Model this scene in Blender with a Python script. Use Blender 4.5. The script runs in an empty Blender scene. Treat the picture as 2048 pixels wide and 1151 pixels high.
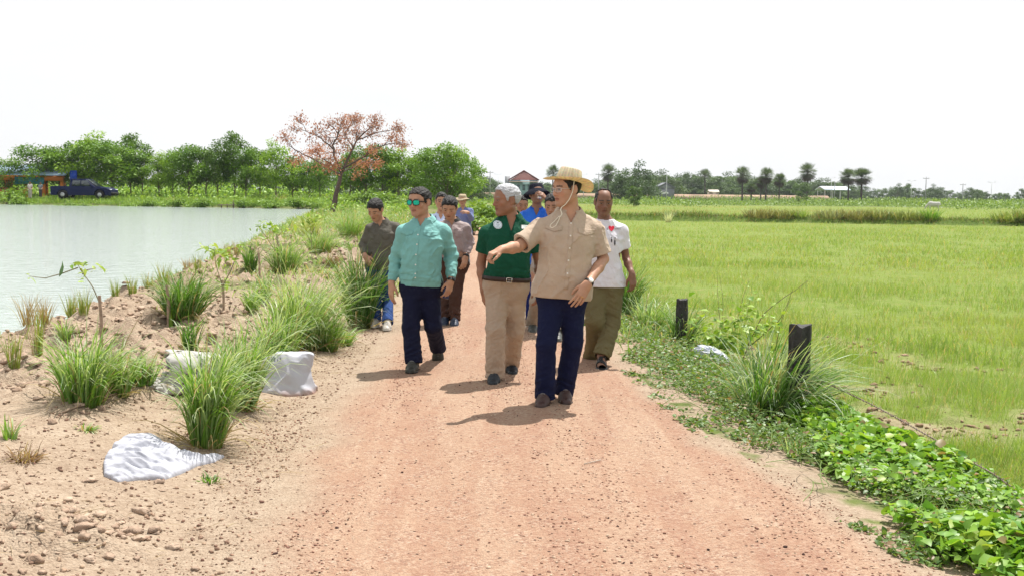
import bpy, math, random
import numpy as np
from mathutils import Matrix, Vector
PI = math.pi
C = bpy.context.scene.collection
SC = bpy.context.scene
# ------------------------------------------------------------------ camera
F_PX = 38.0 / 36.0 * 2048
PITCH = math.radians(5.04); ROLL = math.radians(0.56)
CAM = np.array([0.0, 0.0, 1.6])
_R0 = np.array([1.0, 0, 0]); _U0 = np.array([0, math.sin(PITCH), math.cos(PITCH)])
_F = np.array([0, math.cos(PITCH), -math.sin(PITCH)])
_R = _R0 * math.cos(ROLL) + _U0 * math.sin(ROLL); _U = _U0 * math.cos(ROLL) - _R0 * math.sin(ROLL)
cd = bpy.data.cameras.new("camera"); cam = bpy.data.objects.new("camera", cd); C.objects.link(cam)
cd.lens = 38.0; cd.sensor_width = 36.0; cd.clip_start = 0.1; cd.clip_end = 6000
M4 = Matrix.Identity(4)
for i in range(3):
    M4[i][0] = _R[i]; M4[i][1] = _U[i]; M4[i][2] = -_F[i]; M4[i][3] = CAM[i]
cam.matrix_world = M4
SC.camera = cam
# ------------------------------------------------------------------ world, sun, exposure
SUN_EL = 65.5; SUN_AZ = 31.0       # azimuth measured from +Y (view direction) towards +X
world = bpy.data.worlds.new("World"); SC.world = world; world.use_nodes = True
nt = world.node_tree; nt.nodes.clear()
sky = nt.nodes.new("ShaderNodeTexSky"); sky.sky_type = 'NISHITA'; sky.sun_disc = False
sky.sun_elevation = math.radians(SUN_EL); sky.sun_rotation = math.radians(SUN_AZ)
sky.air_density = 1.0; sky.dust_density = 2.5; sky.ozone_density = 1.0
tc = nt.nodes.new("ShaderNodeTexCoord")
mp = nt.nodes.new("ShaderNodeMapping"); mp.inputs['Scale'].default_value = (1, 1, 3.2)
nz = nt.nodes.new("ShaderNodeTexNoise"); nz.inputs['Scale'].default_value = 1.6; nz.inputs['Detail'].default_value = 7; nz.inputs['Roughness'].default_value = 0.55
rp = nt.nodes.new("ShaderNodeValToRGB"); rp.color_ramp.elements[0].position = 0.40; rp.color_ramp.elements[0].color = (0.90, 0.90, 0.90, 1)
rp.color_ramp.elements[1].position = 0.56; rp.color_ramp.elements[1].color = (1, 1, 1, 1)
mx = nt.nodes.new("ShaderNodeMixRGB"); mx.inputs['Color2'].default_value = (9.1, 9.2, 9.3, 1)
bg = nt.nodes.new("ShaderNodeBackground"); bg.inputs['Strength'].default_value = 0.076
ow = nt.nodes.new("ShaderNodeOutputWorld")
L = nt.links.new
L(tc.outputs['Generated'], mp.inputs['Vector']); L(mp.outputs['Vector'], nz.inputs['Vector']); L(nz.outputs['Fac'], rp.inputs['Fac'])
L(rp.outputs['Color'], mx.inputs['Fac']); L(sky.outputs['Color'], mx.inputs['Color1']); L(mx.outputs['Color'], bg.inputs['Color']); L(bg.outputs['Background'], ow.inputs['Surface'])
sd = bpy.data.lights.new("sun", 'SUN'); sd.energy = 5.0; sd.angle = math.radians(0.53); sd.color = (1.0, 0.955, 0.89)
sun = bpy.data.objects.new("sun", sd); C.objects.link(sun)
_el, _az = math.radians(SUN_EL), math.radians(SUN_AZ)
sdir = Vector((math.cos(_el) * math.sin(_az), math.cos(_el) * math.cos(_az), math.sin(_el)))
sun.rotation_euler = sdir.to_track_quat('Z', 'Y').to_euler(); sun.location = (0, 0, 30)
SC.view_settings.view_transform = 'Standard'; SC.view_settings.look = 'None'
SC.view_settings.exposure = 0.55; SC.view_settings.gamma = 1.0; SC.view_settings.use_curve_mapping = False
SC.cycles.max_bounces = 6; SC.cycles.transparent_max_bounces = 8; SC.cycles.transmission_bounces = 4
SC.cycles.use_denoising = True; SC.cycles.sample_clamp_indirect = 3.0

# ------------------------------------------------------------------ helpers
def ray(px, py):
    return _F + _R * ((px - 1024) / F_PX) + _U * ((575.5 - py) / F_PX)
def W(px, py, Y):
    "world point on the sight line of photo pixel (px, py) at distance Y"
    r = ray(px, py); return CAM + r * (Y / r[1])
def G(px, py, z=0.0):
    r = ray(px, py); return CAM + r * ((z - CAM[2]) / r[2])
def tag(o, label=None, cat=None, group=None, kind=None):
    if label: o['label'] = label
    if cat: o['category'] = cat
    if group: o['group'] = group
    if kind: o['kind'] = kind
    return o
def empty(name, loc=(0, 0, 0), rz=0.0):
    o = bpy.data.objects.new(name, None); C.objects.link(o); o.location = loc; o.rotation_euler = (0, 0, rz)
    o.empty_display_size = 0.1
    return o
def mesh_obj(name, V, Fc, mat, parent=None, smooth=True, col=None, colname='Col'):
    """V (n,3); Fc (m,3|4) array or list of arrays of faces; col (n,3|4) per vertex"""
    V = np.asarray(V, np.float32)
    fl = Fc if isinstance(Fc, list) else [Fc]
    fl = [np.asarray(f, np.int32) for f in fl if len(f)]
    me = bpy.data.meshes.new(name)
    me.vertices.add(len(V)); me.vertices.foreach_set('co', V.ravel())
    nl = sum(f.size for f in fl); nf = sum(len(f) for f in fl)
    me.loops.add(nl); me.polygons.add(nf)
    me.loops.foreach_set('vertex_index', np.concatenate([f.ravel() for f in fl]))
    ls = []; off = 0; tot = []
    for f in fl:
        k = f.shape[1]; ls.append(off + np.arange(len(f)) * k); off += f.size; tot.append(np.full(len(f), k))
    me.polygons.foreach_set('loop_start', np.concatenate(ls).astype(np.int32))
    me.update(calc_edges=True)
    if smooth: me.polygons.foreach_set('use_smooth', np.ones(nf, bool))
    if col is not None:
        col = np.asarray(col, np.float32)
        if col.ndim == 1: col = np.repeat(col[:, None], 3, 1)
        if col.shape[1] == 3: col = np.hstack([col, np.ones((len(col), 1), np.float32)])
        at = me.color_attributes.new(colname, 'FLOAT_COLOR', 'POINT'); at.data.foreach_set('color', col.ravel())
    if mat is not None:
        for m in (mat if isinstance(mat, (list, tuple)) else [mat]): me.materials.append(m)
    me.validate(); me.update()
    o = bpy.data.objects.new(name, me); C.objects.link(o)
    if parent is not None: o.parent = parent
    return o
class MB:
    "collects boxes, tubes, lathes and sheets into one mesh"
    def __init__(s): s.V = []; s.Q = []; s.T = []; s.n = 0; s.C = []
    def add(s, V, Q=None, T=None, col=(1, 1, 1)):
        V = np.asarray(V, float)
        s.V.append(V)
        if Q is not None and len(Q): s.Q.append(np.asarray(Q) + s.n)
        if T is not None and len(T): s.T.append(np.asarray(T) + s.n)
        c = np.asarray(col, float); s.C.append(np.tile(c, (len(V), 1)) if c.ndim == 1 else c)
        s.n += len(V); return s
    def box(s, c, size, R=None, col=(1, 1, 1), taper=1.0):
        h = np.asarray(size, float) / 2
        P = np.array([[x, y, z] for z in (-1, 1) for y in (-1, 1) for x in (-1, 1)], float)
        P[4:, :2] *= taper
        P = P * h
        if R is not None: P = P @ np.asarray(R).T
        return s.add(P + np.asarray(c), [[0, 2, 3, 1], [4, 5, 7, 6], [0, 1, 5, 4], [2, 6, 7, 3], [0, 4, 6, 2], [1, 3, 7, 5]], col=col)
    def tube(s, pts, rad, n=8, col=(1, 1, 1), cap=True):
        pts = np.asarray(pts, float); rad = np.broadcast_to(np.asarray(rad, float), (len(pts),))
        T = np.gradient(pts, axis=0); T /= np.linalg.norm(T, axis=1, keepdims=True) + 1e-9
        ref = np.array([0, 0, 1.0]) if abs(T[0][2]) < 0.9 else np.array([1.0, 0, 0])
        a = np.cross(T[0], ref); a /= np.linalg.norm(a)
        rings = []
        th = np.arange(n) / n * 2 * PI
        for i in range(len(pts)):
            a = a - T[i] * a.dot(T[i]); a /= np.linalg.norm(a) + 1e-9; b = np.cross(T[i], a)
            rings.append(pts[i] + rad[i] * (np.cos(th)[:, None] * a + np.sin(th)[:, None] * b))
        V = np.vstack(rings); Q = []
        for i in range(len(pts) - 1):
            for j in range(n):
                k = (j + 1) % n; Q.append([i * n + j, i * n + k, (i + 1) * n + k, (i + 1) * n + j])
        Tt = []
        if cap:
            V = np.vstack([V, pts[0], pts[-1]]); m = len(pts) * n
            for j in range(n):
                k = (j + 1) % n; Tt.append([m, k, j]); Tt.append([m + 1, (len(pts) - 1) * n + j, (len(pts) - 1) * n + k])
        return s.add(V, Q, Tt, col=col)
    def lathe(s, prof, c=(0, 0, 0), n=24, sx=1, sy=1, R=None, col=(1, 1, 1)):
        prof = np.asarray(prof, float); th = np.arange(n) / n * 2 * PI; V = []
        for r, z in prof: V.append(np.stack([r * np.cos(th) * sx, r * np.sin(th) * sy, np.full(n, z)], 1))
        V = np.vstack(V); Q = []
        if R is not None: V = V @ np.asarray(R).T
        for i in range(len(prof) - 1):
            for j in range(n):
                k = (j + 1) % n; Q.append([i * n + j, i * n + k, (i + 1) * n + k, (i + 1) * n + j])
        return s.add(V + np.asarray(c), Q, col=col)
    def prism(s, poly, d0, d1, origin, ax, ay, az, col=(1, 1, 1)):
        "polygon in (ax, ay) extruded from d0 to d1 along az"
        poly = np.asarray(poly, float); n = len(poly)
        o = np.asarray(origin, float); ax, ay, az = map(lambda v: np.asarray(v, float), (ax, ay, az))
        b = o + poly[:, :1] * ax + poly[:, 1:] * ay
        V = np.vstack([b + az * d0, b + az * d1, [b.mean(0) + az * d0], [b.mean(0) + az * d1]])
        Q = [[j, (j + 1) % n, n + (j + 1) % n, n + j] for j in range(n)]
        T = [[2 * n, (j + 1) % n, j] for j in range(n)] + [[2 * n + 1, n + j, n + (j + 1) % n] for j in range(n)]
        return s.add(V, Q, T, col=col)
    def build(s, name, mat, parent=None, smooth=True):
        fl = []
        if s.Q: fl.append(np.vstack(s.Q))
        if s.T: fl.append(np.vstack(s.T))
        return mesh_obj(name, np.vstack(s.V), fl, mat, parent, smooth, np.vstack(s.C))
def sm_angle(o, deg=35):
    me = o.data
    try:
        me.set_sharp_from_angle(angle=math.radians(deg))
    except Exception: pass
    return o

# numpy value noise
def _hash(i, j, k, seed):
    h = (i * 374761393 + j * 668265263 + k * 2147483647 + seed * 974634777) & 0xffffffff
    h = ((h ^ (h >> 13)) * 1274126177) & 0xffffffff
    h = (h ^ (h >> 16))
    return (h & 0xffffff) / float(0xffffff)
def vnoise(P, seed=0):
    P = np.asarray(P, float)
    if P.shape[1] == 2: P = np.hstack([P, np.zeros((len(P), 1))])
    I = np.floor(P).astype(np.int64); f = P - I; f = f * f * (3 - 2 * f)
    out = 0
    for dx in (0, 1):
        for dy in (0, 1):
            for dz in (0, 1):
                if P.shape[1] == 2 and dz: continue
                w = (f[:, 0] if dx else 1 - f[:, 0]) * (f[:, 1] if dy else 1 - f[:, 1]) * (f[:, 2] if dz else 1 - f[:, 2])
                out = out + w * _hash(I[:, 0] + dx, I[:, 1] + dy, I[:, 2] + dz, seed)
    return out * 2 - 1
def fbm(P, octv=4, seed=0, gain=0.5):
    P = np.asarray(P, float); a = 1; o = 0; t = 0
    for i in range(octv): o = o + a * vnoise(P * (2 ** i) + i * 17.3, seed + i); t += a; a *= gain
    return o / t
def worley(P, seed=0):
    "2D cellular noise: distance to nearest point and that point's random value"
    I = np.floor(P).astype(np.int64); best = np.full(len(P), 9.0); val = np.zeros(len(P))
    for dx in (-1, 0, 1):
        for dy in (-1, 0, 1):
            a, b = I[:, 0] + dx, I[:, 1] + dy
            hx = _hash(a, b, a * 0 + 1, seed); hy = _hash(a, b, a * 0 + 2, seed); hv = _hash(a, b, a * 0 + 3, seed)
            d = np.hypot(a + hx - P[:, 0], b + hy - P[:, 1]); m = d < best
            best = np.where(m, d, best); val = np.where(m, hv, val)
    return best, val

# materials
def new_mat(name):
    m = bpy.data.materials.new(name); m.use_nodes = True; m.node_tree.nodes.clear(); return m, m.node_tree
def mat(name, col=(0.5, 0.5, 0.5), rough=0.8, attr=False, noise=0.0, nscale=20.0, bump=0.0, bscale=200.0, spec=0.3, metal=0.0, translucent=0.0, sheen=0.0, bdist=0.01, sss=0.0, detail=4):
    m, t = new_mat(name); N = t.nodes.new; l = t.links.new
    p = N("ShaderNodeBsdfPrincipled"); out = N("ShaderNodeOutputMaterial")
    p.inputs['Base Color'].default_value = (*col, 1); p.inputs['Roughness'].default_value = rough
    p.inputs['Specular IOR Level'].default_value = spec; p.inputs['Metallic'].default_value = metal
    if sheen: p.inputs['Sheen Weight'].default_value = sheen
    if sss:
        p.inputs['Subsurface Weight'].default_value = sss; p.inputs['Subsurface Radius'].default_value = (0.02, 0.008, 0.004); p.inputs['Subsurface Scale'].default_value = 0.5
    src = None
    tcn = N("ShaderNodeTexCoord")
    if attr:
        a = N("ShaderNodeAttribute"); a.attribute_name = 'Col'
        mm = N("ShaderNodeMixRGB"); mm.blend_type = 'MULTIPLY'; mm.inputs['Fac'].default_value = 1; mm.inputs['Color2'].default_value = (*col, 1)
        l(a.outputs['Color'], mm.inputs['Color1']); src = mm.outputs['Color']
    if noise:
        n = N("ShaderNodeTexNoise"); n.inputs['Scale'].default_value = nscale; n.inputs['Detail'].default_value = detail
        l(tcn.outputs['Object'], n.inputs['Vector'])
        mr = N("ShaderNodeMapRange"); mr.inputs['From Min'].default_value = 0.3; mr.inputs['From Max'].default_value = 0.7
        mr.inputs['To Min'].default_value = 1 - noise; mr.inputs['To Max'].default_value = 1 + noise
        l(n.outputs['Fac'], mr.inputs['Value'])
        m2 = N("ShaderNodeVectorMath"); m2.operation = 'SCALE'
        if src is not None: l(src, m2.inputs[0])
        else: m2.inputs[0].default_value = col
        l(mr.outputs['Result'], m2.inputs['Scale']); src = m2.outputs['Vector']
    if src is not None: l(src, p.inputs['Base Color'])
    if bump:
        n = N("ShaderNodeTexNoise"); n.inputs['Scale'].default_value = bscale; n.inputs['Detail'].default_value = 5
        l(tcn.outputs['Object'], n.inputs['Vector'])
        b = N("ShaderNodeBump"); b.inputs['Strength'].default_value = bump; b.inputs['Distance'].default_value = bdist
        l(n.outputs['Fac'], b.inputs['Height']); l(b.outputs['Normal'], p.inputs['Normal'])
    if translucent:
        tr = N("ShaderNodeBsdfTranslucent"); mxx = N("ShaderNodeMixShader"); mxx.inputs['Fac'].default_value = translucent
        if src is not None: l(src, tr.inputs['Color'])
        else: tr.inputs['Color'].default_value = (*col, 1)
        l(p.outputs['BSDF'], mxx.inputs[1]); l(tr.outputs['BSDF'], mxx.inputs[2]); l(mxx.outputs['Shader'], out.inputs['Surface'])
    else: l(p.outputs['BSDF'], out.inputs['Surface'])
    return m
MATS = {}
def M(key, *a, **k):
    if key not in MATS: MATS[key] = mat(key, *a, **k)
    return MATS[key]
# ================================================================== SETTING: ground, water, road, fields
WATER_Z = -0.10; FIELD_Z = -0.45
def ip(x, pts):
    p = np.asarray(pts, float); return np.interp(x, p[:, 0], p[:, 1])
RE = [(0, 2.6), (3, 2.15), (4.5, 1.86), (5.6, 1.63), (7.3, 1.30), (9.7, 1.10), (12, 1.02), (16, .75), (30, -.1), (53, -1.2), (70, -2.9), (90, -5.5), (120, -12), (200, -36)]
LE = [(0, -1.0), (3, -1.1), (4.5, -1.2), (7, -1.38), (10, -1.42), (16, -1.50), (30, -1.75), (53, -2.9), (70, -4.6), (90, -7.6), (120, -14.5), (200, -39)]
WE = [(0, -4.2), (11, -5.25), (16.3, -5.75), (25, -6.85), (56, -11.3), (92, -16.0), (98, -17.4)]
FE = [(0, 4.1), (7, 3.10), (8.4, 2.78), (10, 2.52), (13, 2.25), (16, 2.0), (30, 1.3), (53, 0.3), (70, -1.0), (85, -2.6), (100, -5.5), (130, -12), (220, -40)]
def road_r(y): return ip(y, RE)
def road_l(y): return ip(y, LE)
def water_edge(y): return ip(y, WE) + 0
def field_edge(y): return ip(y, FE)
FB0 = np.array([-17.5, 99.0]); FB1 = np.array([-52.6, 111.0]); fbd = (FB1 - FB0) / np.linalg.norm(FB1 - FB0); fbn = np.array([fbd[1], -fbd[0]]) * -1
if fbn[1] < 0: fbn = -fbn
def far_bank(x, y): return (x - FB0[0]) * fbn[0] + (y - FB0[1]) * fbn[1]     # > 0 beyond the far shore
def sst(a, b, x): t = np.clip((x - a) / (b - a), 0, 1); return t * t * (3 - 2 * t)
def masks(x, y):
    P = np.stack([x, y], 1)
    n1 = fbm(P * 1.6, 3, 11); n2 = fbm(P * 6, 3, 12)
    rl = road_l(y) + 0.16 * n1 + 0.05 * n2; rr = road_r(y) + 0.14 * n1 + 0.05 * n2
    road = sst(0, .45, x - rl) * sst(0, .22, rr - x)
    field = sst(-0.05, 0.25, x - field_edge(y) - 0.10 * n1)
    return road, field, n1, n2
def height(x, y, fine=True):
    x = np.asarray(x, float); y = np.asarray(y, float); P = np.stack([x, y], 1)
    wx = water_edge(y) + 0.25 * fbm(P * 0.9, 2, 3); fb = far_bank(x, y) + 0.5 * fbm(P * 0.3, 2, 4)
    near = x - wx                                  # > 0 land on the near side
    inp = np.minimum(-near, -fb)                   # > 0 inside the pond
    rl = road_l(y); rr = road_r(y); fe = field_edge(y)
    mid = (rl + rr) / 2; hw = (rr - rl) / 2
    z = 0.02 * (1 - np.clip(np.abs(x - mid) / np.maximum(hw, .1), 0, 1.5) ** 2)
    # left bund: soft shoulder, then ploughed rows up to the crest above the water
    s = np.clip((rl - 0.35 - x) / np.maximum(rl - 0.35 - wx, .5), 0, 1)
    z = z + (0.17 * np.sin(np.clip(s, 0, 1) * PI) * (s > 0) + 0.10 * s)
    z = z - 0.55 * sst(0, .14, 1 - s + 0.06 - 0.0) * 0
    # far shore land
    fz = 0.42 * sst(0.0, 3.5, fb)
    z = np.where(fb > 0, np.maximum(z * np.exp(-fb / 6), fz - 0.05), z)
    z = np.where((near > 0) & (fb <= 0), z, z)
    # shore fall
    shore = np.where(fb > 0, 9, near); dsh = np.where(fb > 0, fb, near)
    z = np.where(dsh < 0.35, WATER_Z - 0.03 + (z - WATER_Z + 0.03) * sst(-0.05, 0.35, dsh), z)
    z = np.where(inp > 0, WATER_Z - 0.03 - 0.5 * sst(0, 2.5, inp), z)
    # right: verge and fall to the paddy
    fd = x - fe
    z = np.where(x > rr, z - 0.02 - 0.16 * sst(0, 1.0, (x - rr) / np.maximum(fe - rr, .3)), z)
    drop = sst(-0.35, 0.55, fd)
    z = z * (1 - drop) + FIELD_Z * drop
    dk = y - (83.5 - .21 * (x - 9.1)); z = z + np.exp(-(dk / .9) ** 4) * (x > -4) * (x < 700) * (.38 + .06 * fbm(P * .4, 2, 61)) * drop
    lim = sst(118, 140, y); z = z * (1 - lim) + (-0.45) * lim * (x > -20) + (0.3 * lim * (x <= -20))
    if fine:
        road = sst(0, .4, x - rl) * sst(0, .4, rr - x)
        dirt = (x < rl + .1) & (near > 0) & (fb < 0)
        plough = sst(6.4, 8.2, y) * sst(0.75, 1.55, rl - x + 0.5 * fbm(P * .8, 2, 21) - 0.35 * sst(9, 5, y) * 0) * (fb < 0) * (near > -0.3)
        bl = sst(0.9, 0.2, np.hypot(x + 2.0, (y - 4.75) * 1.2) / 0.62)
        w1, v1 = worley(P * 3.1 + 0.25 * fbm(P * 4, 2, 8)[:, None], 5); w2, v2 = worley(P * 8.5 + 0.3 * fbm(P * 9, 2, 9)[:, None], 6); w3, v3 = worley(P * 19, 7)
        lump = (np.clip(0.75 - w1, 0, 1) * (v1 > .4) * .21 * v1 + np.clip(.7 - w2, 0, 1) * (v2 > .3) * .105 * v2 + np.clip(.7 - w3, 0, 1) * .042 * v3)
        pl = np.maximum(plough, bl * 0.95)
        fade = sst(60, 25, y)
        z = z + pl * sst(-.05, .5, near) * (lump + 0.045 * fbm(P * 2.4, 3, 31) + .030 * np.abs(fbm(P * 13, 3, 33))) * (0.35 + .65 * fade)
        z = z + (1 - pl) * (0.004 * fbm(P * 9, 3, 41) + 0.006 * fbm(P * 2.2, 3, 42)) * (inp < 0)
        # wheel ruts and ripples of the gravel
        z = z - road * 0.012 * (np.exp(-((x - mid - .62) / .16) ** 2) + np.exp(-((x - mid + .62) / .16) ** 2))
        fm = sst(0.1, 0.8, fd) * sst(75, 40, y)
        z = z + fm * (0.05 * fbm(P * 1.6, 3, 51) + .09 * np.clip(.7 - w1, 0, 1) * (v1 > .55) * sst(2.8, .6, fd) + np.clip(.7 - w2, 0, 1) * .05 * (fbm(P * .5, 2, 55) > -0.1) * v2)
    return z
def gz(x, y): return float(height(np.array([x]), np.array([y]))[0])
def gzs(x, y): return height(np.asarray(x), np.asarray(y))

def ground_mat():
    m, t = new_mat('ground_soil'); N = t.nodes.new; l = t.links.new
    p = N("ShaderNodeBsdfPrincipled"); out = N("ShaderNodeOutputMaterial"); p.inputs['Roughness'].default_value = .95; p.inputs['Specular IOR Level'].default_value = .15
    a = N("ShaderNodeAttribute"); a.attribute_name = 'Col'; sep = N("ShaderNodeSeparateColor"); l(a.outputs['Color'], sep.inputs['Color'])
    tcn = N("ShaderNodeTexCoord")
    def noise(sc, det=5, ro=.6, dist=0):
        n = N("ShaderNodeTexNoise"); n.inputs['Scale'].default_value = sc; n.inputs['Detail'].default_value = det; n.inputs['Roughness'].default_value = ro; n.inputs['Distortion'].default_value = dist; l(tcn.outputs['Object'], n.inputs['Vector']); return n
    def ramp(src, stops):
        r = N("ShaderNodeValToRGB"); e = r.color_ramp.elements
        while len(e) < len(stops): e.new(0.5)
        for i, (po, c) in enumerate(stops): e[i].position = po; e[i].color = (*c, 1)
        l(src, r.inputs['Fac']); return r.outputs['Color']
    def mixc(f, c1, c2, mode='MIX'):
        x = N("ShaderNodeMixRGB"); x.blend_type = mode
        if isinstance(f, float): x.inputs['Fac'].default_value = f
        else: l(f, x.inputs['Fac'])
        for c, k in ((c1, 'Color1'), (c2, 'Color2')):
            if isinstance(c, tuple): x.inputs[k].default_value = (*c, 1)
            else: l(c, x.inputs[k])
        return x.outputs['Color']
    nb_, nm, nf, nff = noise(.8, 6), noise(5, 6), noise(38, 5, .65), noise(150, 3)
    dirt = ramp(nm.outputs['Fac'], [(.30, (.46, .335, .25)), (.5, (.60, .46, .35)), (.72, (.71, .57, .45))])
    dirt = mixc(.45, dirt, ramp(nf.outputs['Fac'], [(.35, (.31, .21, .15)), (.5, (.55, .41, .31)), (.63, (.72, .58, .46))]))
    road = ramp(nb_.outputs['Fac'], [(.34, (.50, .27, .185)), (.5, (.60, .37, .25)), (.66, (.68, .48, .34))])
    road = mixc(.5, road, ramp(nm.outputs['Fac'], [(.32, (.46, .24, .175)), (.52, (.62, .40, .275)), (.7, (.74, .55, .40))]))
    # gravel: cells of small stones
    v = N("ShaderNodeTexVoronoi"); v.inputs['Scale'].default_value = 85; l(tcn.outputs['Object'], v.inputs['Vector'])
    vs = N("ShaderNodeSeparateColor"); l(v.outputs['Color'], vs.inputs['Color'])
    gcol = ramp(vs.outputs['Red'], [(0.0, (.20, .08, .07)), (.35, (.44, .22, .165)), (.7, (.66, .44, .32)), (1.0, (.74, .60, .50))])
    v2 = N("ShaderNodeTexVoronoi"); v2.inputs['Scale'].default_value = 34; l(tcn.outputs['Object'], v2.inputs['Vector'])
    v2s = N("ShaderNodeSeparateColor"); l(v2.outputs['Color'], v2s.inputs['Color'])
    gm = N("ShaderNodeMath"); gm.operation = 'MULTIPLY'; l(ramp(nm.outputs['Fac'], [(.38, (.08,) * 3), (.62, (.52,) * 3)]), gm.inputs[0]); gm.inputs[1].default_value = 1.0
    mpr = N("ShaderNodeMapping"); mpr.inputs['Scale'].default_value = (1.6, .16, 1); mpr.inputs['Rotation'].default_value = (0, 0, -.045); l(tcn.outputs['Object'], mpr.inputs['Vector'])
    ns = N("ShaderNodeTexNoise"); ns.inputs['Scale'].default_value = 2.2; ns.inputs['Detail'].default_value = 6; ns.inputs['Distortion'].default_value = .4; l(mpr.outputs['Vector'], ns.inputs['Vector'])
    road = mixc(.45, road, ramp(ns.outputs['Fac'], [(.36, (.47, .25, .185)), (.47, (.58, .36, .255)), (.56, (.74, .56, .42)), (.68, (.62, .42, .30))]))
    road = mixc(.28, road, ramp(nf.outputs['Fac'], [(.36, (.34, .17, .13)), (.5, (.58, .36, .26)), (.64, (.80, .62, .48))]))
    road = mixc(gm.outputs[0], road, gcol)
    darkp = N("ShaderNodeMath"); darkp.operation = 'GREATER_THAN'; l(v2s.outputs['Green'], darkp.inputs[0]); darkp.inputs[1].default_value = .93
    closep = N("ShaderNodeMath"); closep.operation = 'LESS_THAN'; l(v2.outputs['Distance'], closep.inputs[0]); closep.inputs[1].default_value = .28
    dk = N("ShaderNodeMath"); dk.operation = 'MULTIPLY'; l(darkp.outputs[0], dk.inputs[0]); l(closep.outputs[0], dk.inputs[1])
    road = mixc(dk.outputs[0], road, (.10, .055, .045))
    dirt2 = mixc(dk.outputs[0], dirt, (.16, .10, .075))
    c = mixc(sep.outputs['Red'], dirt2, road)
    fld = ramp(nm.outputs['Fac'], [(.32, (.20, .30, .06)), (.5, (.26, .38, .075)), (.74, (.44, .38, .18))])
    fld = mixc(.5, fld, ramp(nf.outputs['Fac'], [(.4, (.22, .34, .045)), (.66, (.42, .40, .15))]))
    c = mixc(sep.outputs['Green'], c, fld)
    grs = ramp(nm.outputs['Fac'], [(.3, (.06, .12, .018)), (.5, (.12, .21, .03)), (.7, (.26, .30, .07))])
    grs = mixc(.45, grs, ramp(nb_.outputs['Fac'], [(.35, (.07, .12, .02)), (.6, (.22, .30, .06))]))
    c = mixc(sep.outputs['Blue'], c, grs)
    l(c, p.inputs['Base Color'])
    sc_ = N('ShaderNodeVectorMath'); sc_.operation = 'MULTIPLY'; sc_.inputs[1].default_value = (.56, .565, .54); l(c, sc_.inputs[0]); l(sc_.outputs[0], p.inputs['Base Color'])
    b = N("ShaderNodeBump"); b.inputs['Strength'].default_value = .9; b.inputs['Distance'].default_value = .012
    h1 = N("ShaderNodeMath"); h1.operation = 'MULTIPLY_ADD'; l(v.outputs['Distance'], h1.inputs[0]); h1.inputs[1].default_value = -.7; l(nf.outputs['Fac'], h1.inputs[2])
    l(h1.outputs[0], b.inputs['Height']); l(b.outputs['Normal'], p.inputs['Normal']); l(p.outputs[0], out.inputs['Surface'])
    return m
GM = ground_mat()
def build_ground():
    ys = [-14.0]; 
    while ys[-1] < 1400:
        y = ys[-1]; ys.append(y + (1.5 if y < 1 else .4 if y < 3 else max(.022, .0052 * (y - 1.0))))
    ys = np.array(ys)
    xs = np.concatenate([-np.geomspace(1500, 8.2, 90), np.arange(-8, -5, .06), np.arange(-5, 3.6, .032), np.arange(3.6, 8, .10), np.geomspace(8, 1500, 120)])
    X, Y = np.meshgrid(xs, ys, indexing='ij'); nx, ny = X.shape; x = X.ravel(); y = Y.ravel()
    z = height(x, y)
    road, field, n1, n2 = masks(x, y); P = np.stack([x, y], 1)
    fb = far_bank(x, y)
    # beyond the near paddy: pale fallow strip and green pasture (paint as ground cover colour, not light)
    edge = np.interp(x, [-20, 10, 40, 90], [92, 84, 81, 74])
    pas = sst(195, 210, y + 4 * n1)
    dkc = (np.abs(y - (83.5 - .21 * (x - 9.1))) < 1.6) * (x > -4)
    green = np.clip(np.maximum.reduce([pas, dkc * 1.0, sst(0, 1.2, fb) * sst(-2, -6, x), sst(118, 124, y) * (x < -6)]), 0, 1)
    # grassed bund beyond the first stretch, thin mid-row weeds
    veg = sst(0.0, .35, fbm(P * .5, 3, 71) + 0.9 * sst(14, 50, y) - .25) * (x < road_l(y) - .3) * (fb <= 0)
    verge = (x > road_r(y) + .02) * (x < field_edge(y) + .3) * 1.0
    green = np.maximum(green, np.maximum(veg * .75, verge * sst(-.3, .3, n2 + 1.2 * sst(.28, .8, x - road_r(y)) - .22) * .9))
    green = np.maximum(green, (x < road_l(y) + .2) * sst(55, 95, y) * .8 * (1 - road))
    field = field * (1 - green * (y > 60)) * np.where(y > 215, 0, 1)
    road = road * (1 - .85 * sst(48, 66, y)); green = np.maximum(green, sst(48, 66, y) * .8 * (x < field_edge(y)))
    field = field * (1 - .7 * np.clip(np.exp(-((x - field_edge(y) - .9) / 1.8) ** 2) * sst(24, 9, y) * (.18 + 2.2 * fbm(P * 1.4, 3, 84)), 0, 1))
    col = np.stack([road * (1 - pas), field * (1 - 0 * green), green * (1 - road)], 1)
    idx = np.arange(nx * ny).reshape(nx, ny)
    q = np.stack([idx[:-1, :-1], idx[1:, :-1], idx[1:, 1:], idx[:-1, 1:]], -1).reshape(-1, 4)
    cx, cy = x[q].mean(1), y[q].mean(1)
    rd, fl_, _, _ = masks(cx, cy)
    fbc = far_bank(cx, cy)
    cls = np.full(len(q), 0)                                        # 0 soil bund
    cls[(rd > .35) & (cy < 130)] = 1
    cls[(cx > road_r(cy)) & (rd <= .35)] = 2
    cls[(fl_ > .5) & (cx > road_r(cy))] = 3
    cls[(cy > 205) | ((fbc > 0) & (cx < -4) & (cls != 1))] = 4
    V = np.stack([x, y, z], 1)
    for k, nm in enumerate(['pond_bank', 'dirt_road', 'verge', 'rice_field', 'meadow']):
        Q = q[cls == k]; u = np.unique(Q); mp_ = np.zeros(len(V), int); mp_[u] = np.arange(len(u))
        o = mesh_obj(nm, V[u], mp_[Q], GM, None, True, col[u]); tag(o, kind='structure')
build_ground()
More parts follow.
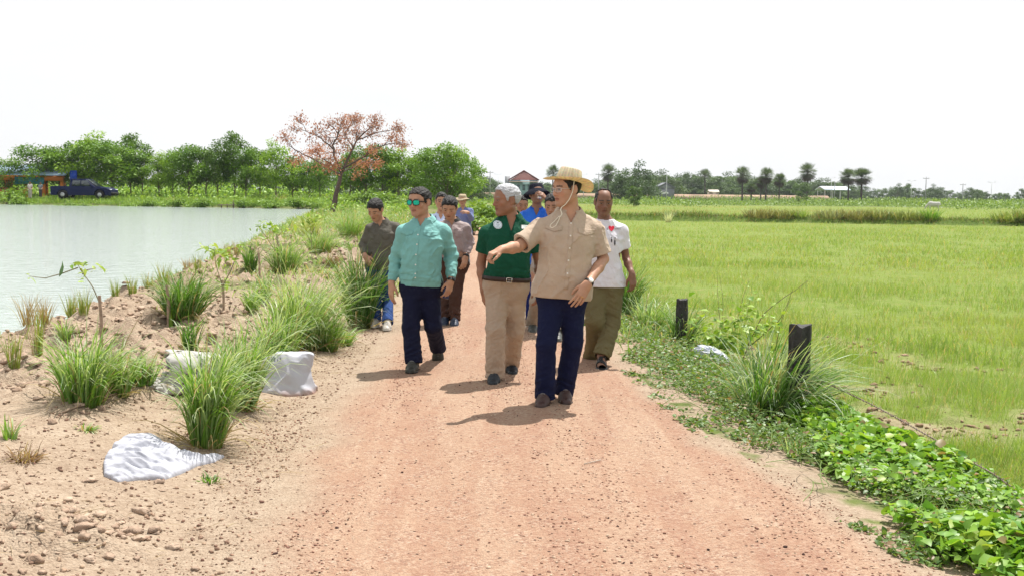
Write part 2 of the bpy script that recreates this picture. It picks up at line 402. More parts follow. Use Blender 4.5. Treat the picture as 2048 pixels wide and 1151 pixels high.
def water():
    m, t = new_mat('pond_water'); N = t.nodes.new; l = t.links.new
    p = N("ShaderNodeBsdfPrincipled"); out = N("ShaderNodeOutputMaterial")
    p.inputs['Base Color'].default_value = (.36, .415, .395, 1); p.inputs['Roughness'].default_value = .10; p.inputs['Specular IOR Level'].default_value = .8; p.inputs['IOR'].default_value = 1.33
    tcn = N("ShaderNodeTexCoord"); mp_ = N("ShaderNodeMapping"); mp_.inputs['Scale'].default_value = (.55, 1.3, 1); mp_.inputs['Rotation'].default_value = (0, 0, .3); l(tcn.outputs['Object'], mp_.inputs['Vector'])
    n = N("ShaderNodeTexNoise"); n.inputs['Scale'].default_value = 5.5; n.inputs['Detail'].default_value = 4; n.inputs['Distortion'].default_value = .6; l(mp_.outputs['Vector'], n.inputs['Vector'])
    b = N("ShaderNodeBump"); b.inputs['Strength'].default_value = .5; b.inputs['Distance'].default_value = .07; l(n.outputs['Fac'], b.inputs['Height']); l(b.outputs['Normal'], p.inputs['Normal'])
    l(p.outputs[0], out.inputs['Surface'])
    ys = np.linspace(-12, 99.5, 30); e = water_edge(ys) + 0.6
    V = [(ex, yy, WATER_Z) for ex, yy in zip(e, ys)] ; F = fbd; P1 = FB0 + fbn * 1.2 + np.array([1, 0]); P2 = FB0 + F * 420 + fbn * 1.2
    n0 = len(V); V += [(P1[0], P1[1], WATER_Z)]
    L_ = [(-330, yy, WATER_Z) for yy in ys] + [(P2[0] if P2[0] < -330 else -330, FB0[1] + fbn[1] + (330 - 17.5) * -F[1] / F[0], WATER_Z)]
    Fq = [[i, i + 1, n0 + 2 + i, n0 + 1 + i] for i in range(n0)]
    V = V + L_
    o = mesh_obj('pond_water', np.array(V), np.array(Fq), m, None, True); tag(o, kind='structure')
    if o.data.polygons[0].normal.z < 0:
        o.data.flip_normals()
water()
# ================================================================== PLANTS
RNG = np.random.RandomState(7)
def leaf_mat(name, trans=0.35, rough=0.5, spec=0.35, hue=0.0):
    m, t = new_mat(name); N = t.nodes.new; l = t.links.new
    a = N("ShaderNodeAttribute"); a.attribute_name = 'Col'
    p = N("ShaderNodeBsdfPrincipled"); p.inputs['Roughness'].default_value = rough; p.inputs['Specular IOR Level'].default_value = spec
    tr = N("ShaderNodeBsdfTranslucent"); mm = N("ShaderNodeMixShader"); mm.inputs['Fac'].default_value = trans; o = N("ShaderNodeOutputMaterial")
    hs = N("ShaderNodeMixRGB"); hs.blend_type = 'MULTIPLY'; hs.inputs['Fac'].default_value = 1; hs.inputs['Color2'].default_value = (1.25, 1.15, .55, 1)
    l(a.outputs['Color'], p.inputs['Base Color']); l(a.outputs['Color'], hs.inputs['Color1']); l(hs.outputs[0], tr.inputs['Color'])
    l(p.outputs[0], mm.inputs[1]); l(tr.outputs[0], mm.inputs[2]); l(mm.outputs[0], o.inputs['Surface']); return m
GRASS = leaf_mat('grass_blade', .42, .45, .45); LEAF = leaf_mat('green_leaf', .38, .45, .4); BARK = mat('bark', (.17, .13, .10), .9, attr=False, noise=.35, nscale=18, bump=.8, bscale=30, bdist=.02)
DRYL = leaf_mat('dry_leaf', .3, .7, .2)
WOODS = mat('weathered_stake', (.30, .22, .16), .85, noise=.3, nscale=25, bump=.5, bscale=60, bdist=.004)
def ground_hit(px, py):
    r = ray(px, py); t = np.linspace(3, 130, 2600); P = CAM + (r / r[1])[None] * t[:, None]
    z = gzs(P[:, 0], P[:, 1]); k = np.argmax(P[:, 2] < z)
    if P[k, 2] >= z[k]: k = -1
    if z[k] < WATER_Z + .02 and P[k, 1] < 97 and px < 700 and py < 1100: return ground_hit(px + 1.5, py + 3)
    return np.array([P[k, 0], P[k, 1], z[k]])
def blades(base, dirs, length, bend, width, segs=6, twist=None, rs=RNG):
    """arched tapering strips. base (n,3), dirs (n,3) start direction, bend (n,) droop, width (n,). returns V, Q, t(per vertex)"""
    n = len(base); dirs = dirs / np.linalg.norm(dirs, axis=1, keepdims=True)
    hz = dirs.copy(); hz[:, 2] = 0; hn = np.linalg.norm(hz, axis=1, keepdims=True); rnd = rs.normal(size=(n, 3)); rnd[:, 2] = 0; rnd /= np.linalg.norm(rnd, axis=1, keepdims=True)
    hz = np.where(hn > .05, hz / (hn + 1e-9), rnd)
    side = np.cross(dirs, np.array([0, 0, 1.0])); sn = np.linalg.norm(side, axis=1, keepdims=True); side = np.where(sn > .05, side / (sn + 1e-9), np.cross(rnd, [0, 0, 1.0]))
    rot = rs.uniform(-1.2, 1.2, n)[:, None] if twist is None else twist[:, None]
    up2 = np.cross(side, dirs); side = side * np.cos(rot) + up2 * np.sin(rot)
    p = base.copy(); d = dirs.copy(); out = []; ts = []
    step = (length / segs)[:, None]
    for i in range(segs + 1):
        t = i / segs; w = width * (1 - t) ** .6 * (.55 + .9 * min(t * 3, .5)) if i < segs else width * 0.04
        out.append(p - side * w[:, None] / 2); out.append(p + side * w[:, None] / 2); ts += [np.full(n, t), np.full(n, t)]
        k = (bend * (t ** 1.6 * 3.0 + .05) / segs)[:, None]
        d = d + hz * k * .9 - np.array([0, 0, 1.0]) * k * 1.3; d /= np.linalg.norm(d, axis=1, keepdims=True)
        p = p + d * step
    V = np.stack(out, 1).reshape(-1, 3); T = np.stack(ts, 1).ravel(); m = 2 * (segs + 1)
    q = np.array([[2 * i, 2 * i + 1, 2 * i + 3, 2 * i + 2] for i in range(segs)])
    Q = (np.arange(n)[:, None, None] * m + q[None]).reshape(-1, 4)
    return V, Q, T
def clump_mesh(seed, H, Wd, n, lean=(0, 0), cols=((.10, .22, .025), (.20, .36, .06)), pale=.35, base_r=None, width=.011, bend=1.0, dry=.06, spread=.55, segs=6):
    rs = np.random.RandomState(seed); br = Wd * .23 if base_r is None else base_r
    a = rs.uniform(0, 2 * PI, n); r = np.sqrt(rs.uniform(0, 1, n)) * br
    base = np.stack([np.cos(a) * r, np.sin(a) * r, np.full(n, -.03)], 1)
    tilt = rs.normal(0, 1, (n, 2)) * spread * .45 + base[:, :2] / max(br, .01) * spread * .5 + np.array(lean)
    d = np.stack([tilt[:, 0], tilt[:, 1], np.ones(n)], 1)
    Ln = H * rs.uniform(.60, 1.38, n) * (1 + .2 * np.linalg.norm(tilt, axis=1))
    bd = bend * rs.uniform(.15, 1.45, n) * rs.uniform(.6, 1, n)
    V, Q, T = blades(base, d, Ln, bd, width * rs.uniform(.7, 1.3, n), segs, rs=rs)
    m = 2 * (segs + 1)
    u = rs.uniform(0, 1, n)[:, None]; c = np.asarray(cols[0]) * (1 - u) + np.asarray(cols[1]) * u
    C_ = np.repeat(c, m, 0)
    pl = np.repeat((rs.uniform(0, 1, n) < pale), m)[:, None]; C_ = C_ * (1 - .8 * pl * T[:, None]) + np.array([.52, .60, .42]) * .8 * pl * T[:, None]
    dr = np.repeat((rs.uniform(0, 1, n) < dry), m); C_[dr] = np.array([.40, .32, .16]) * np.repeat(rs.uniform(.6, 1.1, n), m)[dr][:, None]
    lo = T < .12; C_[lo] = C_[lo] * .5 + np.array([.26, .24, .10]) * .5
    return V, Q, C_
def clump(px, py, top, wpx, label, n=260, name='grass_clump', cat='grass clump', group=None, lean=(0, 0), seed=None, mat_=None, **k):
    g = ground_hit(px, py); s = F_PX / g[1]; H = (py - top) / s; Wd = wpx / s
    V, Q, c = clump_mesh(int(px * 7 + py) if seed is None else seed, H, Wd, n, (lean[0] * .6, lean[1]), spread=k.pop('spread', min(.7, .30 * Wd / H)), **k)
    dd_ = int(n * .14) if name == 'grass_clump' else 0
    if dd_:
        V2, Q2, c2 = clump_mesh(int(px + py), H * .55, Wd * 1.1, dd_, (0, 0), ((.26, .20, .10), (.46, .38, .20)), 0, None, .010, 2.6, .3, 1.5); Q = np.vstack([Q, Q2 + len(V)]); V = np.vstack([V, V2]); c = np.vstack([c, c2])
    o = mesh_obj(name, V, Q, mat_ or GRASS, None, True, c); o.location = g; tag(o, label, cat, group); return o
def leaf_quads(P, N_, size, rs, aspect=.75, fold=.25, up=None):
    "folded leaf: 6 verts, 4 tris; P base points, N_ pointing direction of the leaf axis"
    n = len(P); ax = N_ / (np.linalg.norm(N_, axis=1, keepdims=True) + 1e-9); upv = rs.normal(0, .45, (n, 3)) + (np.array([0, 0, 1.0]) if up is None else up)
    sd = np.cross(ax, upv); sd /= np.linalg.norm(sd, axis=1, keepdims=True) + 1e-9; nn = np.cross(sd, ax)
    s = size[:, None]; w = s * aspect / 2
    v0 = P; v5 = P + ax * s - nn * s * .12
    mid = P + ax * s * .42 + nn * s * 0; l1 = P + ax * s * .30 - sd * w + nn * w * fold; r1 = P + ax * s * .30 + sd * w + nn * w * fold
    l2 = P + ax * s * .68 - sd * w * .72 + nn * w * fold * .5; r2 = P + ax * s * .68 + sd * w * .72 + nn * w * fold * .5
    m2 = P + ax * s * .70 - nn * s * .03
    V = np.stack([v0, l1, r1, mid, l2, r2, m2, v5], 1).reshape(-1, 3)
    t = np.array([[0, 3, 1], [0, 2, 3], [1, 3, 6], [1, 6, 4], [3, 2, 5], [3, 5, 6], [4, 6, 7], [6, 5, 7]])
    T = (np.arange(n)[:, None, None] * 8 + t[None]).reshape(-1, 3)
    return V, T
def simple_quads(P, D_, size, rs, aspect=.5):
    n = len(P); ax = D_ / (np.linalg.norm(D_, axis=1, keepdims=True) + 1e-9); sd = np.cross(ax, rs.normal(size=(n, 3)) * .6 + [0, 0, 1.0]); sd /= np.linalg.norm(sd, axis=1, keepdims=True) + 1e-9
    s = size[:, None]; V = np.stack([P, P + ax * s * .5 - sd * s * aspect / 2, P + ax * s, P + ax * s * .5 + sd * s * aspect / 2], 1).reshape(-1, 3)
    return V, np.arange(n * 4).reshape(n, 4)

def paddy_grass():
    rs = np.random.RandomState(5); V_, Q_, C_ = [], [], []; off = 0
    for (y0, y1, n, segs, H, w) in ((5.6, 13, 60000, 3, .17, .0045), (13, 30, 70000, 2, .17, .009), (30, 80, 70000, 2, .17, .020), (86, 195, 45000, 1, .20, .06)):
        y = y0 * (y1 / y0) ** rs.uniform(0, 1, n); x0 = field_edge(y) + .05; x1 = np.maximum(.56 * y + 2.0, x0 + 1); x = rs.uniform(0, 1, n) * (x1 - x0) + x0
        P = np.stack([x, y], 1)
        dn = fbm(P * np.array([.5, .35]), 3, 81) + .5 * fbm(P * 2.2, 2, 82)
        bare = np.exp(-((x - field_edge(y) - .9) / 1.8) ** 2) * (.16 + 2.0 * fbm(P * 1.4, 3, 84)) * sst(24, 9, y)
        keep = (rs.uniform(0, 1, n) < np.clip(.72 + 1.0 * dn - bare * 2.6, .05, 1))
        keep &= np.abs(y - (83.5 - .21 * (x - 9.1))) > 1.8
        x, y, P, dn = x[keep], y[keep], P[keep], dn[keep]; n = len(x)
        z = gzs(x, y) - .01
        base = np.stack([x, y, z], 1); d = np.stack([rs.normal(0, .22, n), rs.normal(0, .22, n), np.ones(n)], 1)
        hh = H * rs.uniform(.5, 1.35, n) * (1 + .5 * dn) * (1 - .55 * np.clip(bare[keep], 0, 1))
        V, Q, T = blades(base, d, hh, rs.uniform(.1, 1.1, n), w * rs.uniform(.7, 1.4, n), segs, rs=rs)
        m = 2 * (segs + 1); u = rs.uniform(0, 1, n)[:, None]
        c = np.array([.175, .300, .045]) * (1 - u) + np.array([.29, .405, .10]) * u
        far = fbm(P * np.array([.05, .12]), 3, 88)[:, None]
        yl = sst(-.1, .3, fbm(P * .35, 3, 83))[:, None]; c = c * (1 - .35 * yl) + np.array([.38, .42, .12]) * .35 * yl
        if y0 > 80:
            bn = (sst(.0, .25, far[:, 0] + .25 - (x - 15) * .012) * sst(110, 125, y))[:, None]; c = c * (1 - .8 * bn) + np.array([.44, .34, .18]) * .8 * bn
        dry = rs.uniform(0, 1, n) < .10; c[dry] = np.array([.48, .40, .20])
        V_.append(V); Q_.append(Q + off); C_.append(np.repeat(c, m, 0)); off += len(V)
    o = mesh_obj('paddy_grass', np.vstack(V_), np.vstack(Q_), GRASS, None, True, np.vstack(C_)); tag(o, 'short yellow-green young rice and grass covering the paddy field', 'grass', kind='stuff')
paddy_grass()

def vines():
    rs = np.random.RandomState(9)
    # lush broad-leaved creeper spilling over the verge slope, bottom right
    n = 24000; y = 4.2 * (10.2 / 4.2) ** rs.uniform(0, 1, n); lo = road_r(y) + ip(y, [(4, .10), (5.2, .05), (6, .32), (7.3, .75), (9, 1.0), (11, .9)]); hi = field_edge(y) + ip(y, [(4, .15), (7, -.10), (9, -.02), (11, 0)])
    u = rs.uniform(0, 1, n); x = lo + (hi - lo) * u; P = np.stack([x, y], 1)
    nz_ = fbm(P * 1.3, 3, 91); keep = rs.uniform(0, 1, n) < np.clip(.85 + 1.9 * nz_ - sst(8.2, 10.2, y) - .7 * (u < .08) - .5 * (u > .92), 0, 1)
    x, y, P, nz_, u = x[keep], y[keep], P[keep], nz_[keep], u[keep]; n = len(x)
    hgt = (.08 + .17 * np.clip(nz_ + .35, 0, 1)) * np.sin(np.clip(u * .9 + .07, 0, 1) * PI) ** .5 * sst(10.5, 7.5, y)
    z = gzs(x, y) + hgt * (1 - rs.uniform(0, 1, n) ** 2.2 * .85) + .01
    B = np.stack([x, y, z], 1); D_ = np.stack([rs.normal(0, 1, n), rs.normal(-.25, 1, n), rs.normal(.05, .38, n)], 1)
    V1, T1 = leaf_quads(B, D_, (.024 + .060 * rs.uniform(0, 1, n) ** 1.5) * (1 + .4 * nz_), rs, .82, .30)
    uu = rs.uniform(0, 1, n)[:, None]; c = np.array([.10, .25, .025]) * (1 - uu) + np.array([.27, .46, .06]) * uu
    c *= rs.uniform(.75, 1.2, n)[:, None]; yl = (rs.uniform(0, 1, n) < .10); c[yl] = np.array([.30, .42, .06]); yl = (rs.uniform(0, 1, n) < .03); c[yl] = np.array([.26, .20, .09]); C1 = np.repeat(c, 8, 0)
    # runners
    V_, F_ = [V1], [T1]; Cc = [C1]; off = len(V1)
    mb = MB()
    for i in range(90):
        yy = rs.uniform(4.4, 9); x0 = road_r(yy) + rs.uniform(.1, .9); a = rs.uniform(0, 2 * PI); L_ = rs.uniform(.2, .6)
        ss = np.linspace(0, 1, 7); xs = x0 + ss * L_ * math.cos(a) + .04 * np.sin(ss * 5 + i); ys_ = yy + ss * L_ * math.sin(a); zz = gzs(xs, ys_) + .05 + .13 * np.sin(ss * PI) * rs.uniform(.2, 1.1)
        mb.tube(np.stack([xs, ys_, zz], 1), .0022, 4, col=(.22, .34, .08), cap=False)
    o = mesh_obj('broadleaf_vines', V1, T1, LEAF, None, True, C1); tag(o, 'lush bright green broad-leaved creeper covering the right verge', 'creeper', kind='stuff')
    r = mb.build('vine_runners', LEAF); tag(r, 'thin green runner stems threading through the verge creeper', 'creeper', kind='stuff')
    # low sparse creeper fringe along the road edge, small grey-green leaves
    n = 46000; y = 4.6 * (24 / 4.6) ** rs.uniform(0, 1, n); lo = road_r(y) - .10; hi = field_edge(y) - .05; u = rs.uniform(0, 1, n) ** 1.15; x = lo + (hi - lo) * u
    P = np.stack([x, y], 1); nz_ = fbm(P * 2.4, 3, 95); keep = rs.uniform(0, 1, n) < np.clip(.05 + 2.0 * nz_ + 1.5 * sst(.05, .45, u) * sst(4.5, 6.5, y), 0, 1)
    x, y, u, P = x[keep], y[keep], u[keep], P[keep]; n = len(x)
    z = gzs(x, y) + .006 + rs.uniform(0, 1, n) ** 1.6 * .12 * sst(0, .35, u)
    D_ = np.stack([rs.normal(0, 1, n), rs.normal(0, 1, n), rs.normal(.2, .35, n)], 1)
    V2, T2 = leaf_quads(np.stack([x, y, z], 1), D_, rs.uniform(.014, .038, n) * (1 + y * .03), rs, .7, .3)
    uu = rs.uniform(0, 1, n)[:, None]; c = np.array([.06, .135, .025]) * (1 - uu) + np.array([.17, .27, .06]) * uu; dr = rs.uniform(0, 1, n) < .10; c[dr] = (.28, .19, .11)
    o = mesh_obj('creeping_weeds', V2, T2, LEAF, None, True, np.repeat(c, 8, 0)); tag(o, 'low creeping weeds with small leaves fringing the right edge of the track', 'weeds', kind='stuff')
    # grass on the verge further off and on the bund
    n = 52000; y = 8.5 * (95 / 8.5) ** rs.uniform(0, 1, n); sidel = rs.uniform(0, 1, n) < .62
    xr = road_r(y) + .1 + (field_edge(y) + .45 - road_r(y)) * rs.uniform(0, 1, n); xl = road_l(y) - .25 - (road_l(y) - water_edge(y) - .2) * rs.uniform(0, 1, n)
    x = np.where(sidel, xl, xr); P = np.stack([x, y], 1); nz_ = fbm(P * .55, 3, 97) + .5 * fbm(P * 2.1, 2, 98)
    keep = rs.uniform(0, 1, n) < np.where(sidel, np.clip(-.02 + 1.6 * nz_ + 1.0 * sst(16, 42, y), 0, 1), np.clip(sst(10.5, 15, y) * .9 + .2 * nz_, 0, 1))
    keep &= far_bank(x, y) < 2
    x, y = x[keep], y[keep]; sidel = sidel[keep]; n = len(x); z = gzs(x, y) - .01
    H = np.where(sidel, .20, .26) * (1 + .9 * sst(20, 60, y)) * rs.uniform(.5, 1.4, n)
    d = np.stack([rs.normal(0, .4, n), rs.normal(0, .4, n), np.ones(n)], 1)
    V3, Q3, T3 = blades(np.stack([x, y, z], 1), d, H, rs.uniform(.3, 1.6, n), (.0045 + .0007 * y) * rs.uniform(.7, 1.3, n), 3, rs=rs)
    uu = rs.uniform(0, 1, n)[:, None]; c = np.array([.13, .25, .04]) * (1 - uu) + np.array([.30, .42, .14]) * uu; dr = rs.uniform(0, 1, n) < .14; c[dr] = (.42, .36, .20)
    o = mesh_obj('bund_grass', V3, Q3, GRASS, None, True, np.repeat(c, 8, 0)); tag(o, 'ragged green grass growing along both shoulders of the track', 'grass', kind='stuff')
vines()

def clods_and_gravel():
    rs = np.random.RandomState(12)
    ico = [(0, 0, -1), (.72, -.53, -.45), (-.28, -.85, -.45), (-.89, 0, -.45), (-.28, .85, -.45), (.72, .53, -.45), (.28, -.85, .45), (-.72, -.53, .45), (-.72, .53, .45), (.28, .85, .45), (.89, 0, .45), (0, 0, 1)]
    icf = [(0, 1, 2), (1, 0, 5), (0, 2, 3), (0, 3, 4), (0, 4, 5), (1, 5, 10), (2, 1, 6), (3, 2, 7), (4, 3, 8), (5, 4, 9), (1, 10, 6), (2, 6, 7), (3, 7, 8), (4, 8, 9), (5, 9, 10), (6, 10, 11), (7, 6, 11), (8, 7, 11), (9, 8, 11), (10, 9, 11)]
    I = np.array(ico, float); Fi = np.array(icf)
    # subdivided version for clods
    ed = {}; V2 = list(I); F2 = []
    def mid(a, b):
        k = (min(a, b), max(a, b))
        if k not in ed: v = (V2[a] + V2[b]) / 2; V2.append(v / np.linalg.norm(v)); ed[k] = len(V2) - 1
        return ed[k]
    for a, b, c in icf: x, y, z = mid(a, b), mid(b, c), mid(c, a); F2 += [(a, x, z), (b, y, x), (c, z, y), (x, y, z)]
    V2 = np.array(V2); F2 = np.array(F2)
    def scatter(P, size, Vb, Fb, cols, name, mat_, label, cat, rough=.25, flat=.7, smooth=True):
        n = len(P); k = len(Vb); kk = rs.normal(0, 1, (3, n, 1, 3)); lob = sum(np.sin((Vb[None] * kk[i] * (1.6 + i)).sum(-1) * 1.6 + i)[..., None] for i in range(3)) * .13
        a = rs.uniform(0, 2 * PI, n); sc = rs.uniform(.7, 1.3, (n, 3)) * size[:, None]; sc[:, 2] *= flat; sc[:, 0] *= rs.uniform(.7, 1.5, n)
        v = Vb[None] * (1 + lob + rough * np.clip(rs.normal(size=(n, k, 1)), -2, 1.8)) * sc[:, None]
        x = v[..., 0] * np.cos(a)[:, None] - v[..., 1] * np.sin(a)[:, None]; y = v[..., 0] * np.sin(a)[:, None] + v[..., 1] * np.cos(a)[:, None]
        V = np.stack([x, y, v[..., 2]], -1) + P[:, None]
        o = mesh_obj(name, V.reshape(-1, 3), (np.arange(n)[:, None, None] * k + Fb[None]).reshape(-1, 3), mat_, None, smooth, np.repeat(cols, k, 0)); tag(o, label, cat, kind='stuff'); return o
    SOIL = mat('clod_soil', (1, 1, 1), .95, attr=True, noise=.18, nscale=30, bump=.7, bscale=60, bdist=.012, spec=.1)
    n = 13000; y = 4.0 * (45 / 4.0) ** rs.uniform(0, 1, n); x = road_l(y) - .5 - (road_l(y) - .5 - water_edge(y)) * rs.uniform(0, 1, n); P = np.stack([x, y], 1)
    pl = sst(0.6, 1.4, road_l(y) - x + .5 * fbm(P * .8, 2, 21)) * (.12 + .88 * sst(6.6, 8.2, y)); heap = np.exp(-(np.hypot(x + 2.0, (y - 4.75) * 1.2) / .62) ** 2) * 3
    keep = (rs.uniform(0, 1, n) < np.clip((pl * .75 + .05) * (1 + 1.2 * fbm(P * 1.5, 2, 22)), 0, 1)) & (far_bank(x, y) < 0)
    x, y = x[keep], y[keep]
    m = 300; hx = -2.0 + rs.normal(0, .30, m); hy = 4.75 + rs.normal(0, .26, m); x = np.append(x, hx); y = np.append(y, hy); n = len(x)
    size = .005 + .030 * rs.uniform(0, 1, n) ** 4 + .0005 * y
    u = rs.uniform(0, 1, n)[:, None]; c = (np.array([.29, .205, .15]) * (1 - u) + np.array([.43, .325, .245]) * u)
    size[-m:] *= .75; scatter(np.stack([x, y, gzs(x, y) + size * .15], 1), size, V2, F2, c, 'soil_clods', SOIL, 'dry pale brown clods of dug earth strewn over the pond bank', 'soil', .27, .66, False)
    n = 38000; y = 3.9 * (16 / 3.9) ** rs.uniform(0, 1, n); x = road_l(y) - .3 + (road_r(y) + .4 - road_l(y)) * rs.uniform(0, 1, n); P = np.stack([x, y], 1)
    tr = np.abs(np.abs(x - (road_l(y) + road_r(y)) / 2) - .62); keep = rs.uniform(0, 1, n) < np.clip(.40 + 2.2 * fbm(P * np.array([2.2, .6]), 3, 23) - .4 * np.exp(-(tr / .2) ** 2), .08, 1)
    x, y = x[keep], y[keep]; n = len(x); size = .0018 + .0060 * rs.uniform(0, 1, n) ** 3.2
    u = rs.uniform(0, 1, n); c = np.array([.24, .125, .095])[None] * (1 - u[:, None]) + np.array([.40, .25, .175]) * u[:, None]; lt = rs.uniform(0, 1, n) < .22; c[lt] = (.50, .38, .28); dk = rs.uniform(0, 1, n) < .05; c[dk] = (.07, .04, .035)
    scatter(np.stack([x, y, gzs(x, y) + size * .3], 1), size, I, Fi, c, 'road_gravel', SOIL, 'small red laterite stones scattered over the track', 'gravel', .15, .75)
    n = 5000; y = 6.5 * (16 / 6.5) ** rs.uniform(0, 1, n); x = field_edge(y) + rs.uniform(.1, 3.6, n); P = np.stack([x, y], 1); k = rs.uniform(0, 1, n) < np.clip(np.exp(-((x - field_edge(y) - .9) / 1.8) ** 2) * (.15 + 2.2 * fbm(P * 1.4, 3, 84)) * 1.2, 0, 1); x, y = x[k], y[k]; n = len(x); size = .006 + .032 * rs.uniform(0, 1, n) ** 3.5
    u = rs.uniform(0, 1, n)[:, None]; c = np.array([.20, .13, .085]) * (1 - u) + np.array([.32, .23, .15]) * u
    scatter(np.stack([x, y, gzs(x, y) + size * .2], 1), size, V2, F2, c, 'field_clods', SOIL, 'rough brown clods along the near edge of the paddy field', 'soil', .25, .65, False)
    n = 5200; y = 4.0 * (14 / 4.0) ** rs.uniform(0, 1, n); x = road_l(y) - 1.6 * rs.uniform(0, 1, n) ** 1.3; size = .0028 + .009 * rs.uniform(0, 1, n) ** 3.5
    u = rs.uniform(0, 1, n)[:, None]; c = np.array([.18, .10, .075]) * (1 - u) + np.array([.36, .26, .18]) * u
    scatter(np.stack([x, y, gzs(x, y) + size * .3], 1), size, I, Fi, c, 'shoulder_pebbles', SOIL, 'small stones and crumbs of soil on the pale left shoulder', 'gravel', .15, .8)
clods_and_gravel()
def straw_litter():
    rs = np.random.RandomState(19); n = 5200; y = 4.3 * (26 / 4.3) ** rs.uniform(0, 1, n); x = road_l(y) + .1 - (road_l(y) - water_edge(y)) * rs.uniform(0, 1, n); P = np.stack([x, y], 1)
    k = rs.uniform(0, 1, n) < np.clip(.25 + 2.0 * fbm(P * 1.3, 3, 61), .03, 1); x, y = x[k], y[k]; n = len(x); a = rs.uniform(0, 2 * PI, n)
    V, Q, T = blades(np.stack([x, y, gzs(x, y) + .012], 1), np.stack([np.cos(a), np.sin(a), rs.uniform(.0, .25, n)], 1), .05 + .17 * rs.uniform(0, 1, n) ** 2, rs.uniform(.0, .35, n), .0035 * rs.uniform(.6, 1.6, n), 3, rs=rs)
    u = rs.uniform(0, 1, n)[:, None]; c = np.array([.20, .14, .09]) * (1 - u) + np.array([.46, .38, .25]) * u; o = mesh_obj('straw_litter', V, Q, DRYL, None, True, np.repeat(c, 8, 0)); tag(o, 'dry straw and dead grass bits lying on the pond bank soil', 'litter', kind='stuff')
straw_litter()

# ------------------------------------------------------------------ individual clumps
LG = dict(cols=((.09, .23, .025), (.22, .40, .055)), pale=.6, width=.0145, bend=1.5)
DK = dict(cols=((.045, .14, .018), (.13, .28, .04)), pale=.25, width=.0145, bend=1.3)
G1 = 'tall grass clumps on the pond bank'
for a in [
    (414, 890, 695, 130, 'big bright green grass clump in front of the flat white cloth sack', 420, LG, (.10, 0)),
    (480, 815, 650, 130, 'tall pale-tipped grass clump standing between the two white sacks', 320, LG, (.06, 0)),
    (552, 738, 610, 120, 'arching grass clump just behind the upright white sack', 220, LG, (.10, 0)),
    (598, 690, 540, 190, 'widest silvery-tipped grass clump in the middle of the bank', 460, dict(LG, pale=.75), (.16, 0)),
    (652, 700, 622, 90, 'low yellow-green grass clump at the foot of the widest silvery clump', 200, LG, (.1, 0)),
    (722, 655, 512, 100, 'dark green upright grass clump beside the legs of the young man', 400, DK, (.03, 0)),
    (365, 632, 548, 130, 'round dense dark green grass clump behind a short wooden stake', 460, DK, (.10, 0)),
    (168, 808, 655, 150, 'tall thin-bladed grass clump left of the open white sack', 300, LG, (.10, 0)),
    (236, 790, 690, 90, 'sparse grass clump with reddish base beside the tall thin-bladed one', 110, LG, (.1, 0)),
    (288, 770, 700, 80, 'small spreading grass clump left of the open sack mouth', 110, LG, (.1, 0)),
    (380, 700, 630, 60, 'narrow dark-bladed grass tuft rising above the open sack', 60, DK, (.1, 0)),
    (500, 545, 487, 40, 'small upright grass clump beside the second staked sapling', 130, DK, (.05, 0)),
    (570, 545, 480, 100, 'leafy grass clump under the third staked sapling', 300, LG, (.1, 0)),
    (640, 505, 452, 90, 'pale grass clump on the crest right of the third sapling', 260, dict(LG, pale=.6), (.1, 0)),
    (530, 600, 545, 40, 'thin grass tuft in the dug soil under the second sapling', 60, LG, (0, 0)),
    (505, 625, 570, 50, 'low bright tuft among clods behind the widest clump', 80, LG, (0, 0)),
    (700, 470, 418, 90, 'pale feathery grass clump right of the red tree trunk', 240, dict(LG, pale=.7), (.1, 0)),
    (745, 455, 405, 70, 'feathery grass clump behind the head of the young man', 200, dict(LG, pale=.7), (.1, 0)),
    (620, 470, 430, 60, 'yellowish grass clump at the water edge near the red tree', 160, dict(LG, cols=((.3, .36, .05), (.4, .45, .1))), (0, 0)),
    (680, 690, 645, 90, 'short fine grass patch at the left edge of the track', 150, LG, (.2, 0)),
    (130, 690, 640, 34, 'slim grass tuft at mid bank left of the first stake', 50, LG, (0, 0)),
]:
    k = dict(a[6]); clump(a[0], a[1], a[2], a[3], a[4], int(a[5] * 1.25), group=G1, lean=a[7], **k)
for i, (px, py, top, wpx, lab) in enumerate([
    (28, 735, 668, 40, 'leftmost spiky tuft, leaning, on the dug bank'), (76, 712, 632, 34, 'upright spiky tuft second from the left edge of the bank'), (60, 655, 600, 60, 'dry purplish-brown tuft at the water edge by the left border'),
    (90, 650, 605, 36, 'yellow-brown tuft beside the dry purplish one'), (140, 625, 585, 30, 'green tuft at the water edge under the long sapling branch'), (168, 625, 578, 34, 'leaning tuft at the water edge left of the first stake'),
    (231, 592, 562, 26, 'short tuft standing against the water right of the first stake'), (265, 588, 553, 24, 'upright tuft standing against the water, second right of the first stake'),
    (297, 575, 545, 30, 'brown-tipped tuft on a big clod against the water'), (328, 572, 530, 30, 'thin tuft just left of the round dense clump'), (376, 535, 515, 26, 'small brownish tuft at the water edge behind the round clump'),
    (396, 540, 510, 22, 'narrow tuft at the water edge left of the second sapling'), (455, 515, 488, 24, 'brown reedy tuft at the water edge right of the second sapling'), (474, 508, 484, 20, 'thin brown reedy tuft next to the small upright clump')]):
    dryk = dict(cols=((.26, .17, .12), (.38, .30, .13)), dry=.5) if 'brown' in lab and 'tipped' not in lab else dict(cols=((.12, .22, .03), (.34, .38, .09)), dry=.15)
    clump(px, py, top, wpx * 1.2, lab, 70, name='grass_tuft', cat='grass tuft', group='planted tufts along the water edge', pale=.1, width=.008, bend=.35, **dryk)
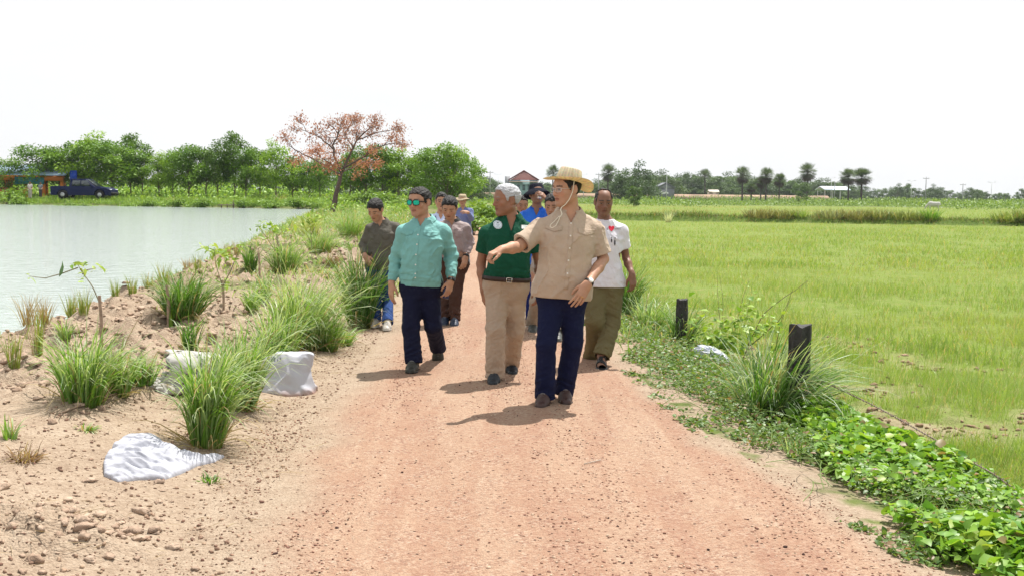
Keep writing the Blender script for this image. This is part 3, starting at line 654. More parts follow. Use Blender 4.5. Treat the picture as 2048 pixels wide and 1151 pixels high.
for a in [
    (1542, 838, 668, 190, 'large arching silvery-green grass clump leaning on the nearest burnt post', 760, dict(DK, pale=.6, width=.012, spread=.62, bend=1.5), (.45, -.05)),
    (1362, 690, 610, 90, 'grass clump growing round the farther burnt post', 220, dict(DK, pale=.5), (.15, 0)),
    (1248, 640, 530, 80, 'dark green grass clump beside the hip of the man in white', 340, DK, (.15, 0)),
    (1300, 660, 590, 110, 'soft pale grass clump on the verge between the man in white and the far post', 300, dict(LG, pale=.6), (.15, 0)),
    (1590, 915, 870, 60, 'small grass tuft at the foot of the nearest burnt post', 70, LG, (.1, 0)),
    (1690, 880, 810, 70, 'bright green grass tuft beyond the nearest post', 150, LG, (0, 0)),
    (1337, 445, 424, 22, 'white plumed grass clump alone in the paddy', 120, dict(cols=((.5, .55, .4), (.7, .72, .6)), pale=.9, width=.02), (0, 0)),
]:
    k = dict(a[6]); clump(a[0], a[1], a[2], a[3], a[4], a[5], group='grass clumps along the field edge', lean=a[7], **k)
clump(172, 862, 838, 60, 'tiny bright green grass sprig on the bare ground below the tall thin clump', 60, name='grass_tuft', cat='grass tuft', **dict(LG, bend=1.8))
clump(420, 965, 935, 60, 'small dark grass sprig right of the flat cloth sack', 50, name='grass_tuft', cat='grass tuft', **dict(DK, bend=2))
clump(20, 880, 830, 50, 'sparse green sprig at the left border of the bare ground', 30, name='grass_tuft', cat='grass tuft', **dict(LG, bend=1))
clump(50, 925, 880, 90, 'dead brown uprooted grass root lying at the left border', 110, name='dead_grass', cat='dead grass', bend=2.4, cols=((.22, .14, .10), (.33, .23, .16)), pale=0, dry=.3)
clump(664, 535, 508, 44, 'brown dried root clump on the bank behind the young man', 120, name='dead_grass', cat='dead grass', bend=1.6, cols=((.14, .08, .055), (.22, .13, .09)), pale=0, dry=.1)

# ------------------------------------------------------------------ staked saplings
def stake(px, py, top, wpx, label):
    g = ground_hit(px, py); s = F_PX / g[1]; H = (py - top) / s; m = MB(); r = wpx / s / 2; rs = np.random.RandomState(int(px))
    m.tube([(0, 0, -.06), (.004, 0, H * .5), (-.012 * 1, .01, H)], [r, r * 1.0, r * .9], 9)
    o = m.build('wooden_stake', WOODS); o.location = g; tag(o, label, 'stake', 'stakes of the young trees'); sm_angle(o)
def sapling(px, py, pts, leaves, label, lsize=.10, rad=.007):
    g = ground_hit(px, py); D = g[1]; root = empty('sapling', g); tag(root, label, 'sapling', 'young trees planted on the bank')
    m = MB(); rs = np.random.RandomState(int(px + py))
    for br in pts:
        P = np.array([W(a, b, D + (c if True else 0)) for a, b, c in br]) - g; t = np.linspace(0, len(P) - 1, 14); Q = np.stack([np.interp(t, range(len(P)), P[:, i]) for i in range(3)], 1)
        m.tube(Q, np.linspace(rad, rad * .4, 14), 6, col=(.8, .9, .7))
    m.build('stem', M('sapling_stem', (.20, .18, .10), .8), root)
    B, Dd, S = [], [], []
    for (a, b, spread, n) in leaves:
        for i in range(n):
            p = W(a + rs.normal(0, spread), b + rs.normal(0, spread * .7), D + rs.normal(0, .08)) - g; B.append(p); Dd.append([rs.normal(0, 1), rs.normal(0, 1), rs.normal(-.25, .6)]); S.append(lsize * rs.uniform(.6, 1.3))
    B = np.array(B); V, T = leaf_quads(B, np.array(Dd), np.array(S), rs, .42, .2)
    u = rs.uniform(0, 1, len(B))[:, None]; c = np.array([.16, .30, .04]) * (1 - u) + np.array([.38, .50, .12]) * u
    mesh_obj('leaves', V, T, LEAF, root, True, np.repeat(c, 8, 0))
stake(203, 692, 592, 7, 'dark wooden stake beside the sapling whose long branch reaches over the water')
sapling(203, 672, [[(204, 674, 0), (201, 610, 0), (185, 572, 0), (165, 545, 0), (156, 530, 0)], [(156, 535, 0), (120, 548, -.05), (90, 556, -.05), (58, 552, -.05)], [(165, 548, 0), (172, 540, .05), (192, 536, .08)]], [(158, 528, 7, 10), (190, 536, 6, 7), (163, 562, 5, 5), (60, 552, 3, 3), (168, 540, 6, 5)], 'bent sapling with one long bare branch reaching left over the water', .075)
_g = ground_hit(203, 672); _b = W(118, 554, _g[1] - .05)
V, T = leaf_quads(np.array([[0, 0, 0.]]), np.array([[.35, 0, 1.0]]), np.array([.16]), RNG, .5, .1, up=np.array([0.1, 1.0, 0])); o = mesh_obj('large_leaf', V + (_b - _g), T, LEAF, None, True, np.tile([.07, .15, .05], (8, 1)))
o.parent = [x for x in bpy.data.objects if x.name.startswith('sapling')][0]
stake(337, 652, 572, 7, 'pale wooden stake in front of the round dense grass clump')
clump(341, 655, 618, 16, 'broad-leaved green shoot at the foot of the pale stake', 9, name='seedling', cat='seedling', width=.045, bend=.3, cols=((.12, .26, .03), (.22, .36, .05)), pale=0, dry=0, base_r=.02)
stake(447, 625, 560, 5, 'thin stake beside the second sapling')
sapling(447, 625, [[(448, 625, 0), (444, 570, 0), (432, 530, 0), (428, 495, 0)], [(444, 575, 0), (462, 540, 0), (478, 500, 0), (484, 488, 0)]], [(418, 495, 9, 22), (436, 508, 10, 26), (450, 500, 8, 10), (480, 492, 6, 12), (462, 520, 7, 8), (450, 570, 5, 8)], 'sapling with pale green leaves at the centre of the bank, water behind it', .085)
stake(519, 560, 505, 4, 'stake standing beside the small upright clump')
clump(517, 578, 552, 12, 'broad dark leaf shoot at the foot of the stake near the third sapling', 7, name='seedling', cat='seedling', width=.04, bend=.3, cols=((.06, .16, .03), (.10, .22, .04)), pale=0, dry=0, base_r=.02)
stake(556, 540, 470, 5, 'stake supporting the tallest leafy sapling')
sapling(556, 545, [[(557, 545, 0), (552, 510, 0), (547, 478, 0), (545, 455, 0)], [(552, 505, 0), (530, 470, 0), (518, 458, 0)], [(549, 480, 0), (566, 462, 0)]], [(520, 455, 8, 18), (545, 452, 9, 26), (565, 460, 7, 12), (560, 505, 8, 16), (545, 475, 6, 8)], 'tallest leafy sapling on the bank, left of the far saplings', .10)
sapling(624, 525, [[(624, 525, 0), (623, 480, 0), (620, 445, 0)], [(623, 485, 0), (612, 468, 0)], [(622, 470, 0), (632, 450, 0)]], [(615, 440, 8, 20), (630, 437, 8, 18), (622, 450, 6, 8)], 'farthest sapling with a flat leafy top near the red tree', .14, .009)
def seedlings():
    for i, (px, py, top, lab) in enumerate([(842, 455, 418, ''), ]): pass
seedlings()
# fallen stick on the bare ground
g0, g1 = ground_hit(120, 832), ground_hit(252, 792); m = MB(); mid_ = (g0 + g1) / 2 - g0 + np.array([0, 0, .03]); m.tube([(0, 0, .01), mid_, g1 - g0 + np.array([0, 0, .03])], [.007, .006, .004], 6); o = m.build('fallen_stick', WOODS); o.location = g0; tag(o, 'thin dry stick lying on bare ground below the tall thin-bladed clump', 'stick')
g0, g1 = ground_hit(1168, 930), ground_hit(1202, 924); m = MB(); m.tube([(0, 0, .006), g1 - g0 + np.array([0, 0, .01])], .003, 5); o = m.build('twig', M('grey_twig', (.42, .36, .30), .8)); o.location = g0; tag(o, 'short grey twig lying on the red gravel of the track', 'stick')

# ------------------------------------------------------------------ right verge: posts, wire, twigs, bag
CHAR = mat('charred_wood', (.030, .028, .028), .75, noise=.6, nscale=14, bump=1.0, bscale=22, bdist=.02, spec=.4)
def post(px, py, top, wpx, label, tilt):
    g = ground_hit(px, py); s = F_PX / g[1]; H = (py - top) / s; r = wpx / s / 2; n = 26; rings = []; rs = np.random.RandomState(int(px)); zz = np.linspace(-.1, H, 16)
    th = np.arange(n) / n * 2 * PI; rad0 = 1 + .10 * np.sin(3 * th + 1) + .06 * np.sin(7 * th) + .04 * rs.normal(size=n)
    for z in zz: rings.append(np.stack([(r * rad0 * (1 - .10 * z / H + .03 * math.sin(z * 20))) * np.cos(th) + tilt * z, r * rad0 * .95 * np.sin(th), np.full(n, z) + (.006 * np.sin(2 * th + 1) + .005 * rs.normal(size=n)) * (z > H - .01)], 1))
    V = np.vstack(rings); k = len(zz); Q = [[i * n + j, i * n + (j + 1) % n, (i + 1) * n + (j + 1) % n, (i + 1) * n + j] for i in range(k - 1) for j in range(n)]
    V = np.vstack([V, [[tilt * H, 0, H - .012]]]); T = [[len(V) - 1, (k - 1) * n + j, (k - 1) * n + (j + 1) % n] for j in range(n)]
    o = mesh_obj('burnt_post', V, [np.array(Q), np.array(T)], CHAR, None, True); o.location = g; sm_angle(o, 50); tag(o, label, 'post', 'charred fence posts'); return o
post(1592, 850, 646, 45, 'nearest and thickest charred black fence post, grass leaning on it', .01)
post(1362, 692, 597, 24, 'farther, thinner charred fence post wrapped in grass', .0)
def barbed():
    P = np.array([W(1612, 742, 8.2), W(1660, 768, 8.0), W(1740, 806, 7.6), W(1800, 838, 7.3), W(1870, 878, 7.0), W(1930, 915, 6.75), W(1985, 945, 6.5), W(2040, 985, 6.3)]); t = np.linspace(0, 7, 150); Q = np.stack([np.interp(t, range(8), P[:, i]) for i in range(3)], 1)
    Q[:, 2] = np.maximum(Q[:, 2], gzs(Q[:, 0], Q[:, 1]) + .03); m = MB()
    for ph in (0, PI): m.tube(Q + .0045 * np.stack([np.cos(t * 40 + ph), 0 * t, np.sin(t * 40 + ph)], 1), .0026, 5, cap=False)
    rs = np.random.RandomState(3)
    for i in range(4, 148, 5):
        for k in range(2):
            d = rs.normal(size=3); d /= np.linalg.norm(d); m.tube([Q[i] - d * .022, Q[i] + d * .022], .0018, 4)
    o = m.build('barbed_wire', M('rusty_wire', (.20, .15, .13), .6, metal=.5)); tag(o, 'sagging old barbed wire running down from the nearest burnt post', 'wire')
barbed()
def twiggy(px, py, branches, leaves, label, lsize=.05, name='twiggy_shrub'):
    g = ground_hit(px, py); D = g[1]; root = empty(name, g); tag(root, label, 'shrub'); m = MB(); rs = np.random.RandomState(int(px))
    for br, r in branches:
        P = np.array([W(a, b, D + c) for a, b, c in br]) - g; t = np.linspace(0, len(P) - 1, 12); Q = np.stack([np.interp(t, range(len(P)), P[:, i]) for i in range(3)], 1) + rs.normal(0, .004, (12, 3)); m.tube(Q, np.linspace(r, r * .3, 12), 5)
    m.build('branches', M('dark_twig', (.11, .075, .055), .85), root)
    B, Dd, S = [], [], []
    for (a, b, sx, sy, n, k) in leaves:
        for i in range(n): B.append(W(a + rs.normal(0, sx), b + rs.normal(0, sy), D + rs.normal(0, .12)) - g); Dd.append([rs.normal(), rs.normal(-.3, 1), rs.normal(0, .4)]); S.append(lsize * k * rs.uniform(.6, 1.3))
    B = np.array(B); V, T = leaf_quads(B, np.array(Dd), np.array(S), rs, .8, .25); u = rs.uniform(0, 1, len(B))[:, None]; c = np.array([.12, .26, .03]) * (1 - u) + np.array([.34, .48, .07]) * u
    mesh_obj('leaves', V, T, LEAF, root, True, np.repeat(c, 8, 0))
twiggy(1480, 740, [([(1480, 740, 0), (1495, 690, 0), (1530, 620, .1), (1616, 562, .2)], .008), ([(1500, 690, 0), (1560, 640, 0), (1588, 575, .1)], .006), ([(1550, 700, 0), (1562, 640, 0), (1586, 590, .1)], .005)],
       [(1470, 660, 32, 22, 90, 1.2), (1510, 640, 22, 20, 60, 1.0), (1430, 680, 22, 20, 60, 1.1), (1400, 650, 20, 16, 40, .9), (1450, 700, 30, 14, 60, 1.2), (1540, 650, 20, 14, 30, .9)], 'leafy bush with long bare twigs between the two burnt posts', .075)
twiggy(1440, 640, [([(1440, 650, .2), (1436, 600, .2), (1434, 545, .2)], .005), ([(1446, 650, .2), (1445, 590, .2), (1438, 548, .2)], .004), ([(1470, 655, .2), (1482, 610, .2), (1498, 558, .2)], .005), ([(1490, 650, .2), (1500, 600, .2), (1506, 560, .2)], .0035)],
       [(1436, 585, 4, 22, 46, .7), (1492, 590, 5, 18, 30, .7)], 'thin upright weed with dark seedy stems behind the leafy bush', .04, 'tall_weed')
# ================================================================== PEOPLE
def nrm(v): v = np.asarray(v, float); return v / (np.linalg.norm(v) + 1e-12)
def smin(a, b, k):
    if k <= 0: return np.minimum(a, b)
    h = np.clip(0.5 + 0.5 * (b - a) / k, 0, 1); return b + (a - b) * h - k * h * (1 - h)
def smax(a, b, k): return -smin(-a, -b, k)
class Cone:
    def __init__(s, a, b, ra, rb, n=None, sq=1.0):
        s.a = np.asarray(a, float); s.b = np.asarray(b, float); s.ra = ra; s.rb = rb; s.n = None if n is None else nrm(n); s.sq = sq
        s.c = (s.a + s.b) / 2; s.R = np.linalg.norm(s.b - s.a) / 2 + max(ra, rb) * max(1, sq)
    def __call__(s, P):
        ba = s.b - s.a; t = np.clip(((P - s.a) @ ba) / (ba @ ba + 1e-12), 0, 1)
        v = P - (s.a + t[:, None] * ba); r = s.ra + (s.rb - s.ra) * t
        if s.n is not None:
            v = v + s.n * ((v @ s.n) * (1 / s.sq - 1))[:, None]
            return (np.sqrt((v * v).sum(1)) - r) * min(1, s.sq)
        return np.sqrt((v * v).sum(1)) - r
class Ell:
    def __init__(s, c, r, R=np.eye(3)):
        s.c = np.asarray(c, float); s.r = np.asarray(r, float); s.M = np.asarray(R, float); s.R = max(r)
    def __call__(s, P):
        q = (P - s.c) @ s.M; k0 = np.sqrt(((q / s.r) ** 2).sum(1)); k1 = np.sqrt(((q / s.r ** 2) ** 2).sum(1)) + 1e-9
        return k0 * (k0 - 1) / k1
class Loft:
    "stack of super-ellipse sections along an axis: rows (t, half width, half depth, forward shift)"
    def __init__(s, o, up, r, f, Ln, rows, grow=0.0, e=2.3):
        s.o = np.asarray(o, float); s.u, s.r_, s.f = up, r, f; s.L = Ln; s.rows = np.asarray(rows, float); s.g = grow; s.e = e
        s.c = s.o + up * Ln * 0.5; s.R = Ln * 0.75 + 0.3
    def __call__(s, P):
        q = P - s.o; t = (q @ s.u) / s.L; R = s.rows; tt = np.clip(t, R[0, 0], R[-1, 0])
        a = np.interp(tt, R[:, 0], R[:, 1]) + s.g; b = np.interp(tt, R[:, 0], R[:, 2]) + s.g; y0 = np.interp(tt, R[:, 0], R[:, 3])
        x = q @ s.r_; y = q @ s.f - y0
        k = (np.abs(x / a) ** s.e + np.abs(y / b) ** s.e) ** (1 / s.e)
        g = np.sqrt((x / a ** 2) ** 2 + (y / b ** 2) ** 2) / (k + 1e-9) + 1e-9
        d = (k - 1) / np.maximum(g, 1 / np.maximum(a, b))
        d = np.where(k < 0.3, -np.minimum(a, b) * 0.7, d)
        e = (np.abs(t - tt)) * s.L
        return np.where(e > 0, np.sqrt(np.maximum(d, 0) ** 2 + e ** 2), np.maximum(d, (np.maximum(R[0, 0] - t, t - R[-1, 0])) * s.L))
class Shape:
    "ordered list of (op, k, prim); op in + - & ~ ; ~ displaces"
    def __init__(s): s.ops = []
    def add(s, prim, k=0.0): s.ops.append(('+', k, prim)); return s
    def sub(s, prim, k=0.0): s.ops.append(('-', k, prim)); return s
    def cut(s, fn, k=0.0): s.ops.append(('&', k, fn)); return s
    def disp(s, fn): s.ops.append(('~', 0, fn)); return s
    @property
    def c(s): return None
    def __call__(s, P):
        d = np.full(len(P), 0.25)
        for op, k, pr in s.ops:
            c = getattr(pr, 'c', None)
            if op in '+-' and c is not None:
                m = ((P - c) ** 2).sum(1) < (pr.R + 0.06 + k) ** 2
                if not m.any(): continue
                full = m.all(); Q = P if full else P[m]; v = pr(Q); dm = d if full else d[m]
                v = smin(dm, v, k) if op == '+' else smax(dm, -v, k)
                if full: d = v
                else: d[m] = v
            elif op == '+': d = smin(d, pr(P), k)
            elif op == '-': d = smax(d, -pr(P), k)
            elif op == '&': d = smax(d, pr(P), k)
            elif op == '~':
                m = np.abs(d) < 0.05
                if m.any(): d[m] += pr(P[m])
        return d
def polygonise(fn, lo, hi, h):
    "sparse surface nets"
    lo = np.asarray(lo, float) - 3 * h; hi = np.asarray(hi, float) + 3 * h
    B = 6
    nb = np.ceil((hi - lo) / (h * B)).astype(int) + 1; n = nb * B
    D = np.ones(n, np.float32)
    bi = np.stack(np.meshgrid(*[np.arange(k) for k in nb], indexing='ij'), -1).reshape(-1, 3)
    bc = lo + (bi * B + (B - 1) / 2) * h
    dc = fn(bc); rad = h * B * 0.87 * 1.5 + 0.012
    act = np.abs(dc) < rad
    D5 = D.reshape(nb[0], B, nb[1], B, nb[2], B)
    ins = bi[(~act) & (dc < 0)]
    D5[ins[:, 0], :, ins[:, 1], :, ins[:, 2], :] = -1
    A = bi[act]
    off = np.stack(np.meshgrid(*[np.arange(B)] * 3, indexing='ij'), -1).reshape(-1, 3)
    for s0 in range(0, len(A), 3000):
        a = A[s0:s0 + 3000]
        idx = (a[:, None, :] * B + off[None]); v = fn((lo + idx.reshape(-1, 3) * h)).reshape(len(a), B, B, B)
        D5[a[:, 0], :, a[:, 1], :, a[:, 2], :] = v
    S = D < 0
    s8 = [S[i:n[0] - 1 + i, j:n[1] - 1 + j, k:n[2] - 1 + k] for i in (0, 1) for j in (0, 1) for k in (0, 1)]
    anyS = s8[0].copy(); allS = s8[0].copy()
    for q in s8[1:]: anyS |= q; allS &= q
    mask = anyS & ~allS
    cells = np.argwhere(mask)
    if not len(cells): return np.zeros((0, 3)), np.zeros((0, 4), int)
    vid = np.full(mask.shape, -1, np.int32); vid[mask] = np.arange(len(cells))
    acc = np.zeros((len(cells), 3)); cnt = np.zeros(len(cells))
    corners = [(i, j, k) for i in (0, 1) for j in (0, 1) for k in (0, 1)]
    val = {c: D[cells[:, 0] + c[0], cells[:, 1] + c[1], cells[:, 2] + c[2]] for c in corners}
    for c in corners:
        for ax in range(3):
            if c[ax]: continue
            e = list(c); e[ax] = 1; e = tuple(e)
            a, b = val[c], val[e]; m = (a < 0) != (b < 0)
            t = a[m] / (a[m] - b[m]); p = np.tile(np.array(c, float), (m.sum(), 1)); p[:, ax] += t
            acc[m] += p; cnt[m] += 1
    V = lo + (cells + acc / cnt[:, None]) * h
    Fs = []
    for ax in range(3):
        sl0 = [slice(1, -1)] * 3; sl1 = [slice(1, -1)] * 3
        sl0[ax] = slice(1, n[ax] - 2); sl1[ax] = slice(2, n[ax] - 1)
        a = S[tuple(sl0)]; b = S[tuple(sl1)]
        e = np.argwhere(a != b) + 1
        if not len(e): continue
        u, w = (ax + 1) % 3, (ax + 2) % 3
        du = np.eye(3, dtype=int)[u]; dw = np.eye(3, dtype=int)[w]
        q = [e - du - dw, e - dw, e, e - du]
        ok = np.ones(len(e), bool); ids = []
        for x in q:
            i_ = vid[np.minimum(x[:, 0], vid.shape[0] - 1), np.minimum(x[:, 1], vid.shape[1] - 1), np.minimum(x[:, 2], vid.shape[2] - 1)]; ok &= i_ >= 0; ids.append(i_)
        ids = np.stack(ids, 1)
        flip = ~S[e[:, 0], e[:, 1], e[:, 2]]
        ids[flip] = ids[flip][:, ::-1]
        Fs.append(ids[ok])
    return V, np.vstack(Fs)
def sdf_mesh(name, fn, lo, hi, h, mat_, parent, colfn=None, origin=None, relax=1):
    V, Fq = polygonise(fn, lo, hi, h)
    if len(V) == 0: print("EMPTY", name); V = np.zeros((3, 3)); Fq = np.array([[0, 1, 2]])
    col = colfn(V) if colfn is not None else None
    if origin is not None: V = V - np.asarray(origin)
    return mesh_obj(name, V, Fq, mat_, parent, True, col)
def bounds(pts, pad): P = np.asarray(pts); return P.min(0) - pad, P.max(0) + pad
def march(fn, P, d, steps=24, far=0.5):
    "slide points along d onto the surface of fn"
    P = np.array(P, float); t = np.zeros(len(P))
    for _ in range(steps): t += np.clip(fn(P + t[:, None] * d), -0.02, 0.03)
    t = np.where(t > far, far, t)
    return P + t[:, None] * d

def creases(seed, amp, sc=9.0, ax=None):
    "cloth folds: warped ridges, elongated along ax"
    rs = np.random.RandomState(seed)
    ax = nrm([rs.uniform(-.6, .6), 0, 1]) if ax is None else nrm(ax)
    def f(P):
        X, Y, Z = P[:, 0], P[:, 1], P[:, 2]; s_ = seed * 1.7
        Q = P + 0.022 * np.stack([np.sin(13 * Y + 17 * Z + s_) + .6 * np.sin(31 * Z - 11 * X), np.sin(15 * X - 12 * Z + s_ * 2) + .6 * np.sin(27 * X + 19 * Z), np.sin(14 * X + 11 * Y + s_ * 3) + .6 * np.sin(23 * X - 21 * Y)], 1)
        al = Q @ ax; Q2 = Q - ax * (al * 0.68)[:, None]
        a = fbm(Q2 * sc, 3, seed); b = fbm(Q * sc * 0.55 + 5, 2, seed + 3)
        r = 1 - np.abs(a) * 2.6; r = np.clip(r, -0.4, 1) ** 3
        return -amp * (0.75 * r + 0.75 * b)
    return f

def cloth(key, col, rough=0.85, **k):
    d = dict(noise=0.07, nscale=9, bump=0.75, bscale=17, bdist=0.022, sheen=0.0 if max(col) < .2 else .06, spec=0.12 if max(col) < .2 else .2); d.update(k)
    return M(key, col, rough, **d)

def hand_prims(sh, wrist, d, back, side, curl=0.45, s=1.0, spread=0.10, thumb=0.5, point=False, curls=None):
    """d: wrist->knuckles direction, back: normal of the back of the hand, side: +1/-1 picks the thumb side"""
    d = nrm(d); n = nrm(back - d * np.dot(back, d)); w = np.cross(d, n) * side      # w points to the thumb side
    tips = []
    kn = []
    base = wrist + d * 0.008 * s
    offs = [0.030, 0.0105, -0.0095, -0.0275]; lens = [0.088, 0.091, 0.086, 0.078]
    palm = Shape()
    for i in range(4):
        k = base + w * offs[i] * s + d * lens[i] * s - n * (0.002 + 0.003 * abs(i - 1.3)) * s
        kn.append(k)
        sh.add(Cone(base + w * offs[i] * 0.62 * s, k, 0.0145 * s, 0.0118 * s, n, 0.85), 0.012 * s)
    sh.add(Cone(base - n * 0.004 * s + w * 0.004, base + d * 0.06 * s - n * 0.006 * s, 0.021 * s, 0.020 * s, n, 0.62), 0.010 * s)
    sh.add(Cone(wrist - d * 0.02, base + d * 0.01 * s, 0.024 * s, 0.024 * s, n, 0.72), 0.02 * s)
    ph = np.array([[0.044, 0.026, 0.021], [0.049, 0.030, 0.022], [0.045, 0.028, 0.021], [0.035, 0.021, 0.019]]) * s
    F = Shape()
    for i in range(4):
        c = (curls[i] if curls is not None else curl * (0.85 + 0.13 * i))
        dd = nrm(d + w * (spread * (1.5 - i) / 1.5)); p = kn[i]; ang = 0
        g = Shape()
        for j in range(3):
            ang += c * (0.75, 1.15, 0.75)[j]
            q = p + (dd * math.cos(ang) - n * math.sin(ang)) * ph[i, j]
            r0 = (0.0098, 0.0088, 0.0080)[j] * s; r1 = (0.0088, 0.0080, 0.0070)[j] * s
            F.ops.append(('+', 0.002 if j else 0.0, Cone(p, q, r0 * (0.92 if i == 3 else 1), r1 * (0.92 if i == 3 else 1))))
            p = q
        tips.append(p)
    for op in F.ops: sh.ops.append((op[0], 0.004, op[2]))
    # thumb
    t0 = base + w * 0.018 * s + d * 0.014 * s - n * 0.006 * s
    td = nrm(d * 0.72 + w * 0.62 - n * (0.25 + 0.3 * thumb)); t1 = t0 + td * 0.044 * s
    td2 = nrm(d * 0.9 + w * (0.30 - 0.25 * thumb) - n * (0.25 + 0.4 * thumb)); t2 = t1 + td2 * 0.034 * s
    td3 = nrm(d * 0.92 + w * (0.1 - 0.4 * thumb) - n * (0.3 + 0.5 * thumb)); t3 = t2 + td3 * 0.027 * s
    sh.add(Cone(t0, t1, 0.0165 * s, 0.0125 * s), 0.014 * s)
    sh.add(Cone(t1, t2, 0.0118 * s, 0.0105 * s), 0.005 * s); sh.add(Cone(t2, t3, 0.0105 * s, 0.0086 * s), 0.004 * s)
    return dict(tips=tips, knuckles=kn, palm=base + d * 0.05 * s - n * 0.02 * s, d=d, n=n, w=w)

def head_frame(yaw, pitch, roll):
    """yaw: degrees, 0 faces the camera (-Y), + turns to image left; pitch + looks down; roll + tips towards image right. columns: right, forward, up"""
    y, p, r = map(math.radians, (yaw, pitch, roll))
    f0 = np.array([-math.sin(y), -math.cos(y), 0]); z = np.array([0, 0, 1.0])
    s0 = np.cross(f0, z)
    f = f0 * math.cos(p) - z * math.sin(p); u = z * math.cos(p) + f0 * math.sin(p)
    s = s0
    # roll about forward
    u2 = u * math.cos(r) + s * math.sin(r) * (-1); s2 = s * math.cos(r) + u * math.sin(r)
    return np.stack([s2, f, u2], 1)
def head_prims(sh, c, Rm, hs, st):
    def X(p): return c + Rm @ (np.asarray(p, float) * hs)
    def ell(p, r, k): sh.add(Ell(X(p), np.asarray(r) * hs, Rm), k * hs)
    def con(a, b, ra, rb, k, n=None, sq=1): sh.add(Cone(X(a), X(b), ra * hs, rb * hs, None if n is None else Rm @ np.asarray(n, float), sq), k * hs)
    fw = st.get('face_w', 1.0); jw = st.get('jaw', 1.0)
    ell((0, -0.014, 0.030), (0.0745 * fw, 0.094, 0.083), 0.0)
    ell((0, 0.030, 0.030), (0.064 * fw, 0.058, 0.062), 0.03)
    ell((0, 0.024, -0.042), (0.059 * jw, 0.066, 0.070), 0.02)
    con((-0.050 * jw, -0.004, -0.052), (-0.017 * jw, 0.062, -0.098), 0.022, 0.018, 0.025)
    con((0.050 * jw, -0.004, -0.052), (0.017 * jw, 0.062, -0.098), 0.022, 0.018, 0.025)
    ell((0, 0.068, -0.099), (0.021, 0.017, 0.017), 0.018)
    for s in (-1, 1):
        ell((s * 0.043 * fw, 0.055, -0.024), (0.023, 0.024, 0.021), 0.018)
    con((-0.036, 0.079, 0.021), (0.036, 0.079, 0.021), 0.010, 0.010, 0.016)
    for s in (-1, 1):
        sh.sub(Ell(X((s * 0.031, 0.100, 0.002)), np.array((0.019, 0.016, 0.012)) * hs, Rm), 0.012 * hs)
        ell((s * 0.031, 0.0765, -0.001), (0.0150, 0.0125, 0.0105), 0.003)
        con((s * 0.017, 0.088, 0.0075), (s * 0.046, 0.080, 0.0060), 0.0042, 0.0042, 0.005)
        con((s * 0.018, 0.086, -0.010), (s * 0.044, 0.079, -0.0095), 0.0038, 0.0036, 0.007)
    con((0, 0.084, 0.010), (0, 0.1015, -0.029), 0.0085, 0.0118, 0.010)
    ell((0, 0.100, -0.033), (0.0135, 0.0115, 0.0105), 0.008)
    for s in (-1, 1):
        ell((s * 0.0150, 0.091, -0.036), (0.0090, 0.011, 0.0085), 0.006)
    con((-0.022, 0.079, -0.0595), (0.0, 0.0905, -0.0575), 0.0058, 0.0078, 0.006); con((0.022, 0.079, -0.0595), (0.0, 0.0905, -0.0575), 0.0058, 0.0078, 0.006)
    con((-0.018, 0.079, -0.0700), (0.018, 0.079, -0.0700), 0.0068, 0.0068, 0.006); ell((0, 0.084, -0.0705), (0.016, 0.0085, 0.0072), 0.006)
    sh.sub(Cone(X((-0.022, 0.094, -0.0642)), X((0.022, 0.094, -0.0642)), 0.0042 * hs, 0.0042 * hs), 0.004 * hs)
    for s in (-1, 1):
        e = Rm @ np.array([[math.cos(s * 0.35), -math.sin(s * 0.35), 0], [math.sin(s * 0.35), math.cos(s * 0.35), 0], [0, 0, 1]])
        sh.add(Ell(X((s * 0.0785 * fw, -0.012, -0.004)), np.array((0.0085, 0.019, 0.031)) * hs, e), 0.006 * hs)
        sh.add(Ell(X((s * 0.072 * fw, -0.002, -0.028)), np.array((0.008, 0.010, 0.010)) * hs, Rm), 0.006 * hs)
        sh.sub(Ell(X((s * 0.089 * fw, -0.008, -0.003)), np.array((0.008, 0.010, 0.018)) * hs, e), 0.006 * hs)
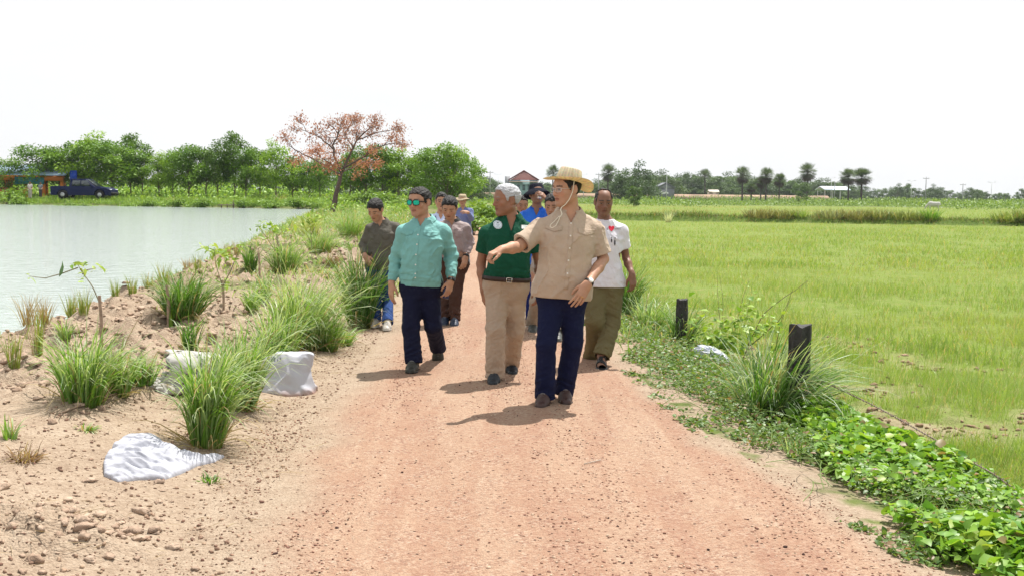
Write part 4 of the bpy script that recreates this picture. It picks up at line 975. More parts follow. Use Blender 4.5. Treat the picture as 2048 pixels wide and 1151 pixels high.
def head_color(V, c, Rm, hs, base, hair, st):
    q = ((V - c) @ Rm) / hs
    col = np.tile(np.asarray(base, float), (len(V), 1))
    col *= (1 + 0.22 * fbm(V * 24, 3, 5))[:, None]
    near = (np.abs(q) < 0.17).all(1)
    x, y, z = q[:, 0], q[:, 1], q[:, 2]; ax = np.abs(x)
    def blend(m, c2, a): col[m] = col[m] * (1 - a) + np.asarray(c2) * a
    warm = np.array([base[0] * 1.02, base[1] * 0.78, base[2] * 0.76])
    blend(near & (y > 0.04) & (np.hypot((ax - 0.042) / 0.022, (z + 0.028) / 0.020) < 1), warm, 0.35)
    blend(near & (y > 0.098) & (z < -0.018) & (z > -0.045), warm, 0.4)
    lip = np.array([base[0] * 0.72, base[1] * 0.45, base[2] * 0.46])
    blend(near & (y > 0.066) & (np.hypot(ax / 0.026, (z + 0.0642) / 0.0125) < 1), lip, 0.75)
    blend(near & (y > 0.066) & (ax < 0.024) & (np.abs(z + 0.0642) < 0.0024), np.array(base) * 0.18, 0.8)
    if st.get('beard', 0.12): blend(near & (y > 0.02) & (z < -0.045) & (z > -0.12) & ~((np.hypot(ax / 0.027, (z + 0.064) / 0.013) < 1)), np.array(base) * 0.55, st.get('beard', 0.12))
    bz = 0.0235 + 0.10 * np.clip(ax - 0.02, 0, 0.02) - 0.35 * np.clip(ax - 0.04, 0, 1)
    blend(near & (y > 0.045) & (ax > 0.012) & (ax < 0.053) & (np.abs(z - bz) < 0.0052), hair if st.get('brow') is None else st['brow'], st.get('browa', 0.8))
    op = st.get('eye_open', 0.0036)
    ex = ax - 0.031
    m = near & (y > 0.068) & (np.hypot(ex / 0.0142, (z + 0.0005) / op) < 1)
    blend(m, (0.26, 0.21, 0.18), 0.85)
    g = st.get('gaze', 0.0)
    blend(m & (np.hypot(x - np.sign(x) * 0.031 - g, z) < 0.0062), (0.012, 0.008, 0.006), 0.97)
    blend(near & (y > 0.066) & (np.abs(ex) < 0.0155) & (np.abs(z - op - 0.0008 + 6 * ex ** 2) < 0.0016), np.array(base) * 0.12, 0.8)
    return col
def hair_shape(c, Rm, hs, st):
    kind = st.get('hair', 'short'); fw = st.get('face_w', 1.0)
    th = st.get('hair_t', 0.010)
    s0 = Ell(c + Rm @ (np.array((0, -0.014, 0.030)) * hs), np.array((0.0745 * fw + th * 0.75, 0.094 + th * 0.8, 0.083 + th)) * hs, Rm)
    s1 = Ell(c + Rm @ (np.array((0, 0.028, 0.036)) * hs), np.array((0.064 * fw + th * 0.6, 0.056 + th, 0.060 + th)) * hs, Rm)
    seed = st.get('seed', 1)
    ys = [-0.13, -0.06, -0.035, -0.03, 0.012, 0.018, 0.030, 0.050, 0.066, 0.10]
    front = st.get('hairline', 0.062)
    nape = st.get('nape', -0.068)
    zs = [nape - .007, nape, nape + .013, 0.028, 0.026, -0.010, -0.004, 0.038, front, front + 0.012]
    def fn(P):
        q = ((P - c) @ Rm) / hs
        d = smin(s0(P), s1(P), 0.02)
        ax = np.abs(q[:, 0])
        zm = np.interp(q[:, 1], ys, zs)
        if kind == 'balding':
            zm = np.where((q[:, 1] > 0.0) & (ax < 0.054), 0.108 + 0.25 * q[:, 1], zm)
        zm = zm + 0.012 * fbm(q * 60, 2, seed)
        n = fbm(q * np.array([70, 26, 70]), 3, seed + 2) * st.get('hair_n', 0.009) + fbm(q * 20, 2, seed + 4) * 0.005
        sp = st.get('side', 0.0)
        d = d + n * hs - (0.006 * np.clip((q[:, 2] - 0.06) / 0.05, 0, 1) * np.clip(q[:, 1] / 0.05 + 0.3, 0, 1)) * hs * st.get('quiff', 1.0)
        d = smax(d, (zm - q[:, 2]) * 0.8 * hs, 0.006)
        return d if st.get('hat_cut') is None else np.maximum(d, (q[:, 2] - st['hat_cut'] + 0.3 * q[:, 1] * (st.get('hat_tilt', 0))) * hs)
    return fn

def foot_prims(sh, ankle, d, up, s=1.0, grow=0.0):
    d = nrm(d - up * np.dot(d, up)); u = up; w = np.cross(d, u)
    sh.add(Cone(ankle + (-d * 0.045 - u * 0.052) * s, ankle + (d * 0.085 - u * 0.062) * s, 0.036 * s + grow, 0.044 * s + grow, u, 0.85), 0.0)
    sh.add(Cone(ankle + (d * 0.085 - u * 0.062) * s, ankle + (d * 0.150 - u * 0.070) * s, 0.044 * s + grow, 0.036 * s + grow, u, 0.62), 0.02)
    sh.add(Cone(ankle + u * 0.03 * s - d * 0.01, ankle + (d * 0.075 - u * 0.045) * s, 0.040 * s + grow, 0.034 * s + grow), 0.03)
    sh.add(Cone(ankle + u * 0.03 * s - d * 0.012, ankle + (-d * 0.03 - u * 0.045) * s, 0.039 * s + grow, 0.035 * s + grow), 0.02)

def shoe(parent, name, ankle, d, up, mat_, s=1.0, sole=(0.03, 0.03, 0.03), col=(1, 1, 1), h=0.006, laces=True):
    d = nrm(d - up * np.dot(d, up)); w = np.cross(d, up)
    sh = Shape(); foot_prims(sh, ankle, d, up, s, 0.004)
    def top(P): q = (P - ankle); return (q @ up) - 0.045 * s
    def bot(P): q = (P - ankle); return -(q @ up) - 0.094 * s
    sh.cut(top, 0.004)
    so = Shape()
    so.add(Cone(ankle + (-d * 0.046 - up * 0.088) * s, ankle + (d * 0.09 - up * 0.088) * s, 0.044 * s, 0.051 * s, up, 0.32), 0)
    so.add(Cone(ankle + (d * 0.09 - up * 0.088) * s, ankle + (d * 0.152 - up * 0.086) * s, 0.051 * s, 0.042 * s, up, 0.32), 0.01)
    sh.cut(lambda P: -((P - ankle) @ up) - 0.086 * s, 0.003)
    for op in so.ops: sh.ops.append(('+', max(op[1], 0.003), op[2]))
    sh.cut(bot, 0.002)
    if laces: sh.disp(lambda P: -0.002 * np.sin(((P - ankle) @ d) * 260) * (np.abs((P - ankle) @ w) < 0.018) * (((P - ankle) @ d) > 0.02) * (((P - ankle) @ d) < 0.10))
    def colf(V):
        z = (V - ankle) @ up; c = np.tile(np.asarray(col, float), (len(V), 1))
        c[z < -0.074 * s] = sole
        lx = (V - ankle) @ w; ld = (V - ankle) @ d
        if laces:
            m = (np.abs(lx) < 0.018) & (ld > 0.02) & (ld < 0.10) & (z > -0.07 * s) & (np.sin(ld * 260) > 0.2)
            c[m] = c[m] * 0.5 + 0.10
        return c
    lo, hi = bounds([ankle - d * 0.13, ankle + d * 0.25, ankle + up * 0.08, ankle - up * 0.11], 0.07)
    return sdf_mesh(name, sh, lo, hi, h, mat_, parent, colf, parent.location)

def shirt_patch(fn, o, f, r, u, xs, zs, inside, name, mat_, parent, off=0.003, n=(14, 10), thick=0.003, colfn=None, bulge=0.0):
    "sheet draped on the shirt front: grid over (xs, zs) in the chest frame, kept where inside(x, z)"
    X, Z = np.meshgrid(np.linspace(xs[0], xs[1], n[0]), np.linspace(zs[0], zs[1], n[1]), indexing='ij')
    P0 = o + X.reshape(-1, 1) * r + Z.reshape(-1, 1) * u + f * 0.32
    P = march(fn, P0, -f, 40, 0.6) + f * off
    nx, nz_ = n
    ok = inside(X, Z).ravel() & (np.abs((P - P0) @ f) < 0.55)
    idx = np.arange(nx * nz_).reshape(nx, nz_)
    q = np.stack([idx[:-1, :-1], idx[1:, :-1], idx[1:, 1:], idx[:-1, 1:]], -1).reshape(-1, 4)
    q = q[ok[q].all(1)]
    if not len(q): print('empty patch', name); return None
    # boundary edges for a rim
    N = len(P); P2 = P - f * thick
    from collections import Counter
    ec = Counter()
    for a in q:
        for i in range(4): ec[(a[i], a[(i + 1) % 4])] += 1
    rim = [[a, b, b + N, a + N] for (a, b) in ec if (b, a) not in ec]
    Q = np.vstack([q, q[:, ::-1] + N, np.array(rim)[:, ::-1]])
    V = np.vstack([P, P2])
    col = None
    if colfn is not None:
        cc = colfn(X.ravel(), Z.ravel()); col = np.vstack([cc, cc])
    used = np.unique(Q); mp_ = np.full(len(V), -1); mp_[used] = np.arange(len(used))
    return mesh_obj(name, V[used] - np.asarray(parent_world(parent)), mp_[Q], mat_, parent, True, None if col is None else col[used])
def parent_world(p):
    v = np.zeros(3)
    while p is not None: v = v + np.array(p.location); p = p.parent
    return v

def person(st):
    D = st['D']; rs = st.get('seed', 1); h = st.get('h', 0.006); hs = st.get('hs', 1.0)
    J = {k: W(v[0], v[1], D + (v[2] if len(v) > 2 else 0)) for k, v in st['J'].items()}
    root = empty('person', (J['pel'][0], D, st.get('z0', 0.0))); tag(root, st['label'], 'person', st.get('group'))
    org = np.array(root.location)
    skin = np.asarray(st.get('skin', (0.36, 0.19, 0.12))); hairc = st.get('hairc', (0.012, 0.010, 0.009))
    skinm = M('skin', (1, 1, 1), 0.55, attr=True, bump=0.15, bscale=180, bdist=0.002, spec=0.35, sss=0.08)
    u = nrm(J['neck'] - J['pel']); r = J['sR'] - J['sL']; tw = st.get('twist')
    if tw is not None: r = np.array([math.cos(math.radians(tw)), math.sin(math.radians(tw)), 0])
    r = nrm(r - u * np.dot(r, u)); f = np.cross(r, u)
    Ln = np.linalg.norm(J['neck'] - J['pel']); b = st.get('build', 1.0); belly = st.get('belly', 0.0)
    rows = [(-.22, .120, .085, -.005), (-.08, .160, .108, -.01), (0.05, .165, .112, -.004), (.2, .152, .108, .004), (.35, .150, .106, .008), (.55, .160, .112, .008), (.72, .158, .110, .004), (.83, .128, .094, -.006), (.92, .088, .074, -.014), (1.0, .058, .058, -.016)]
    rows = [(t, a * b, dd * b + belly * math.exp(-((t - .25) / .28) ** 2) * .5, y + belly * math.exp(-((t - .25) / .28) ** 2) * .5) for t, a, dd, y in rows]
    # head
    Rm = head_frame(*st.get('head', (0, 0, 0)))
    hc = J['head']
    body = Shape()
    body.add(Loft(J['pel'], u, r, f, Ln, rows, 0.0, 2.2), 0)
    al = st.get('arm', 1.0)
    nb = J['neck'] - f * 0.012
    body.add(Cone(nb + r * 0.03 - u * 0.02, J['sR'] - u * 0.005, 0.042 * b, 0.048 * al), 0.05)
    body.add(Cone(nb - r * 0.03 - u * 0.02, J['sL'] - u * 0.005, 0.042 * b, 0.048 * al), 0.05)
    nk = st.get('neck_r', 0.055)
    body.add(Cone(nb - u * 0.03 - f * 0.005, hc + Rm @ (np.array((0, -0.016, -0.062)) * hs), nk * 1.06, nk * 0.97), 0.04)
    head_prims(body, hc, Rm, hs, st)
    if st.get('adam', True): pass
    def sk(p): return p
    hands = {}
    for S in 'LR':
        a, e, w = J['s' + S], J['e' + S], J['w' + S]
        lg_ = .80 if st['shirt'].get('sleeve', 'long') == 'long' else 1.0; body.add(Cone(a, e, 0.050 * al * lg_, 0.040 * al * lg_), 0.03)
        body.add(Cone(e, e + (w - e) * 0.35, 0.0395 * al * lg_, 0.041 * al * lg_), 0.015); body.add(Cone(e + (w - e) * 0.35, w, 0.041 * al * lg_, 0.0270 * al), 0.02)
        hd = st.get('hand' + S)
        if hd:
            dd = hd.get('d', nrm(w - e)); bk = np.asarray(hd.get('back', -f), float)
            hands[S] = hand_prims(body, w, dd, bk, hd.get('side', 1), hd.get('curl', 0.5), hd.get('s', 1.0), hd.get('spread', 0.08), hd.get('thumb', 0.5), curls=hd.get('curls'))
        else: body.add(Cone(w, w + nrm(w - e) * 0.08, 0.026, 0.02), 0.01)
        hp, kn, an = J['h' + S], J['k' + S], J['a' + S]
        body.add(Cone(hp, kn, 0.078, 0.052), 0.04); body.add(Cone(kn, kn + (an - kn) * 0.3, 0.052, 0.052), 0.02); body.add(Cone(kn + (an - kn) * 0.3, an, 0.052, 0.037), 0.02)
    feet = st.get('feet', {})
    fdir = {}
    for S in 'LR':
        fd = feet.get(S, {}); d0 = np.asarray(fd.get('d', (0, -1, 0)), float); pt = math.radians(fd.get('pitch', 0))
        d0 = nrm(d0); up = np.array([0, 0, 1.0]) * math.cos(pt) + d0 * math.sin(pt); d1 = d0 * math.cos(pt) - np.array([0, 0, 1.0]) * math.sin(pt)
        fdir[S] = (d1, up)
        if st.get('footwear') == 'sandal': foot_prims(body, J['a' + S], d1, up, 0.98, -0.003); body.cut(lambda P: -(P[:, 2] + 0.0) - 1, 0)
    allp = list(J.values()) + [hc + np.array([0, 0, .13 * hs])] + [x for hnd in hands.values() for x in hnd['tips']]
    lo, hi = bounds(allp, 0.13)
    lo[2] = min(lo[2], 0.0)
    col_in = lambda V: head_color(V, hc, Rm, hs, skin, hairc, st)
    bo = sdf_mesh('body', body, lo, hi, st.get('hb', h * 0.8), skinm, root, col_in, org)
    # hair
    if st.get('hair', 'short') != 'none':
        hf = hair_shape(hc, Rm, hs, st)
        hm = M('hair_' + st.get('hname', 'black'), hairc, 0.55, bump=1.0, bscale=70, bdist=0.02, noise=0.12 if max(hairc) > .3 else 0.35, nscale=70, spec=0.3)
        lo, hi = bounds([hc], 0.17 * hs); sdf_mesh('hair', hf, lo, hi, h * 0.8, hm, root, None, org)
    # trousers
    tr = st['trousers']; fit = tr.get('fit', 0.022)
    T = Shape(); T.add(Loft(J['pel'], u, r, f, Ln, rows, 0.016 if st['shirt'].get('tucked') else 0.010, 2.3), 0)
    rt, rk, ra = np.array(tr.get('r', (0.100, 0.080, 0.080))) * (.97, .92, .98)
    cro = (J['hL'] + J['hR']) / 2 - np.array([0, 0, tr.get('rise', 0.09)])
    Lg = {}
    for S in 'LR':
        hp, kn, an = J['h' + S], J['k' + S], J['a' + S]
        hp2 = hp + (cro - hp) * 0.22
        Lg[S] = (hp2, kn, an)
    ahem = tr.get('hem', 0.035)
    Tm = T
    for S in 'LR':
        hp, kn, an = Lg[S]; dn = nrm(an - kn); bend = nrm(np.cross(r, dn))
        an2 = an + dn * ahem
        Tm.add(Cone(hp, kn, rt, rk), 0.035); Tm.add(Cone(kn, an2, rk, ra), 0.025)
    Tm.add(Cone(J['hL'] - u * 0.02, J['hR'] - u * 0.02, 0.095 * b, 0.095 * b), 0.04)
    top = tr.get('top', 0.10)
    Tm.disp(creases(rs + 40, tr.get('amp', 0.007), 8.0, (0.15, 0, 1)))
    def hcre(P):
        o = np.zeros(len(P)); Qx = P.copy(); Qx[:, 2] = P[:, 2] + 0.45 * np.abs(P[:, 0] - J['pel'][0]) + 0.1 * (P[:, 1] - D)
        nz0 = np.clip(1 - 2.4 * np.abs(fbm(Qx * np.array([9, 9, 21]), 2, rs + 77)), -0.5, 1)
        for S in 'LR':
            kn, an = J['k' + S], J['a' + S]
            for c0, wd, am in ((kn, 0.11, 0.5), (an + np.array([0, 0, .03]), 0.10, 0.9), (J['h' + S] - u * 0.06, 0.09, 0.5)):
                g = np.exp(-((P - c0) ** 2).sum(1) / (2 * wd ** 2)); o += -tr.get('amp', 0.007) * am * 1.5 * g * nz0
        return o
    Tm.disp(hcre)
    Tm.cut(lambda P: (P - J['pel']) @ u - top * Ln, 0.004)
    for S in 'LR':
        hp, kn, an = Lg[S]; dn = nrm(an - kn); an2 = an + dn * ahem
        # hem: flat end and hollow
        def hem(P, kn=kn, an=an, dn=dn, an2=an2):
            q = P - an2; al_ = q @ dn; rad = np.sqrt(np.maximum((q ** 2).sum(1) - al_ ** 2, 0))
            return np.where(rad < 0.17, -np.maximum(al_ - 0.002, (rad - 0.17)), 0.2) * 1.0
        Tm.ops.append(('&', 0.003, (lambda P, an2=an2, dn=dn: np.where((((P - an2) ** 2).sum(1) < 0.16 ** 2), (P - an2) @ dn, -0.1))))
        Tm.sub(Cone(an - dn * 0.03, an2 + dn * 0.1, ra - 0.010, ra - 0.008), 0.002)
    tl, th_ = bounds([J['pel'], J['hL'], J['hR'], J['kL'], J['kR'], J['aL'], J['aR'], J['pel'] + u * Ln * (top + .05)], 0.17)
    tmat = tr['mat']
    tcol = tr.get('colfn')
    to = sdf_mesh('trousers', Tm, tl, th_, h, tmat, root, (lambda V: tcol(V, J, u, r, f)) if tcol else None, org)
    # shirt
    s_ = st['shirt']; g = s_.get('fit', 0.018)
    tucked = s_.get('tucked', False)
    S_ = Shape()
    fl = s_.get('flare', 0.02)
    rows2 = [(t, a + g * .8 + fl * max(0, .35 - t), dd + g * .8 + fl * 0.8 * max(0, .35 - t), y) for t, a, dd, y in rows]
    hemt = s_.get('hem', -0.08 if not tucked else 0.04)
    S_.add(Loft(J['pel'], u, r, f, Ln, rows2, 0, 2.3), 0)
    gs = s_.get('sgrow', g * (.72 if s_.get('sleeve', 'long') == 'long' else 1))
    for S, sg in (('R', 1), ('L', -1)):
        S_.add(Cone(nb + r * 0.03 * sg - u * 0.025, J['s' + S] - u * 0.008, 0.042 * b + g * .6, 0.050 * al + g * .8), 0.045)
    sl = s_.get('sleeve', 'long')
    ends = {}
    for S in 'LR':
        a, e, w = J['s' + S], J['e' + S], J['w' + S]
        if sl == 'long':
            en = w - nrm(w - e) * s_.get('cuffgap', 0.015)
            S_.add(Cone(a, e, 0.052 * al + gs * .9, 0.043 * al + gs), 0.035); S_.add(Cone(e, e + (en - e) * .75, 0.043 * al + gs, 0.034 * al + gs * .9), 0.02)
            S_.add(Cone(e + (en - e) * .72, en, 0.034 * al + gs * .9, 0.030 * al + gs * 0.45), 0.01)
            ends[S] = (en, nrm(en - e), 0.030 * al + 0.002, 0.02)
        else:
            fr = s_.get('slen', 0.72); en = a + (e - a) * fr; fw_ = s_.get('sflare', 0.026)
            S_.add(Cone(a, en + (e - a) * 0.0, 0.052 * al + gs * 0.9, 0.046 * al + fw_), 0.035)
            ends[S] = (en, nrm(e - a), 0.046 * al + fw_ - 0.011, 0.035)
    cr_ = creases(rs + 3, s_.get('amp', 0.006) * 2.1, s_.get('csc', 7.5), s_.get('cax'))
    def crd(P):
        w_ = np.ones(len(P))
        for S in 'LR': w_ *= 1 - 0.85 * np.exp(-((P - ends[S][0]) ** 2).sum(1) / (2 * 0.07 ** 2))
        return cr_(P) * w_
    S_.disp(crd)
    def elb(P):
        o = np.zeros(len(P))
        for S in 'LR':
            if sl == 'long':
                e = J['e' + S]; dA = nrm(J['w' + S] - J['s' + S]); g_ = np.exp(-((P - e) ** 2).sum(1) / (2 * 0.09 ** 2))
                o += -0.006 * g_ * np.sin(((P - e) @ dA) * 85 + 2.5 * fbm(P * 12, 2, rs + 9))
            a = J['s' + S] - u * .06 + (r if S == 'L' else -r) * 0.05; g_ = np.exp(-((P - a) ** 2).sum(1) / (2 * 0.07 ** 2))
            o += -0.005 * g_ * np.sin(((P - a) @ nrm(u + (r if S == 'L' else -r))) * 90)
        if tucked or s_.get('band'):
            t = ((P - J['pel']) @ u) / Ln; o += -0.005 * np.exp(-((t - .16) / .1) ** 2) * np.sin(fbm(P * np.array([9, 9, 14]), 2, rs + 4) * 9)
        return o
    S_.disp(elb)
    for S in 'LR':
        en, dn, rc, lg = ends[S]
        S_.ops.append(('&', 0.003, (lambda P, en=en, dn=dn: np.where((((P - en) ** 2).sum(1) < 0.155 ** 2) & (((P - en) @ dn) > -0.02), (P - en) @ dn, -0.1))) if sl != 'long' else ('&', 0.002, (lambda P, en=en, dn=dn: np.where((((P - en) ** 2).sum(1) < 0.09 ** 2), (P - en) @ dn, -0.1))))
        S_.sub(Cone(en - dn * lg, en + dn * 0.10, rc * .8, rc * 1.06), 0.002)
    hw = s_.get('hemwave', 0.0)
    S_.cut(lambda P: hemt * Ln - (P - J['pel']) @ u + hw * (np.cos(((P - J['pel']) @ r) * 14)), 0.004)
    # neck opening
    S_.sub(Cone(nb - u * 0.005, nb + u * 0.2 + f * 0.03, nk + s_.get('nr', 0.012), nk + 0.03), 0.006)
    vdep = s_.get('v', 0.09); vh = s_.get('vw', 0.42)
    nkp = nb + u * 0.03
    if vdep > 0:
        def vee(P):
            q = P - nkp; x = q @ r - s_.get('vx', 0.0); z = q @ u; y = q @ f
            return np.maximum(np.maximum(np.abs(x) * 0.9 - (z + vdep + 0.03) * vh, 0.0 - y), z - 0.2)
        S_.sub(vee, 0.004)
    sp = [J[k] for k in ('sL', 'sR', 'eL', 'eR', 'neck', 'pel')] + ([J['wL'], J['wR']] if sl == 'long' else []) + [J['pel'] + u * Ln * (hemt - .05)]
    lo, hi = bounds(sp, 0.17 + belly)
    so = sdf_mesh(s_.get('name', 'shirt'), S_, lo, hi, h, s_['mat'], root, (lambda V: s_['colfn'](V, J, u, r, f, nb, Ln)) if s_.get('colfn') else None, org)
    # collar
    if s_.get('collar', True):
        Rn = nk + 0.010; cl = s_.get('cl', 0.045); gap = s_.get('gap', 0.30) + 0.06
        ca = nrm(u * 1.0 + f * 0.36); cf = nrm(f - ca * np.dot(f, ca)); co = nb + u * s_.get('cz', 0.014)
        def collar(P):
            q = P - co; z = q @ ca; x = q @ r; y = q @ cf
            rho = np.hypot(x, y); an = np.abs(np.arctan2(x, y))
            k = np.clip((1.25 - an) / 0.8, 0, 1)                # towards the front the points grow longer
            top = np.array([Rn, 0.028]); lz = -0.012 - cl * k ** 1.3; lr = Rn + 0.034 + 0.022 * k
            # segment (Rn, .028) -> (lr, lz)
            dx = lr - top[0]; dz = lz - top[1]; L2 = dx * dx + dz * dz
            t = np.clip(((rho - top[0]) * dx + (z - top[1]) * dz) / L2, 0, 1)
            d1 = np.hypot(rho - top[0] - t * dx, z - top[1] - t * dz) - 0.0042
            t2 = np.clip((z + 0.02) / 0.048, 0, 1); d2 = np.hypot(rho - (Rn + 0.004 - 0.004 * t2), z - (-0.02 + 0.048 * t2)) - 0.004
            dd = np.minimum(d1, d2)
            lim = gap + 0.22 * np.clip((0.028 - z) / 0.07, 0, 1)
            return np.maximum(dd, (lim - an) * 0.06)
        lo, hi = bounds([co], 0.17); sdf_mesh('collar', collar, lo, hi, h * 0.72, s_.get('cmat', s_['mat']), so, None, org)
    res = dict(root=root, J=J, u=u, r=r, f=f, shirt=S_, so=so, org=org, nb=nb, Ln=Ln, Rm=Rm, hc=hc, hs=hs, hands=hands, rows=rows, fdir=fdir, trs=Tm, to=to, body=body, bo=bo, ends=ends)
    # shoes
    sm = st.get('shoe', {})
    if st.get('footwear', 'shoe') == 'shoe':
        for S in 'LR':
            d1, up = fdir[S]
            shoe(root, 'shoe', J['a' + S], d1, up, M('shoe_' + sm.get('key', 'black'), (1, 1, 1), sm.get('rough', 0.45), attr=True, bump=0.2, bscale=80, bdist=0.003), sm.get('s', 1.05) * .97, sm.get('sole', (0.02, 0.02, 0.02)), sm.get('col', (0.02, 0.02, 0.022)), h * 0.85)
    else:
        for S in 'LR':
            d1, up = fdir[S]; an = J['a' + S]; w = np.cross(d1, up)
            q = Shape(); q.add(Cone(an + (-d1 * 0.05 - up * 0.088), an + (d1 * 0.09 - up * 0.088), 0.042, 0.050, up, 0.30), 0); q.add(Cone(an + (d1 * 0.09 - up * 0.088), an + (d1 * 0.155 - up * 0.088), 0.050, 0.042, up, 0.30), 0.01)
            ft = Shape(); foot_prims(ft, an, d1, up, 0.98, 0.004)
            def straps(P, ft=ft, an=an, d1=d1, up=up, w=w):
                y = (P - an) @ d1; x = (P - an) @ w; z = (P - an) @ up
                s1 = np.abs(y - 0.105 + x * 0.4) - 0.014; s2 = np.abs(y - 0.055 - x * 0.5) - 0.014; s3 = np.abs(y + 0.3 * z + 0.0) * 0 + np.abs(z + 0.012 - 0.35 * y) - 0.011
                s4 = np.abs(x) - 0.010 + 0 * y
                band = np.minimum(np.minimum(s1, s2), np.maximum(s4, np.abs(y - 0.07) - 0.05))
                band = np.minimum(band, np.maximum(s3, y - 0.03))
                return np.maximum(np.maximum(ft(P), -ft(P) - 0.008), np.maximum(band, z - 0.02))
            q.add(straps, 0.002); q.cut(lambda P: -((P - an) @ up) - 0.097, 0.001)
            lo, hi = bounds([an - d1 * 0.12, an + d1 * 0.24, an - up * 0.1], 0.07)
            sdf_mesh('sandal', q, lo, hi, h * 0.8, M('sandal_black', (0.012, 0.012, 0.013), 0.45), root, None, org)
    return res

def disc_on(fn, P0, f, rad, mat_, name, parent, off=0.002, thick=0.003, n=10, r=None, u=None):
    p = march(fn, np.array([P0 + f * 0.3]), -f, 40, 0.6)[0] + f * off
    a = np.arange(n) / n * 2 * PI; ring = np.stack([np.cos(a), np.sin(a)], 1) * rad
    V = np.vstack([p + ring[:, :1] * r + ring[:, 1:] * u, p + ring[:, :1] * r + ring[:, 1:] * u + f * thick, [p + f * thick * 1.2]])
    Q = [[j, (j + 1) % n, n + (j + 1) % n, n + j] for j in range(n)]; T = [[2 * n, n + j, n + (j + 1) % n] for j in range(n)]
    return mesh_obj(name, V - parent_world(parent), [np.array(Q), np.array(T)], mat_, parent, True)

def buttons(R, zs, mat_, x=0.0, rad=0.0065):
    for z in zs:
        disc_on(R['shirt'], R['nb'] + R['r'] * x - R['u'] * z, R['f'], rad, mat_, 'button', R['so'], r=R['r'], u=R['u'])
def placket(R, z0, z1, mat_, x=0.0, w=0.016):
    shirt_patch(R['shirt'], R['nb'], R['f'], R['r'], R['u'], (x - w, x + w), (-z1, -z0), lambda X, Z: X > -9, 'placket', mat_, R['so'], 0.0022, (5, 40), 0.004)
def flap(R, cx, cz, w, hh, mat_, name='pocket_flap', point=0.35):
    def ins(X, Z): xx = np.abs(X - cx) / (w / 2); zz = (cz - Z) / hh; return (zz < 1 - point * xx ** 1.0 + 1e-6) & (zz > -1e-6)
    shirt_patch(R['shirt'], R['nb'], R['f'], R['r'], R['u'], (cx - w / 2, cx + w / 2), (cz - hh, cz), ins, name, mat_, R['so'], 0.0055, (17, 12), 0.006)
def pocket(R, cx, cz, w, hh, mat_):
    shirt_patch(R['shirt'], R['nb'], R['f'], R['r'], R['u'], (cx - w / 2, cx + w / 2), (cz - hh, cz), lambda X, Z: (np.abs(X - cx) / (w / 2) < 1.01 - 0.25 * np.clip((cz - hh * .85 - Z) / (hh * .15), 0, 1)), 'pocket', mat_, R['so'], 0.0030, (10, 12), 0.004)
def belt(R, mat_, t=0.06, wd=0.019, buckle=True):
    rows = R['rows']; J = R['J']; u, r, f, Ln = R['u'], R['r'], R['f'], R['Ln']
    a = np.arange(48) / 48 * 2 * PI; o = J['pel'] + u * t * Ln
    dirs = np.cos(a)[:, None] * r + np.sin(a)[:, None] * f
    V = []
    for dz, off in ((-wd, 0.0), (-wd, 0.006), (wd, 0.006), (wd, 0.0)):
        c0 = o + u * dz - 0
        P0 = c0 + dirs * 0.40
        t_ = np.zeros(48)
        for _ in range(50): t_ += np.clip(np.minimum(R['trs'](P0 - dirs * t_[:, None] - u * dz - u * 0.02), R['shirt'](P0 - dirs * t_[:, None] - u * dz + u * 0.02)), -.02, .03)
        V.append(P0 - dirs * (t_ - off)[:, None])
    V = np.vstack(V); Q = []
    for i in range(4):
        k = (i + 1) % 4
        for j in range(48): Q.append([i * 48 + j, i * 48 + (j + 1) % 48, k * 48 + (j + 1) % 48, k * 48 + j])
    bo = mesh_obj('belt', V - R['org'], np.array(Q)[:, ::-1], mat_, R['root'])
    if buckle:
        p = V[48 + 12] * .5 + V[96 + 12] * .5 + f * 0.004
        m = MB(); mm = np.stack([r, f, u], 1)
        for dx, dz, sx, sz in ((-.022, 0, .004, .036), (.022, 0, .004, .036), (0, .018, .044, .004), (0, -.018, .044, .004), (.002, 0, .022, .003)):
            m.box(p + r * dx + u * dz - R['org'], (sx, .004, sz), mm)
        m.build('buckle', M('buckle_metal', (0.75, 0.7, 0.62), 0.25, metal=1.0), bo)
    return bo
def watch(R, S, strap, face, fcol, back, fr=0.02, rad=0.030):
    w = R['J']['w' + S]; e = R['J']['e' + S]; d = nrm(w - e); c = w - d * fr
    n = nrm(np.asarray(back) - d * np.dot(back, d)); s = np.cross(d, n)
    m = MB(); a = np.linspace(0, 2 * PI, 25)
    pts = c + (np.cos(a)[:, None] * n * rad * 0.95 + np.sin(a)[:, None] * s * rad * 1.05)
    for k in range(-2, 3): m.tube(pts + d * k * 0.0045 - R['org'], 0.0035, 6, cap=False)
    st_ = m.build('watch', strap, R['root'])
    m = MB(); Rm = np.stack([d, s, n], 1)
    m.lathe([(0.0, 0.012), (0.016, 0.012), (0.019, 0.010), (0.0195, 0.0), (0.016, -0.002)], c + n * (rad * .9) - R['org'], 20, R=Rm)
    m.build('watch_face', face, st_)
    return st_
